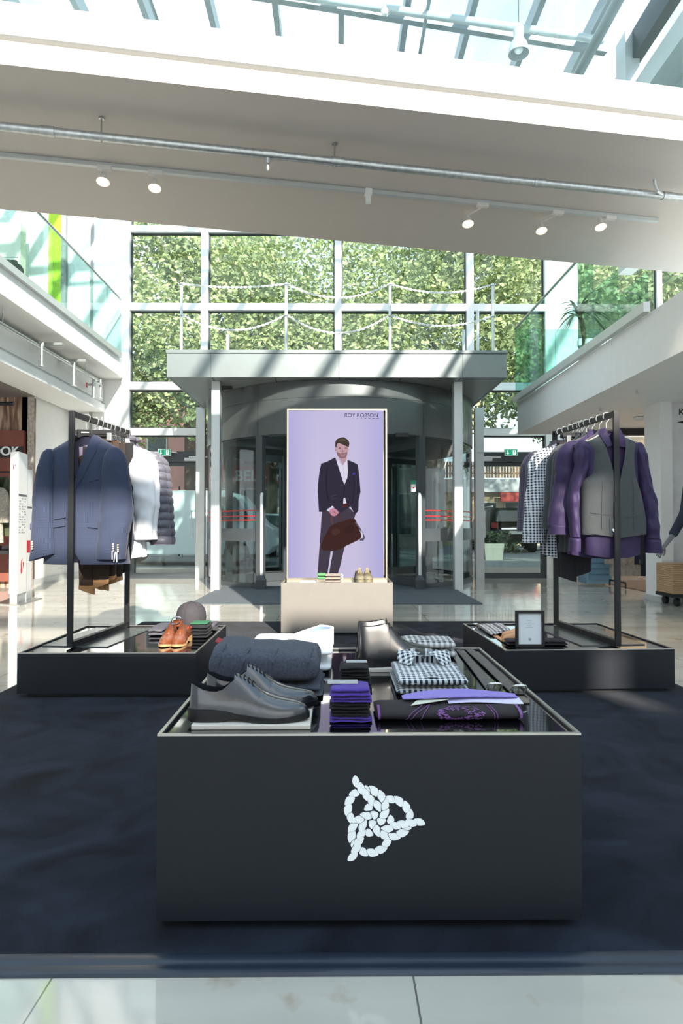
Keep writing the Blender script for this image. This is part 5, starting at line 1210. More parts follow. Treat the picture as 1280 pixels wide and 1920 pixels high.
def make_shoe(t, kind, L_, upper, sole, lining, lacem, side=1):
    """toe towards +x, heel at the origin, sole on z=0; parts are parented to t"""
    w, zb, zt, tl = shoe_tabs(kind); bend = lambda s: side*(0.006*math.sin(PI*s)-0.004*s*s)
    def outer(s, u, off=0.0):     # u 0..1 from one welt over the top to the other
        ww, b, z1 = sinterp(w, s)+off, sinterp(zb, s), sinterp(zt, max(s, .36))
        if s < .36: z1 = sinterp(zt, .36)+0.012*(1-s/.36)
        a = PI*u; cx, sz = math.cos(a), math.sin(a); p = 2.5 if s > 0.6 else 2.1
        y = -ww*math.copysign(abs(cx)**(2/p), cx); z = b+(z1-b+off)*abs(sz)**(2/p)
        q_ = max(0, min(1, (s-.08)/.28)); nf = lerp(.16, .42, q_*q_*(3-2*q_)) if kind != 'boot' else .22; narrow = 1-nf*max(0, min(1, (z-0.045)/0.065))*max(0, 1-max(0, s-0.36)/0.3)
        return Vector((s*L_, y*narrow+bend(s), z))
    secs = []; N = 26
    ss = [0, .006, .018, .04, .08, .13, .18, .23, .28, .32, .345, .365]+[.375+.625*(k/30)**0.93 for k in range(31)]
    for s in ss:
        ring = []
        for j in range(N+1):
            u = j/N
            if s < OPEN:
                zb_, ztop = sinterp(zb, s), sinterp(tl, s)
                ut = next((i_/200 for i_ in range(100) if outer(s, i_/200).z >= ztop), 0.5)
                jj = min(j, N-j)
                if jj <= 8: p = outer(s, ut*jj/8); yy, z = p.y-bend(s), p.z
                elif jj <= 11:
                    v = (jj-8)/3; p = outer(s, ut*(1-0.9*v)); yy = (p.y-bend(s))*0.90; z = max(p.z-0.001, zb_+0.012)
                else:
                    p = outer(s, 0.0); yy = (p.y-bend(s))*0.4*(13-jj)/2; z = zb_+0.012
                if j > N-j: yy = -yy
                ring.append(Vector((s*L_+(0.004*(z-0.03)/0.06 if s < .05 else 0), yy+bend(s), z)))
            else: ring.append(outer(s, u))
        secs.append(ring)
    m = MB().loft(secs, closed=False)
    i0 = 0; m.f.append(tuple(range(N+1)))
    m.build('upper', upper, t, smooth=True, angle=50)
    # dark lining seen in the opening
    q = MB().grid(lambda a, b: Vector((lerp(.02, .36, a)*L_, (b-0.5)*2*sinterp(w, lerp(.02, .36, a))*0.80+bend(lerp(.02, .36, a)), sinterp(zb, a*.36)+0.016)), 10, 6)
    q.build('insole', lining, t, smooth=True)
    # quarters with the lacing edges
    if kind != 'sneaker':
        for sd in (0, 1):
            def fq(a, b, sd=sd):
                s = lerp(.375, .60, a); lo = 0.0 if s < 0.45 else 0.30*((s-0.45)/0.15)**2; hi = 0.44-0.02*a
                lo = min(lo, hi-0.005); u = lerp(lo, hi, b); u = u if sd == 0 else 1-u
                return outer(s, u, 0.0018)
            MB().sheet(fq, 14, 12, 0.0018 if sd else -0.0018).build('quarter', upper, t, smooth=True)
        c = MB()
        for k in range(5 if kind == 'derby' else 4):
            s = .385+.036*k
            p0, pm_, p1 = outer(s, .41, .003), outer(s, .5, .0055), outer(s, .59, .003)
            e0, e1 = outer(s+.012, .38, .0025), outer(s+.012, .62, .0025)
            c.tube([e0, p0, pm_, p1, e1], 0.0017, 6)
        c.build('laces', lacem, t, smooth=True)
    else:
        c = MB()
        for k in range(6):
            s = .39+.04*k; c.tube([outer(s, .38, .002), outer(s, .5, .005), outer(s, .62, .002)], 0.0028, 6)
        c.build('laces', lacem, t, smooth=True)
        MB().sheet(lambda a, b: outer(lerp(.80, .995, a), lerp(.04, .96, b), 0.0015), 10, 16, -0.001).build('toe_cap', M('sneaker_toe', (120, 116, 96), 0.6), t, smooth=True)
    def seg(s0, s1, n, zl):
        r = []
        for k in range(n+1):
            s = lerp(s0, s1, k/n); ww = sinterp(w, s)+(0.0035 if kind != 'sneaker' else 0.002); b = sinterp(zb, s)+0.0012; z0 = zl(s)
            x = s*L_+(0.003 if s > .97 else (-0.003 if s < 0.02 else 0))
            r.append([(x, -ww+bend(s), z0), (x, ww+bend(s), z0), (x, ww+bend(s), b), (x, -ww+bend(s), b)])
        return r
    zs = (lambda s: 0.0 if s < .26 else (max(0, 0.0085*math.sin(PI*(s-.26)/.28)) if s < .54 else 0.006*max(0, (s-.72)/.28)**1.6)) if kind != 'sneaker' else (lambda s: 0.006*max(0, (s-.75)/.25)**2)
    MB().loft(seg(0, .255, 10, zs)+seg(.262, 1, 40, zs)).build('sole', sole, t, smooth=True, angle=40)
blackshoe = M('black_polished_leather', (35, 38, 46), 0.2, spec=0.9, var=0.15, coat=0.6, bump=0.04, bscale=40)
bootl = M('black_boot_leather', (22, 24, 28), 0.36, spec=0.7, var=0.1, coat=0.3)
bsole = M('black_sole', (16, 16, 18), 0.4, var=0.05); blin = M('black_lining', (14, 14, 16), 0.6); bl = M('black_lace', (12, 12, 14), 0.8)
cognac = M('cognac_leather', (112, 60, 34), 0.25, var=0.28, scale=7, coat=0.3); csole = M('tan_sole', (190, 150, 108), 0.5)
whiteblock = M('white_block', (226, 218, 206), 0.35, var=0.02)
x0, x1 = W(360, 986, 1.6).x, W(582, 986, 1.6).x
o = MB().box(x0, x1, 1.60, 1.83, TG+0.0005, TG+0.012).build('display_tile', whiteblock, bevel=0.001); tag(o, 'white display tile under the pair of black lace-up shoes', 'display tile', 'white tiles under the shoes')
SH_L = 0.303
def shoe(label, kind, x, y, z, rz, L_, up, so, li, la, side=1, name='dress_shoe', group=None):
    t = thing(name, label, 'shoe', (x, y, z), rz, group); make_shoe(t, kind, L_, up, so, li, la, side); return t
hx = W(356, 986, 1.64).x
shoe('black polished lace-up shoe, nearer one of the pair on the white tile', 'derby', hx, 1.652, TG+0.0125, 0.0, SH_L, blackshoe, bsole, blin, bl, 1, 'derby_shoe', 'pair of black lace-up shoes')
shoe('black polished lace-up shoe, partly hidden behind its twin on the tile', 'derby', hx+0.018, 1.765, TG+0.0125, 0.0, SH_L, blackshoe, bsole, blin, bl, -1, 'derby_shoe', 'pair of black lace-up shoes')
bx = W(672, 986, 2.27).x
o = MB().box(bx-0.005, bx+0.2, 2.22, 2.42, TG+0.0005, TG+0.012).build('display_tile', whiteblock, bevel=0.001); tag(o, 'white display tile under the black ankle boots', 'display tile', 'white tiles under the shoes')
shoe('black leather ankle boot beside the gingham shirt, nearer of its pair', 'boot', bx, 2.265, TG+0.0125, 0.12, 0.29, bootl, bsole, blin, bl, 1, 'ankle_boot', 'pair of black ankle boots')
shoe('black leather ankle boot, mostly hidden behind its twin', 'boot', bx-0.004, 2.375, TG+0.0125, 0.12, 0.29, bootl, bsole, blin, bl, -1, 'ankle_boot', 'pair of black ankle boots')
a, b = W(303, 986, 3.79).x, W(333, 986, 3.79).x
for x, sd, lb in ((a, 1, 'cognac brown lace-up shoe, the one nearer the rack post'), (b, -1, 'cognac brown lace-up shoe, the one nearer the navy knit stack')):
    shoe(lb, 'derby', x+0.012*sd*0, 4.075, LG+0.0005, -PI/2+0.05*sd, 0.285, cognac, csole, M('brown_lining', (70, 42, 26), 0.6), M('brown_lace', (70, 36, 20), 0.8), sd, 'brogue_shoe', 'pair of cognac shoes')
olive = M('olive_suede', (86, 80, 60), 0.75, var=0.2, scale=25)
for px, sd, lb in ((672, 1, 'olive sneaker on the screen plinth, the one beside the striped socks'), (692, -1, 'olive sneaker on the screen plinth, the one nearer the plinth corner')):
    shoe(lb, 'sneaker', W(px, 986, 5.72).x, 5.975, PG+0.0005, -PI/2+0.06*sd, 0.285, olive, M('olive_sole', (126, 120, 98), 0.6), blin, M('olive_lace', (150, 140, 108), 0.8), sd, 'sneaker', 'pair of olive sneakers')
tanl = M('tan_leather', (206, 150, 108), 0.4, var=0.1, scale=9)
for k, (y, lb) in enumerate(((4.02, 'tan leather shoe lying behind the small framed sign, nearer one'), (4.14, 'tan leather shoe lying behind the small framed sign, farther one'))):
    shoe(lb, 'boot' if k else 'derby', W(1014, 986, 4.05).x+0.03*k, y, LG+0.0005, PI+0.25, 0.285, tanl, csole, M('brown_lining', (70, 42, 26), 0.6), M('tan_lace', (150, 100, 64), 0.8), 1 if k else -1, 'loafer_shoe', 'pair of tan shoes')

# ------------------------------------------------------------------ folded clothes
def pillow(x0, x1, y0, y1, z0, z1, p=4.0, endp=5.0, ns=30, nr=36, wr=0.004, seed=0.0, fr=14, drape=None, flat=True):
    m = MB(); secs = []; cx, cy, cz = (x0+x1)/2, (y0+y1)/2, (z0+z1)/2; hx_, hy, hz = (x1-x0)/2, (y1-y0)/2, (z1-z0)/2
    for k in range(ns+1):
        s = -1+2*k/ns; s = math.copysign(abs(s)**0.75, s); e = max(0.02, (1-abs(s)**endp*0.999)**(1/endp)); ring = []
        for y, z in sell(hy*(0.9+0.1*e), hz*e, nr, p):
            X, Y, Z = cx+hx_*s, cy+y, cz+z
            d = wr*(nz(X*fr+seed, Y*fr, Z*fr+seed)+0.5*nz(X*fr*2.1, Y*fr*2.1+seed, Z*fr*2))
            Z2 = Z+d*(1 if Z > z0+0.3*(z1-z0) else 0.1)+(drape(X, Y)*((Z-z0)/(z1-z0)) if drape else 0)
            if flat: Z2 = max(Z2, z0)
            ring.append((X+d*0.6, Y+d, Z2))
        secs.append(ring)
    return m.loft(secs)
# grey-blue folded trousers: three pairs, one over the other
melange = M('blue_melange_wool', (64, 69, 82), 0.9, var=0.3, scale=140, bump=0.25, bscale=260, sheen=0.04)
tx0, tx1 = W(394, 986, 1.95).x, W(606, 986, 1.95).x
z = TG+0.0005
for k, (h, dy, lb) in enumerate(((0.017, 0.0, 'blue grey wool trousers folded at the bottom of the pile behind the black shoes'), (0.019, 0.004, 'blue grey wool trousers folded in the middle of the pile behind the black shoes'), (0.096, 0.006, 'blue grey wool trousers folded on top of the pile, belt loops showing'))):
    t = thing('folded_trousers', lb, 'trousers', ((tx0+tx1)/2, 2.02, z), group='folded blue grey trousers')
    top = k == 2
    dr = (lambda X, Y: 0.022*max(0, (tx0+0.14-X)/0.14)**1.3-0.006*max(0, (X-tx1+0.12)/0.12)) if top else None
    pillow(tx0+0.004*k, tx1-0.006*k, 1.885+dy, 2.16, z, z+h, 4.2 if top else 3.2, 6.0 if top else 4.5, wr=0.005, seed=k*3.1, drape=dr).build('folded_legs', melange, t, smooth=True, world=True, angle=0)
    if top:
        zz_ = lambda x, f: z+h*f+(0.022*max(0, (tx0+0.14-x)/0.14)**1.3)*f
        for x in (tx0+0.045, tx0+0.115, tx0+0.2, tx0+0.305):
            MB().tube([(x-0.012, 1.888+dy, zz_(x, 0.42)), (x-0.004, 1.884+dy, zz_(x, 0.7)), (x+0.004, 1.905+dy, zz_(x, 0.93)), (x+0.008, 1.93+dy, zz_(x, 1.02))], 0.0028, 6).build('belt_loop', melange, t, world=True)
        MB().sheet(lambda u, v: (lerp(tx0+0.006, tx0+0.035, u), 2.0+0.05*v, z+h+0.012-0.010*u+0.003*v), 6, 4, 0.002).build('red_trim', M('red_tape', (150, 40, 48), 0.7), t, world=True)
    z += h+0.0008
for k, (x, lb) in enumerate(((tx1-0.055, None),)):
    pass
# white shirts, collars up
def white_shirt(lb, z, h, cx0, cx1, seed):
    t = thing('folded_shirt', lb, 'shirt', ((cx0+cx1)/2, 2.36, z), group='folded white shirts')
    pillow(cx0, cx1, 2.20, 2.55, z, z+h, 3.5, 5, wr=0.003, seed=seed).build('folded_body', whitec, t, smooth=True, world=True, angle=0)
    def col(u, v):   # collar band standing at one end, opening towards the other
        a = lerp(-2.5, 2.5, u); r = 0.062
        x = cx1-0.085+0.085*math.cos(a)*1.0; y = 2.37+0.066*math.sin(a)
        lowx = max(0, (cx1-0.05-x)/0.13); top = h+0.047-0.042*lowx**0.9
        return (x, y, z+lerp(h*0.5, top, v)-0.0*u)
    MB().sheet(col, 40, 8, 0.003).build('collar', whitec, t, smooth=True, world=True)
    MB().sheet(lambda u, v: ((lambda a: (cx1-0.085+0.079*math.cos(a), 2.37+0.060*math.sin(a), z+lerp(h*0.9, h+0.043-0.042*max(0, (0.035-0.079*math.cos(a))/0.13)**0.9, v)))(lerp(-2.4, 2.4, u))), 36, 5, 0.001).build('inner_collar', M('blue_facing', (120, 142, 190), 0.7), t, smooth=True, world=True)
    MB().sheet(lambda u, v: (lerp(cx0+0.02, cx1-0.14, u), 2.30+0.13*v+0.02*u, z+h+0.003+0.008*u*math.sin(PI*v)+0.002*nz(u*5, v*5)), 14, 10, 0.003).build('front_panel', whitec, t, smooth=True, world=True)
    return t
wx0, wx1 = W(470, 986, 2.35).x, W(624, 986, 2.33).x
white_shirt('white folded shirt at the bottom of the pair behind the trousers', TG+0.0005, 0.038, wx0, wx1-0.006, 1)
white_shirt('white folded shirt on top with raised collar and blue inside', TG+0.055, 0.030, wx0, wx1, 5)
# socks
def sock_pair(lb, x0, x1, y0, y1, z, h, m_, grp, seed, lip=None):
    t = thing('folded_socks', lb, 'socks', ((x0+x1)/2, (y0+y1)/2, z), group=grp)
    pillow(x0, x1, y0, y1, z, z+h*0.52, 2.6, 5, 22, 24, 0.0022, seed, 30).build('under_fold', m_, t, smooth=True, world=True, angle=0)
    pillow(x0+0.003, x1-0.002, y0+0.002, y1, z+h*0.5, z+h, 2.6, 5, 22, 24, 0.0022, seed+3, 30).build('upper_fold', m_, t, smooth=True, world=True, angle=0)
    return t
violet = M('violet_knit', (72, 46, 146), 0.9, var=0.1, scale=90, sheen=0.1); bknit = M('black_knit', (15, 15, 18), 0.9, var=0.15, scale=90, sheen=0.02)
sx0_, sx1_ = W(618, 986, 1.66).x, W(697, 986, 1.66).x
z = TG+0.0005
for k, (m_, h, lb) in enumerate(((violet, .0135, 'violet folded socks at the bottom of the violet and black pile'), (bknit, .018, 'black folded socks, lower pair inside the violet pile'), (bknit, .016, 'black folded socks, upper pair inside the violet pile'), (violet, .014, 'violet folded socks, second from top of the pile'), (violet, .023, 'violet folded socks on top of the pile, label visible'))):
    t = sock_pair(lb, sx0_+0.003*(k % 2), sx1_-0.004*(k % 3), 1.650+0.001*k, 1.745, z, h, m_, 'socks in the violet pile', k*7.0); z += h+0.0006
MB().box(sx0_-0.006, sx0_+0.075, 1.70, 1.738, z+0.0005, z+0.0025).build('paper_label', M('label_grey', (170, 172, 174), 0.5), t, world=True)
kx0, kx1 = W(637, 986, 1.96).x, W(697, 986, 1.96).x; z = TG+0.0005
for k, (h, lb) in enumerate(((.02, 'black folded socks at the bottom of the all black pile'), (.019, 'black folded socks, second in the all black pile'), (.018, 'black folded socks, third in the all black pile'), (.02, 'black folded socks on top of the all black pile'))):
    t = sock_pair(lb, kx0+0.003*(k % 2)-0.004*(k == 3), kx1-0.003*k, 1.945, 2.04, z, h, bknit, 'socks in the black pile', 50+k*5.0); z += h+0.0006
MB().box(kx0+0.02, kx0+0.085, 2.0, 2.035, z+0.0005, z+0.002).build('paper_label', M('label_grey', (170, 172, 174), 0.5), t, world=True)
# gingham folded shirts
gf = CHECK('black_gingham_flat', (218, 224, 230), (30, 34, 44), 0.0165, 'flat')
gx0, gx1 = W(743, 986, 1.92).x, W(878, 986, 1.92).x
def ging_shirt(lb, x0, x1, y0, y1, z, hs, seed, collar=True, mt=gf):
    t = thing('folded_shirt', lb, 'shirt', ((x0+x1)/2, (y0+y1)/2, z), group='folded gingham shirts'); zz_ = z
    for k, h in enumerate(hs):
        pillow(x0+0.003*k, x1-0.004*(k == 1), y0+0.001*k, y1-0.004*k, zz_, zz_+h, 3.0, 6, wr=0.003, seed=seed+k).build(['under_fold', 'folded_body'][k], mt, t, smooth=True, world=True, angle=0); zz_ += h+0.0003
    if collar:
        cxm = (x0+x1)/2; yb_ = y1-0.05
        def cs(u, v): a = lerp(-2.9, 2.9, u); return (cxm+0.072*math.sin(a), yb_+0.035-0.045*math.cos(a), zz_-0.004+lerp(0.0, 0.028+0.004*math.cos(PI-a), v))
        MB().sheet(cs, 40, 5, 0.002).build('collar_band', mt, t, smooth=True, world=True)
        MB().sheet(lambda u, v: (cxm+0.064*math.sin(lerp(-2.6, 2.6, u)), yb_+0.035-0.038*math.cos(lerp(-2.6, 2.6, u)), zz_-0.003+0.024*v), 30, 4, 0.001).build('inner_band', whitec, t, smooth=True, world=True)
        for s in (-1, 1):
            p0, p1, p2_, p3 = Vector((cxm+s*0.012, yb_-0.012, zz_+0.034)), Vector((cxm+s*0.082, yb_+0.02, zz_+0.036)), Vector((cxm+s*0.088, yb_-0.03, zz_+0.006)), Vector((cxm+s*0.052, yb_-0.078, zz_+0.005))
            def cl(u, v, p0=p0, p1=p1, p2_=p2_, p3=p3): return tuple((p0*(1-u)+p1*u)*(1-v)+(p3*(1-u)+p2_*u)*v+Vector((0, 0, 0.008*math.sin(PI*v))))
            MB().sheet(cl, 10, 10, 0.003*s).build('collar_point', mt, t, smooth=True, world=True)
        MB().tube([(cxm, yb_-0.013, zz_+0.018), (cxm, yb_-0.018, zz_+0.018)], 0.006, 12).build('button', M('button_dark', (60, 60, 66), 0.3), t, smooth=True, world=True)
        MB().sheet(lambda u, v: (lerp(cxm-0.016, cxm+0.016, v), lerp(y0+0.012, yb_-0.02, u), zz_+0.0015+0.002*nz(u*6, 1)), 16, 3, 0.002).build('placket', mt, t, smooth=True, world=True)
    return t
ging_shirt('black and white gingham shirt folded with its collar up, on the front table', gx0, gx1, 1.905, 2.185, TG+0.0005, (0.024, 0.030), 4)
g2 = CHECK('grey_houndstooth', (206, 206, 206), (52, 52, 58), 0.021, 'flat')
ging_shirt('paler black and white check shirt folded behind the gingham shirt', W(752, 986, 2.48).x, W(852, 986, 2.48).x, 2.435, 2.60, TG+0.0005, (0.034, 0.034), 9, False, g2)
# scarf with purple print, pocket square, tag
qx0, qx1 = W(704, 986, 1.68).x, W(978, 986, 1.68).x
t = thing('folded_scarf', 'dark folded scarf with purple printed pattern on the front table edge', 'scarf', ((qx0+qx1)/2, 1.72, TG))
scf = M('aubergine_cloth', (28, 22, 28), 0.85, var=0.1, scale=60, sheen=0.03); pm2 = M('purple_print', (122, 80, 140), 0.8)
zs0, zs1 = TG+0.0005, TG+0.027
pillow(qx0, qx1, 1.662, 1.80, zs0, zs1, 2.8, 9, 30, 32, 0.0012, 2.0, 10).build('folded_cloth', scf, t, smooth=True, world=True, angle=0)
def sfy(x, v):     # front face then over the top, v 0..1
    a = lerp(-0.9, 1.45, v); return Vector((x, 1.731-0.071*(max(0.0, math.cos(a)))**(2/2.8), (zs0+zs1)/2+0.0150*math.copysign(abs(math.sin(a))**(2/2.8), math.sin(a))))
pr = MB()
for x in (qx0+0.004, qx1-0.014): MB().sheet(lambda u, v, x=x: tuple(sfy(x+0.007*u, v)+Vector((0, -0.0015, 0.0008))), 2, 14, 0.001).build('hem_trim', pm2, t, world=True)
rnd = random.Random(3); cxp = lerp(qx0, qx1, 0.52)
for k in range(230):
    a, r_ = rnd.uniform(0, 2*PI), math.sqrt(rnd.uniform(0.18, 1)); x = cxp+0.062*r_*math.cos(a)+0.02*r_; v = 0.52+0.46*r_*math.sin(a)
    if not (0.03 < v < 0.97): continue
    c = sfy(x, v); d = sfy(x, v+0.015)-c; d.normalize(); e = Vector((1, 0, 0)); nn_ = Vector((0, -1, 0)).lerp(Vector((0, 0, 1)), max(0, (v-0.3)/0.7)).normalized()*0.0016
    ww, hh = 0.0032, 0.0022; c = c+nn_
    pr.quad(c-e*ww, c+d*hh, c+e*ww, c-d*hh)
for (fx_, dx_) in ((0.20, 0.05), (0.23, 0.055), (0.30, 0.03), (0.8, -0.012), (0.82, -0.012)):
    pr.tube([tuple(sfy(lerp(qx0, qx1, fx_)+dx_*v**2, v)+Vector((0, -0.0008, 0.0008))) for v in [k/12 for k in range(13)]], 0.0011, 5)
pr.build('printed_pattern', pm2, t, world=True)
t = thing('pocket_square', 'lilac folded pocket square lying across the dark scarf', 'pocket square', (W(870, 986, 1.78).x, 1.78, zs1))
lil = CHECK('lilac_weave', (150, 136, 206), (120, 104, 190), 0.005, 'flat', 0.6)
ax0, ax1 = W(752, 986, 1.79).x, W(974, 986, 1.74).x
def sq(u, v):
    x = lerp(ax0, ax1, u); hgt = 0.026*max(0, math.sin(PI*min(1, (u*0.9+0.02))**0.9))*(1-0.55*abs(2*v-1)); wd = 0.035+0.05*math.sin(PI*u**0.8)
    return (x, 1.775+(v-0.5)*wd+0.012*u, zs1+0.0035+hgt*(0.65+0.35*math.cos(6*v))+0.001*nz(x*40, v*4))
MB().sheet(sq, 30, 20, 0.0022).build('upper_fold', lil, t, smooth=True, world=True)
MB().sheet(lambda u, v: (lerp(ax0+0.12, ax1+0.005, u), 1.725+0.05*v+0.006*u, zs1+0.002+0.004*v+0.003*math.sin(5*u)), 20, 6, 0.0015).build('white_edge', M('pale_lilac', (214, 208, 236), 0.7), t, smooth=True, world=True)
t = tag(MB().sheet(lambda u, v: (lerp(W(766, 986, 1.74).x, W(838, 986, 1.74).x, u)+0.02*v, 1.70+0.035*u+0.045*v, zs1+0.004+0.006*u), 6, 4, 0.0012).build('paper_tag', M('tag_cream', (212, 214, 196), 0.6)), 'cream paper tag lying on the scarf beside the pocket square', 'tag')
# belts
beltm = M('grey_brown_suede', (92, 87, 84), 0.8, var=0.14, scale=50, bump=0.15, bscale=120)
def belt(lb, p0, p1, wd, grp):
    t = thing('belt', lb, 'belt', tuple(p0), group=grp); d = (p1-p0).normalized(); s = d.cross(Vector((0, 0, 1))).normalized()
    L_ = (p1-p0).length
    def st(u, v): p = p0+d*(L_*u)+s*((v-0.5)*wd); return tuple(p+Vector((0, 0, 0.0065+0.006*math.sin(3*u)*u*(1-u)*2+0.0008*math.sin(PI*v))))
    MB().sheet(st, 40, 6, 0.004).build('strap', beltm, t, smooth=True, world=True)
    e = p1+d*0.005
    MB().sheet(lambda u, v: tuple(p1-d*0.012+d*(0.055*u)+s*((v-0.5)*wd*0.86)+Vector((0, 0, 0.011+0.006*math.sin(PI*u)))), 10, 5, 0.005).build('leather_loop', M('black_leather', (20, 20, 22), 0.3, coat=0.3), t, smooth=True, world=True)
    hw = wd*0.66; c = e+d*0.03+Vector((0, 0, 0.022)); tl = Vector((0, 0, 1))*0.9
    ring = [c+s*(hw*math.copysign(abs(math.cos(a))**0.5, math.cos(a)))+(d+tl).normalized()*(0.024*math.copysign(abs(math.sin(a))**0.5, math.sin(a))) for a in [2*PI*k/28 for k in range(28)]]
    b = MB().tube(ring, 0.0032, 8, closed=True).build('buckle', chrome, t, smooth=True, world=True)
    MB().tube([c-(d+tl).normalized()*0.024, c+(d+tl).normalized()*0.024+Vector((0, 0, 0.003))], 0.0022, 6).build('prong', chrome, t, smooth=True, world=True)
    MB().sheet(lambda u, v: tuple(e+d*(0.03+0.075*u)+s*((v-0.5)*wd*0.9*(1 if u < 0.8 else 1-(u-0.8)*2))+Vector((0, 0, 0.004))), 10, 4, 0.0025).build('strap_end', M('taupe_suede', (120, 108, 96), 0.8), t, smooth=True, world=True)
    return t
B = lambda px, py: WZ(px, py, TG)
belt('grey brown suede belt, the one nearer the gingham shirt', B(862, 1221), B(922, 1297), 0.031, 'suede belts on the front table'); belt('grey brown suede belt, the one nearer the table rim', B(878, 1219), B(966, 1301), 0.031, 'suede belts on the front table')
for k, (px, py) in enumerate(((858, 1213),)):
    pass

# ------------------------------------------------------------------ things on the platforms
knit = M('navy_knit', (17, 20, 28), 0.9, var=0.15, scale=70, sheen=0.02)
nx0, nx1 = W(349, 986, 4.08).x, W(388, 986, 4.08).x; z = LG+0.0005
for k, lb in enumerate(('navy folded knit at the bottom of the pile beside brown shoes', 'navy folded knit, second from bottom beside brown shoes', 'navy folded knit, third from bottom beside brown shoes', 'navy folded knit on top, just below the grey cap')):
    t = thing('folded_sweater', lb, 'sweater', ((nx0+nx1)/2, 4.2, z), group='navy knits in the pile by the brown shoes'); h = 0.0195
    pillow(nx0+0.003*(k % 2), nx1, 4.09, 4.30, z, z+h, 2.8, 5, 24, 26, 0.003, k*4.0, 24).build('folded_knit', knit, t, smooth=True, world=True, angle=0)
    MB().tube([(nx0+0.001, 4.094, z+h*0.35), (nx0+0.012, 4.089, z+h*0.3), (nx0+0.018, 4.089, z+h*0.62), (nx0+0.034, 4.089, z+h*0.68)], 0.0062, 6).build('red_hem', M('red_knit', (206, 62, 46), 0.8), t, world=True)
    z += h+0.0006
t = thing('folded_scarf', 'green folded cloth peeking out below the grey cap', 'scarf', ((nx0+nx1)/2, 4.22, z))
pillow(nx0+0.01, nx1-0.01, 4.14, 4.29, z, z+0.012, 2.6, 5, 20, 20, 0.002, 8.0, 30).build('folded_cloth', M('green_cloth', (48, 104, 74), 0.8), t, smooth=True, world=True, angle=0)
capx = W(358, 986, 4.38).x; capz = LG+0.064
t = thing('baseball_cap', 'dark grey baseball cap lying on the folded clothes', 'cap', (capx, 4.40, capz))
capm = M('cap_cotton', (58, 55, 60), 0.85, var=0.08, scale=40)
prof = [(0.098, 0.0), (0.1, 0.03), (0.097, 0.06), (0.088, 0.088), (0.07, 0.112), (0.045, 0.127), (0.018, 0.134), (0.001, 0.135)]
MB().lathe([(r, zz_) for r, zz_ in prof], n=36, cap=False).build('crown_panel', capm, t, smooth=True)
sm = MB()
for k in range(6):
    a = 2*PI*k/6+0.3; sm.tube([((r+0.0008)*math.cos(a), (r+0.0008)*math.sin(a), zz_+0.0008) for r, zz_ in prof], 0.0014, 5)
sm.build('seams', M('cap_seam', (54, 50, 54), 0.9), t, smooth=True)
MB().ball((0, 0, 0.137), (0.008, 0.008, 0.005)).build('top_button', capm, t, smooth=True)
def brim(u, v):
    a = lerp(-PI*0.97, -PI*0.03, u); r = lerp(0.096, 0.185-0.005*abs(math.cos(a)), v)
    return (r*math.cos(a)*(1.0+0.12*v), r*math.sin(a)*0.95, 0.006-0.05*(v*math.cos(a))**2-0.012*v)
MB().sheet(brim, 36, 8, 0.004).build('brim', capm, t, smooth=True)
g3 = M('grey_melange', (84, 84, 94), 0.9, var=0.3, scale=60)
for a_, b_, y0, y1, lb in ((288, 322, 4.18, 4.5, 'grey melange scarf folded behind the brown shoes'), (366, 404, 4.33, 4.56, 'grey melange scarf folded under the cap by the platform corner')):
    t = thing('folded_scarf', lb, 'scarf', (W((a_+b_)/2, 986, 4.3).x, (y0+y1)/2, LG), group='grey folded scarves')
    X0, X1 = W(a_, 986, 4.3).x, min(W(b_, 986, 4.4).x, -0.80)
    for k in range(2): pillow(X0, X1, y0, y1, LG+0.0005+0.0255*k, LG+0.025+0.0255*k, 2.8, 5, 24, 24, 0.003, k+a_, 22).build('folded_layer', g3, t, smooth=True, world=True, angle=0)
t = thing('rolled_belt', 'coiled brown belt with silver buckle between the brown shoes', 'belt', (W(336, 986, 4.12).x, 4.12, LG))
cx_, cy_ = W(334, 986, 4.14).x, 4.14
co = MB()
co.sheet(lambda u, v: (cx_+(0.022+0.014*u)*math.cos(9*u), cy_+(0.022+0.014*u)*math.sin(9*u), LG+0.075+0.034*v), 60, 3, 0.003).build('strap', cognac, t, smooth=True, world=True)
c = Vector((cx_-0.002, cy_-0.045, LG+0.115))
MB().tube([c+Vector((0.026*math.copysign(abs(math.cos(a))**0.5, math.cos(a))+0.012*math.sin(a), 0, 0.022*math.copysign(abs(math.sin(a))**0.5, math.sin(a)))) for a in [2*PI*k/24 for k in range(24)]], 0.003, 8, closed=True).build('buckle', chrome, t, smooth=True, world=True)
MB().lathe([(0.036, 0.0), (0.036, 0.075)], (cx_, cy_, LG+0.0005), 20).build('display_pedestal', blackgloss, t, world=True, smooth=True)
# second platform
fx0, fx1 = W(966, 986, 3.79).x, W(1019.5, 986, 3.79).x
fh = (1215-1147)/1200*3.79
t = thing('photo_frame', 'small black picture frame with printed note on the platform edge', 'picture frame', ((fx0+fx1)/2, 3.79, LG+0.0005))
hw, bw_ = (fx1-fx0)/2, 0.016
MB().box(-hw, hw, 0, 0.024, 0, bw_).box(-hw, hw, 0, 0.024, fh-bw_, fh).box(-hw, -hw+bw_, 0, 0.024, bw_, fh-bw_).box(hw-bw_, hw, 0, 0.024, bw_, fh-bw_).build('frame', black, t, bevel=0.001)
MB().box(-hw+bw_, hw-bw_, 0.012, 0.022, bw_, fh-bw_).build('paper', M('note_paper', (226, 232, 236), 0.6, var=0.01), t)
m = MB()
for k, (wd, zz_) in enumerate(((0.034, 0.155), (0.046, 0.145), (0.062, 0.134), (0.036, 0.124), (0.048, 0.114))):
    n = int(wd/0.006)
    for j in range(n): m.box(-wd/2+j*0.006, -wd/2+j*0.006+0.0042, 0.0112, 0.012, zz_, zz_+0.0035)
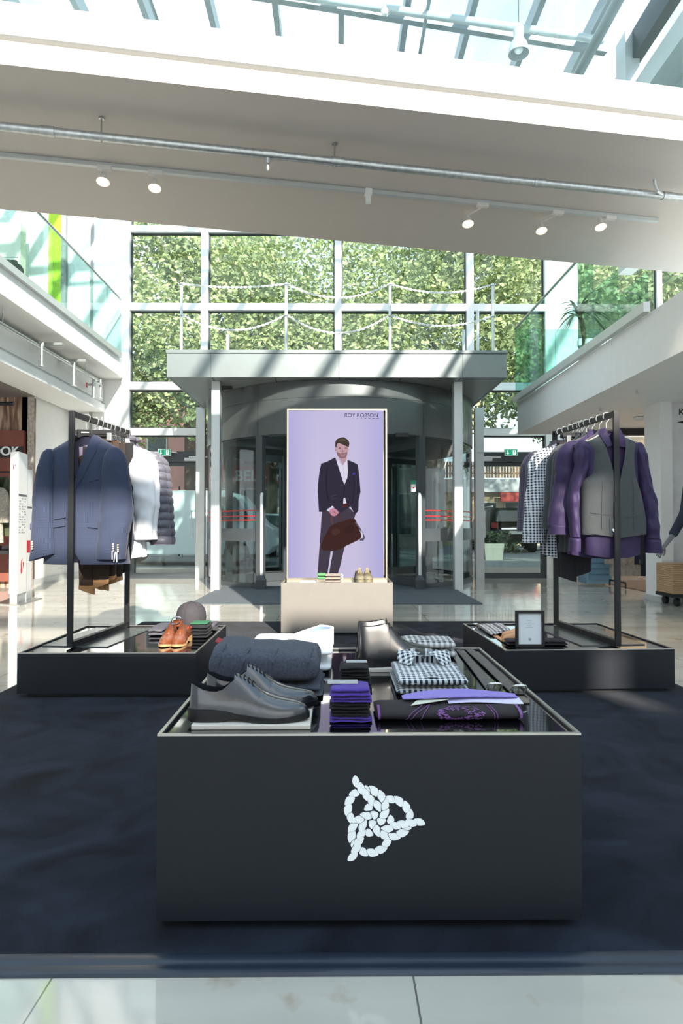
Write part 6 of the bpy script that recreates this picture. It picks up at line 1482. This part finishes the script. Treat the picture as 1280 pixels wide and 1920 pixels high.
m.build('lettering', M('print_grey', (176, 180, 184), 0.7), t)
em2 = MB()
for k in range(3):
    a = 2*PI*k/3+0.4; em2.tube([(0.004*math.cos(a)+0.004*math.cos(b_), 0.0115, 0.045+0.004*math.sin(a)+0.004*math.sin(b_)) for b_ in [2*PI*q/10 for q in range(10)]], 0.0012, 5, closed=True)
em2.build('knot_logo', M('print_grey2', (120, 124, 130), 0.7), t)
MB().prism([(0.024, 0.0), (0.07, 0.0), (0.024, 0.14)], -0.02, 0.02, 'x').build('rear_stand', black, t)
t = thing('belt', 'tan leather belt laid along the platform edge beside the framed sign', 'belt', tuple(WZ(925, 1190, LG)))
pts = [WZ(894, 1173, LG), WZ(903, 1174, LG), WZ(925, 1190, LG), WZ(944, 1203, LG), WZ(955, 1208, LG)]
def stp(u, v):
    k = u*(len(pts)-1); i = min(int(k), len(pts)-2); p = pts[i].lerp(pts[i+1], k-i); d = (pts[i+1]-pts[i]).normalized(); s = d.cross(Vector((0, 0, 1)))
    return tuple(p+s*((v-0.5)*0.032)+Vector((0, 0, 0.007+0.003*math.sin(9*u))))
MB().sheet(stp, 40, 4, 0.004).build('strap', M('tan_belt', (212, 156, 116), 0.5, var=0.06), t, smooth=True, world=True)
c = pts[0]+Vector((-0.01, 0, 0.012))
MB().tube([c+Vector((0.02*math.cos(a), 0.018*math.sin(a), 0)) for a in [2*PI*k/20 for k in range(20)]], 0.003, 8, closed=True).build('buckle', chrome, t, smooth=True, world=True)
gs = CHECK('gingham_small', (226, 226, 230), (40, 40, 48), 0.022, 'flat')
for k, (px, lb) in enumerate(((917, 'black and white check scarf folded beside the tan belt, outer strip'), (931, 'black and white check scarf folded beside the tan belt, middle strip'), (948, 'grey and white check scarf folded beside the tan belt, inner strip'))):
    x = W(px, 986, 4.3).x; t = thing('folded_scarf', lb, 'scarf', (x, 4.35, LG), group='check scarves on the platform')
    pillow(x-0.026, x+0.026, 4.17+0.05*k, 4.56, LG+0.0005, LG+0.026+0.004*k, 2.6, 5, 24, 24, 0.004, k*6.0, 26).build('folded_cloth', gs, t, smooth=True, world=True, angle=0)
plum = M('plum_cloth', (34, 28, 38), 0.85, var=0.15, scale=40, sheen=0.03)
t = thing('folded_trousers', 'dark plum folded trousers lying behind the framed sign', 'trousers', (W(1000, 986, 3.93).x, 3.9, LG), 0.0)
for k in range(2): pillow(W(944, 986, 3.93).x, W(1056-4*k, 986, 3.9).x, 3.83, 3.955, LG+0.0005+0.0165*k, LG+0.016+0.0165*k, 2.6, 6, 30, 24, 0.003, 3+k, 20).build('folded_layer', plum, t, smooth=True, world=True, angle=0)
# screen plinth
gx0_, gx1_ = W(595, 986, 5.72).x, W(645, 986, 5.72).x; z = PG+0.0005
grn = M('mint_knit', (84, 140, 92), 0.85); gstr = CHECK('grey_stripe_knit', (150, 140, 130), (104, 94, 88), 0.012, 'flat')
for k, lb in enumerate(('grey striped socks with green toes, bottom pair on the plinth', 'grey striped socks with green toes, middle pair on the plinth', 'grey striped socks with green toes, top pair on the plinth')):
    t = thing('folded_socks', lb, 'socks', ((gx0_+gx1_)/2, 5.74, z), group='striped socks on the plinth')
    h = 0.026
    pillow(gx0_+0.07, gx1_-0.03, 5.68, 5.80, z, z+h, 2.6, 6, 20, 22, 0.002, k*3, 30).build('folded_knit', gstr, t, smooth=True, world=True, angle=0)
    if k: pillow(gx0_, gx0_+0.075, 5.68, 5.80, z+0.002, z+h+0.006, 2.6, 4, 16, 20, 0.002, k*5, 30).build('green_toe', grn, t, smooth=True, world=True, angle=0)
    MB().tube([(gx1_-0.03+0.018*math.cos(a), 5.685, z+h*0.5+h*0.42*math.sin(a)) for a in [-PI/2+PI*q/10 for q in range(11)]], 0.0045, 6).build('cream_cuff', M('cream_knit', (226, 206, 182), 0.8), t, smooth=True, world=True)
    z += h+0.001
x = W(577, 986, 5.75).x
t = thing('magazine', 'white leaflet lying flat on the plinth beside the striped socks', 'leaflet', (x, 5.74, PG))
MB().box(x-0.065, x+0.075, 5.67, 5.84, PG+0.0005, PG+0.012).build('cover', M('leaflet_white', (226, 226, 230), 0.4), t, world=True); MB().box(x-0.04, x+0.07, 5.668, 5.67, PG+0.004, PG+0.008).build('dark_spine', black, t, world=True)
# ------------------------------------------------------------------ white signpost on the left
scx, scy = -3.98, 8.15
t = thing('signpost', 'tall white wayfinding pillar with red and grey swirl logo on steel base', 'signpost', (scx, scy, 0))
sth = 1.90
pA, pB, pC = (W(18, 986, 8.1).x, 8.10), (W(33.5, 986, 8.0).x, 8.0), (W(50.5, 986, 8.35).x, 8.35)
ex = Vector((pB[0]-pA[0], pB[1]-pA[1])); ey = Vector((pC[0]-pB[0], pC[1]-pB[1]))
pD = (pA[0]+ey.x, pA[1]+ey.y)
MB().prism([pA, pB, pC, pD], 0.115, sth).build('pillar', white, t, world=True, bevel=0.003)
q = lambda k: [(pA[0]+ex.x*k[0]+ey.x*k[1], pA[1]+ex.y*k[0]+ey.y*k[1])]
MB().prism(q((.06, .04))+q((.94, .04))+q((.94, .96))+q((.06, .96)), 0.012, 0.115).build('steel_foot', alu, t, world=True)
e0, e1 = (W(50.5, 986, 8.36).x, 8.36), (W(60, 986, 8.56).x, 8.56)
nx_ = Vector((-(e1[1]-e0[1]), e1[0]-e0[0])).normalized()*0.05
MB().prism([e0, e1, (e1[0]+nx_.x, e1[1]+nx_.y), (e0[0]+nx_.x, e0[1]+nx_.y)], 0.115, W(55, 881, 8.45).z).build('side_panel', M('panel_white', (228, 230, 232), 0.5), t, world=True)
MB().prism([e0, e1, (e1[0]+nx_.x, e1[1]+nx_.y), (e0[0]+nx_.x, e0[1]+nx_.y)], 0.012, 0.115).build('panel_foot', alu, t, world=True)
MB().prism([(W(-6, 986, 7.95).x, 7.95), (W(38, 986, 7.82).x, 7.82), (W(77, 986, 8.55).x, 8.6), (W(30, 986, 8.8).x, 8.75)], 0.0, 0.012).build('base_plate', steel, t, world=True)
uA = Vector((ex.x, ex.y, 0)).normalized(); uB = Vector((ey.x, ey.y, 0)).normalized()
nA = Vector((uA.y, -uA.x, 0)); nB = Vector((uB.y, -uB.x, 0))
def onface(base, u, n, pts, off=0.0015):
    m = MB(); a = [Vector((base[0], base[1], 0))+u*x+Vector((0, 0, z))+n*off for x, z in pts]; i = len(m.v); m.v += a+[p-n*off*0.9 for p in a]; k = len(pts)
    m.f.append(tuple(range(k))); m.f.append(tuple(range(k, 2*k))[::-1])
    for j in range(k): m.f.append((j, (j+1) % k, k+(j+1) % k, k+j))
    return m
greyink = M('sign_grey_ink', (160, 164, 168), 0.6); darkink = M('sign_dark_ink', (92, 98, 104), 0.6); redink = M('sign_red_ink', (196, 36, 50), 0.5); plumink = M('sign_plum_ink', (70, 30, 50), 0.5)
def swirl(cx, cz, r):   # two comma-shaped halves of an S
    a = [(cx-r*0.95*math.cos(t_)*0.6, cz+0.1*r+r*0.95*math.sin(t_)) for t_ in [PI*0.45-PI*0.95*k/14 for k in range(15)]]
    left = [(cx+0.15*r, cz+r), (cx-0.35*r, cz+0.75*r), (cx-0.55*r, cz+0.3*r), (cx-0.5*r, cz-0.15*r), (cx-0.62*r, cz-0.6*r), (cx-0.4*r, cz-1.0*r), (cx+0.05*r, cz-0.75*r), (cx+0.12*r, cz-0.4*r), (cx-0.05*r, cz-0.1*r), (cx-0.25*r, cz+0.25*r), (cx-0.15*r, cz+0.6*r)]
    right = [(cx+0.35*r, cz+0.55*r), (cx+0.6*r, cz+0.35*r), (cx+0.55*r, cz-0.05*r), (cx+0.3*r, cz-0.3*r), (cx+0.32*r, cz+0.1*r), (cx+0.15*r, cz+0.35*r)]
    return left, right
lA, lB = ex.length, ey.length
l_, r_ = swirl(lA*0.5, 1.72, 0.045); onface(pA, uA, nA, l_).build('logo_dark', plumink, t, world=True); onface(pA, uA, nA, r_).build('logo_red', redink, t, world=True)
l_, r_ = swirl(lB*0.5, 0.46, 0.10); onface(pB, uB, nB, l_).build('logo_red', redink, t, world=True); onface(pB, uB, nB, r_).build('logo_red', redink, t, world=True)
# vertical word on the narrow face
cu = bpy.data.curves.new('word', 'FONT'); cu.body = 'WEGWEISER'; cu.size = 0.085; cu.extrude = 0.0008; cu.space_character = 1.25
to = bpy.data.objects.new('word', cu); SC.collection.objects.link(to); dg = bpy.context.evaluated_depsgraph_get(); dg.update()
me = bpy.data.meshes.new_from_object(to.evaluated_get(dg)); bpy.data.objects.remove(to, do_unlink=True)
org = Vector((pA[0], pA[1], 1.09))+uA*(lA*0.62)+nA*0.0012-Vector(t.location)
me.transform(Matrix(((0, -uA.x, nA.x, org.x), (0, -uA.y, nA.y, org.y), (1, 0, 0, org.z), (0, 0, 0, 1)))); me.materials.clear(); me.materials.append(greyink)
o = bpy.data.objects.new('lettering', me); SC.collection.objects.link(o); o.parent = t
m = MB()
for row in range(14):
    z = 1.31-row*0.033
    for c in range(3):
        if (row*7+c*3) % 5 == 0: continue
        x0 = lB*(0.1+0.28*c); q = onface(pB, uB, nB, [(x0, z), (x0+lB*(0.12+0.05*((row+c) % 3)), z), (x0+lB*(0.12+0.05*((row+c) % 3)), z+0.012), (x0, z+0.012)])
        i = len(m.v); m.v += q.v; m.f += [tuple(i+k for k in f) for f in q.f]
m.build('directory_print', greyink, t, world=True)
onface(pB, uB, nB, [(lB*.05, 1.345), (lB*.95, 1.345), (lB*.95, 1.37), (lB*.05, 1.37)]).build('heading_bar', darkink, t, world=True)
u2 = Vector((e1[0]-e0[0], e1[1]-e0[1], 0)); l2 = u2.length; u2.normalize(); n2 = Vector((u2.y, -u2.x, 0))
onface(e0, u2, n2, [(l2*.05, 1.2), (l2*.95, 1.2), (l2*.95, 1.225), (l2*.05, 1.225)]).build('heading_bar', darkink, t, world=True)
onface(e0, u2, n2, [(l2*.0, 0.62), (l2, 0.62), (l2, 0.78), (l2*.0, 0.78)]).build('red_notice', redink, t, world=True)
onface(e0, u2, n2, [(l2*.6, 0.92), (l2*.85, 0.92), (l2*.85, 1.0), (l2*.6, 1.0)]).build('violet_notice', M('violet_ink', (110, 90, 150), 0.5), t, world=True)
# green parkas hanging in the shop
parka = M('olive_parka', (66, 74, 50), 0.85, var=0.2, scale=10); knitg = M('grey_knit', (150, 144, 134), 0.9, var=0.3, scale=40)
for x_, y_, mm, lb, zt in ((6, 9.75, parka, 'olive green parka hanging in front of the rust red panel', 894), (-18, 9.6, knitg, 'grey knitted jacket cut by the picture edge, before the rust red panel', 905)):
    c = W(x_, zt, y_)
    hang_top('jacket', lb, 'jacket', c.x, y_, c.z, mm, 0.2, 0.9, 0.6, 'parka', seed=x_+3.0, flare=0.0)
MB_r = MB().tube([(W(-60, 986, 9.75).x, 9.7, W(0, 885, 9.7).z), (W(22, 986, 9.75).x, 9.7, W(0, 885, 9.7).z)], 0.013, 8).tube([(W(22, 986, 9.75).x, 9.7, 0), (W(22, 986, 9.75).x, 9.7, W(0, 885, 9.7).z)], 0.013, 8)
tag(MB_r.build('garment_rail', black, smooth=True), 'black garment rail beside the white wayfinding pillar', 'clothes rail')
t = thing('shoe_row', 'row of dark shoes on the floor below the green parka', 'shoes', (W(8, 986, 9.75).x, 9.75, 0))
MB().box(-0.35, 0.12, -0.12, 0.12, 0.55, 0.6).build('shelf_board', black, t)
for k in range(3): MB().ball((-0.22+0.13*k, 0, 0.635), (0.05, 0.12, 0.04)).build('dark_shoe', blackcloth, t, smooth=True)
# pipes below the left gallery
t = thing('sprinkler_pipe', 'galvanised pipe with three drops running below the white gallery edge', 'pipe', (-4.12, 8, 3.6))
xp = -4.12
a, b = WX(0, 606, xp), WX(182, 712, xp)
d = b-a; MB().tube([a-d*0.6, b], 0.026, 12).build('pipe', galv, t, world=True, smooth=True)
for px, top_, bot in ((72, 642, 686), (133, 680, 722), (183, 712, 745)):
    p = WX(px, top_, xp); h = (bot-top_)/1200*p.y
    MB().tube([p, p+Vector((0.05, 0, 0)), p+Vector((0.05, 0, -h))], 0.019, 10).build('drop_pipe', galv, t, world=True, smooth=True)
    MB().lathe([(0.012, -h-0.02), (0.045, -h-0.015), (0.045, -h-0.005), (0.012, -h)], (p.x+0.05, p.y, p.z), 14).build('spray_disc', galv, t, world=True)
for px in (5, 161):
    p = WX(px, 606+(px/182)*106, xp); MB().tube([p, (p.x, p.y, 3.7)], 0.007, 6).build('hanger_rod', galv, t, world=True)
for px, py in ((105, 645), (150, 676)):
    p = WX(px, py, -4.0); tag(MB().box(p.x-0.32, p.x+0.1, p.y-0.03, p.y+0.03, p.z-0.02, p.z+0.015).build('mounting_arm', galv), 'flat steel bracket below the gallery edge, %s' % ('nearer the first pipe drop' if px < 120 else 'nearer the last pipe drop'), 'bracket')
t = thing('sprinkler_valve', 'sprinkler valve with red wheel at the end of the galvanised pipe', 'valve', tuple(WX(176, 722, -4.16)))
MB().tube([(0, 0, 0.12), (0, 0, -0.22)], 0.03, 12).tube([(-0.1, 0, 0.0), (0.12, 0, 0.02)], 0.022, 10).build('valve_body', galv, t, smooth=True)
MB().tube([(-0.12+0.0*k, 0.035*math.cos(a_), 0.035*math.sin(a_)) for k, a_ in enumerate([2*PI*q/16 for q in range(16)])], 0.009, 6, closed=True).build('hand_wheel', redm, t, smooth=True)
# upper floor on the left
struct('trim_91', MB().box(fx(88), fx(113), YF-0.06, YF, 4.1, 9.0), M('lime_panel', (168, 206, 40), 0.5), 'lime green panel on the upper wall')
struct('trim_92', MB().box(fx(113.5), fx(122), YF-0.09, YF, 4.1, 9.0), M('grey_post', (140, 142, 144), 0.5))
struct('trim_93', MB().box(-7.2, fx(58), YF-0.5, YF-0.3, 4.02, 6.4), M('cream_wall', (226, 218, 206), 0.6), 'cream partition on the upper floor')
t = thing('garment_stand', 'clothes stand with dark garments on the upper floor', 'clothes stand', (W(36, 480, 10.2).x, 10.2, 4.02))
MB().tube([(0, 0, 0), (0, 0, 1.25), (-0.5, 0, 1.25), (-0.5, 0, 0)], 0.018, 8).build('stand', steel, t, smooth=True)
for k, mm in enumerate((blackcloth, charcoal, M('raspberry', (170, 60, 80), 0.8), knit)):
    sleeve([(0.55, -0.12, 0.12), (1.05, -0.17, 0.17), (1.2, -0.06, 0.06)], 0, 0.05, 0.02, k, m=14).xf(Matrix.Translation((-0.1-0.1*k, -0.02*k, 0))).build('garment', mm, t, smooth=True, angle=0)
# ------------------------------------------------------------------ right hand shop
warmw = M('warm_wall', (214, 196, 176), 0.7, var=0.03); 
struct('wall_shop_back', MB().box(4.75, 9, 11.3, 11.4, 0, 2.55), warmw, 'warm beige rear wall of the shop behind the purple shirts')
struct('floor_shop', MB().box(4.55, 9, 8.8, 11.3, 0.0, 0.008), M('brown_shop_floor', (126, 98, 82), 0.18, var=0.15, scale=5), 'brown glossy shop floor')
struct('trim_94', MB().box(4.6, 9, 10.3, 10.42, 2.44, 2.55), black, 'dark slot in the shop ceiling')
p0 = W(1240, 1130, 8.1)
struct('pillar_right', MB().box(4.12, 4.27, 8.08, 8.5, 0.06, 2.55), white, 'white pillar beside the shop entrance')
struct('baseboard_pillar', MB().box(4.10, 4.29, 8.06, 8.52, 0, 0.07), alu)
struct('wall_sign_right', MB().box(4.27, 7, 8.2, 8.32, 0, 2.55), M('sign_wall', (224, 224, 226), 0.5), 'white wall with black letter and arrow beside the pillar')
a = W(1273, 777.5, 8.18)
text('wall_letter', 'K', 0.115, black, (a.x, 8.195, a.z), None, ext=0.004); lo_ = bpy.data.objects['wall_letter']; tag(lo_, 'black capital letter on the white wall beside the pillar', 'letter')
a = W(1275, 791, 8.18)
tag(MB().prism([(a.x-0.03, a.z), (a.x+0.1, a.z+0.028), (a.x+0.1, a.z-0.028)], 8.19, 8.2, 'y').build('wall_arrow', black), 'black arrow mark below the letter on the white wall', 'arrow')
l = bpy.data.lights.new('shop_light', 'AREA'); l.energy = 15; l.color = (1.0, 0.80, 0.60); l.size = 2.2; l.shape = 'RECTANGLE'; l.size_y = 0.12
lo = bpy.data.objects.new('shop_light', l); SC.collection.objects.link(lo); lo.location = (6.0, 10.8, 2.35); lo.rotation_euler = (math.radians(18), 0, 0)
t = thing('wall_shelf', 'lit wall shelf with stacks of folded clothes beside the pillar', 'shelf', (5.45, 11.05, 0))
MB().box(5.0, 6.6, 11.27, 11.3, 1.5, 2.05).build('back_board', M('cream_board', (236, 222, 196), 0.6), t, world=True)
for z in (0.9, 1.47): MB().box(5.0, 6.6, 10.95, 11.27, z, z+0.03).build('shelf_board', black, t, world=True)
cols_ = [(48, 42, 40), (150, 90, 70), (60, 52, 44), (196, 110, 80), (70, 66, 64), (120, 100, 88), (40, 38, 40)]
for k in range(14):
    x = 5.08+(k % 2)*0.42; z = 0.932+(k//2)*0.048
    o = MB(); o = pillow(x, x+0.36, 10.97, 11.22, z, z+0.046, 2.6, 5, 12, 14, 0.003, k*2.0, 20)
    tag(o.build('folded_sweater', M('sweater_%d' % (k % 7), cols_[(k*3) % 7], 0.9, var=0.1), smooth=True, angle=0), 'folded sweater in a pile on the lit wall shelf', 'sweater', 'sweaters on the wall shelf')
t = thing('garment_rail', 'black floor rail holding dark clothes in the shop behind the purple shirts', 'clothes rail', (4.75, 10.0, 0))
MB().tube([(-0.35, 0, 0.005), (-0.35, 0, 1.0), (0.75, 0, 1.0), (0.75, 0, 0.005)], 0.018, 8).build('frame', black, t, smooth=True)
MB().tube([(-0.35, -0.28, 0.012), (-0.35, -0.28, 0.1), (-0.35, 0.28, 0.1), (-0.35, 0.28, 0.012)], 0.014, 8).build('foot', black, t, smooth=True)
for k, (dx, mm, lb) in enumerate(((-0.32, M('pale_knit', (150, 146, 138), 0.9, var=0.2, scale=40), 'pale beige cardigan on the shop rail, first behind the waistcoat'), (-0.12, knitg, 'grey flecked coat on the shop rail'), (0.12, M('midnight_cloth', (26, 32, 50), 0.85), 'midnight blue coat on the shop rail, in the middle'), (0.36, M('petrol_denim', (44, 62, 84), 0.85, var=0.1), 'petrol blue jacket on the shop rail, nearest the pillar'))):
    hang_top('jacket', lb, 'jacket', 4.75+dx, 10.0-0.02*k, 0.97, mm, 0.15, 0.78, 0.6, 'coat', seed=k*3.0, flare=0.0)
bluecab = M('blue_louvre', (132, 166, 186), 0.6, var=0.05)
t = thing('louvre_cabinet', 'pale blue cabinet with louvred front behind the rack', 'cabinet', (4.37, 10.45, 0))
cx0, cx1 = W(1098, 986, 10.4).x, W(1146, 986, 10.4).x
MB().box(cx0, cx1, 10.4, 10.75, 0.03, 0.95).build('carcass', bluecab, t, world=True)
m = MB()
for k in range(9): m.prism([(10.37, 0.1+0.09*k), (10.4, 0.1+0.09*k), (10.4, 0.175+0.09*k), (10.39, 0.175+0.09*k)], cx0+0.04, cx1-0.04, 'x')
m.build('louvre_slats', M('blue_louvre_dark', (104, 142, 166), 0.6), t, world=True)
t = thing('low_partition', 'white low cabinet with panelled doors beside the louvred cabinet', 'cabinet', (4.0, 10.8, 0))
cx2 = W(1052, 986, 10.8).x
MB().box(cx2, cx0-0.01, 10.8, 11.1, 0.0, 0.98).build('carcass', white, t, world=True); MB().box(cx2+0.04, cx0-0.06, 10.78, 10.8, 0.12, 0.9).build('door', M('door_white', (226, 230, 232), 0.5), t, world=True); MB().box(cx2, cx0-0.01, 10.79, 10.8, 0.0, 0.09).build('plinth', alu, t, world=True)
c = WZ(1201, 783, 2.545)
tag(MB().lathe([(0.10, -0.005), (0.095, -0.035), (0.06, -0.055)], (c.x, c.y, 2.55), 24).build('ceiling_lamp', white, smooth=True), 'round white lamp on the ceiling before the shop', 'lamp')
for px, py, lb in ((1193, 735, 'small sprinkler nozzle in the gallery soffit, nearest the pillar'), (1125, 767, 'small sprinkler nozzle in the gallery soffit, second from the pillar'), (1072, 792, 'small sprinkler nozzle in the gallery soffit, third from the pillar'), (1030, 812, 'small sprinkler nozzle in the gallery soffit, farthest from the pillar')):
    c = WZ(px, py-3, 2.55); tag(MB().tube([(c.x, c.y, 2.55), (c.x, c.y, 2.515)], 0.012, 8).lathe([(0.022, 2.505), (0.022, 2.512)], (c.x, c.y, 0), 10).build('sprinkler_nozzle', steel, smooth=True), lb, 'sprinkler', 'nozzles in the soffit')
# plant behind the gallery railing
t = thing('potted_plant', 'dracaena plant with long arching leaves on the upper gallery', 'plant', (3.95, 10.2, 3.1))
MB().lathe([(0.15, 0), (0.19, 0.35), (0.2, 0.36), (0.17, 0.33)], n=20).build('pot', M('pot_grey', (150, 150, 148), 0.6), t, smooth=True)
MB().tube([(0, 0, 0.3), (0.03, 0, 0.9), (-0.03, 0.02, 1.35)], 0.03, 8).build('stem', bark, t, smooth=True)
rnd = random.Random(5); m = MB()
for k in range(34):
    a = rnd.uniform(0, 2*PI); L_ = rnd.uniform(0.45, 0.75); up = rnd.uniform(0.2, 1.0); d = Vector((math.cos(a), math.sin(a), 0)); sd = Vector((-math.sin(a), math.cos(a), 0))
    m.sheet(lambda u, v: tuple(Vector((-0.03, 0.02, 1.2+0.006*k))+d*(L_*u*(0.5+0.5*(1-up)))+Vector((0, 0, L_*(up*u-0.75*u*u*(1.2-up*0.6))))+sd*((v-0.5)*0.05*math.sin(PI*min(1, 0.12+u*0.88)))), 8, 2, 0.002)
m.build('leaves', M('dracaena_leaf', (84, 92, 66), 0.5, var=0.2), t)
# wooden crate and mannequin at the picture edge
t = thing('wooden_crate', 'light wooden crate on dark base below the mannequin hand', 'crate', (4.4, 7.85, 0))
wcm, wt_, wb_ = nodes('plywood'); tc = wt_.nodes.new('ShaderNodeTexCoord'); mp = wt_.nodes.new('ShaderNodeMapping'); mp.inputs['Scale'].default_value = (2, 2, 9); wv = wt_.nodes.new('ShaderNodeTexWave'); wv.inputs['Scale'].default_value = 1.6; wv.inputs['Distortion'].default_value = 7; wv.inputs['Detail'].default_value = 3; wv.bands_direction = 'Z'
wt_.links.new(tc.outputs['Object'], mp.inputs[0]); wt_.links.new(mp.outputs[0], wv.inputs[0]); r1 = wt_.nodes.new('ShaderNodeValToRGB'); wt_.links.new(wv.outputs['Fac'], r1.inputs[0]); r1.color_ramp.elements[0].color = lin((150, 116, 84)); r1.color_ramp.elements[1].color = lin((200, 168, 130)); wt_.links.new(r1.outputs[0], wb_.inputs['Base Color']); wb_.inputs['Roughness'].default_value = 0.6
xk = W(1260, 986, 7.65).x
MB().box(xk, xk+0.65, 7.65, 8.05, 0.15, 0.51).build('crate_box', wcm, t, world=True, bevel=0.003)
MB().box(xk-0.01, xk+0.66, 7.64, 8.05, 0.11, 0.15).build('base_board', black, t, world=True)
for dx in (0.08, 0.56):
    for dy in (7.72, 7.98): MB().tube([(xk+dx-0.02, dy, 0.05), (xk+dx+0.02, dy, 0.05)], 0.05, 14).build('caster', black, t, world=True, smooth=True)
# mannequin: torso just past the edge, one arm reaching into view
t = thing('mannequin', 'dark grey mannequin in navy jacket, one hand reaching into the picture', 'mannequin', (4.05, 6.95, 0))
grey = M('mannequin_grey', (112, 112, 116), 0.4, var=0.03)
def skin(name, verts, edges, rad, mat, parent, sub=2, root=0):
    me = bpy.data.meshes.new(name); me.from_pydata([tuple(v) for v in verts], edges, []); o = bpy.data.objects.new(name, me); SC.collection.objects.link(o)
    md = o.modifiers.new('skin', 'SKIN'); md.use_smooth_shade = True; ly = me.skin_vertices[0] if len(me.skin_vertices) else None
    if ly is None:
        bm = bmesh.new(); bm.from_mesh(me); bm.verts.layers.skin.verify(); bm.to_mesh(me); bm.free(); ly = me.skin_vertices[0]
    for i, r in enumerate(rad): ly.data[i].radius = r if isinstance(r, tuple) else (r, r); ly.data[i].use_root = (i == root)
    s_ = o.modifiers.new('sub', 'SUBSURF'); s_.levels = sub; s_.render_levels = sub
    me.materials.append(mat); o.parent = parent; return o
hand = W(1243, 1027, 6.85)-Vector((4.05, 6.95, 0)); cuff = W(1259, 1006, 6.88)-Vector((4.05, 6.95, 0)); elb = W(1284, 962, 6.98)-Vector((4.05, 6.95, 0))
V3 = lambda *a: Vector(a)
sl_ = V3(-0.17, 0, 1.45)
body_v = [V3(0, 0, 0.95), V3(0, 0, 1.15), V3(0, 0, 1.38), V3(0, 0, 1.52), V3(0, 0, 1.64), V3(0, -0.02, 1.74), V3(0.18, 0, 1.44), V3(0.26, 0, 1.15), V3(0.28, -0.04, 0.88), V3(0.1, 0, 0.88), V3(0.11, 0, 0.48), V3(0.11, 0.02, 0.09), V3(0.11, -0.14, 0.035), V3(-0.1, 0, 0.88), V3(-0.11, 0, 0.48), V3(-0.11, 0.02, 0.09), V3(-0.11, -0.14, 0.035), sl_, elb, cuff, hand]
be = [(0, 1), (1, 2), (2, 3), (3, 4), (4, 5), (3, 6), (6, 7), (7, 8), (0, 9), (9, 10), (10, 11), (11, 12), (0, 13), (13, 14), (14, 15), (15, 16), (3, 17), (17, 18), (18, 19), (19, 20)]
brad = [.13, .12, .14, .07, .055, .095, .06, .045, .032, .09, .06, .04, .03, .09, .06, .04, .03, .055, .042, .028, .022]
skin('body', body_v, be, brad, grey, t)
hd = (hand-cuff).normalized(); side_ = V3(hd.z, 0, -hd.x)*1.0; side_.normalize(); out = hd.cross(side_)
def finger(base, d0, segs, r):
    pts = [base]; d = d0.normalized()
    for k, s_ in enumerate(segs): pts.append(pts[-1]+d*s_); d = (d*0.94+out*-0.28).normalized()
    return pts
hv, he, hr_ = [hand-hd*0.03, hand+hd*0.02, hand+hd*0.055], [(0, 1), (1, 2)], [(.022, .02), (.03, .016), (.034, .014)]
for k, (off, ln) in enumerate(((-0.027, 0.85), (-0.009, 1.0), (0.009, 0.95), (0.027, 0.75))):
    p = finger(hand+hd*0.06+side_*off, hd+side_*off*4, [0.034*ln, 0.026*ln, 0.02*ln], 0.008); b = len(hv); hv += p; he.append((2, b)); he += [(b+j, b+j+1) for j in range(3)]; hr_ += [.0095, .0085, .0078, .006]
p = [hand+hd*0.005-side_*0.024, hand+hd*0.03-side_*0.045, hand+hd*0.055-side_*0.052, hand+hd*0.075-side_*0.05]; b = len(hv); hv += p; he.append((1, b)); he += [(b+j, b+j+1) for j in range(3)]; hr_ += [.012, .0105, .009, .007]
skin('hand', hv, he, hr_, grey, t)
skin('jacket_sleeve', [sl_, sl_.lerp(elb, 0.5), elb, elb.lerp(cuff, 0.6), cuff+hd*-0.0], [(0, 1), (1, 2), (2, 3), (3, 4)], [.085, .072, .06, .052, .05], M('mannequin_navy', (34, 42, 58), 0.8, var=0.1), t)
jb = Body([(0.78, 0, .20, .13), (1.0, 0, .19, .125), (1.2, 0, .19, .12), (1.36, 0, .21, .12), (1.45, 0, .2, .1), (1.5, 0, .13, .08), (1.55, 0, .07, .065)], 0.0, seed=2)
jb.mesh(n=48, m=30).build('jacket_body', M('mannequin_navy', (34, 42, 58), 0.8, var=0.1), t, smooth=True, angle=0)
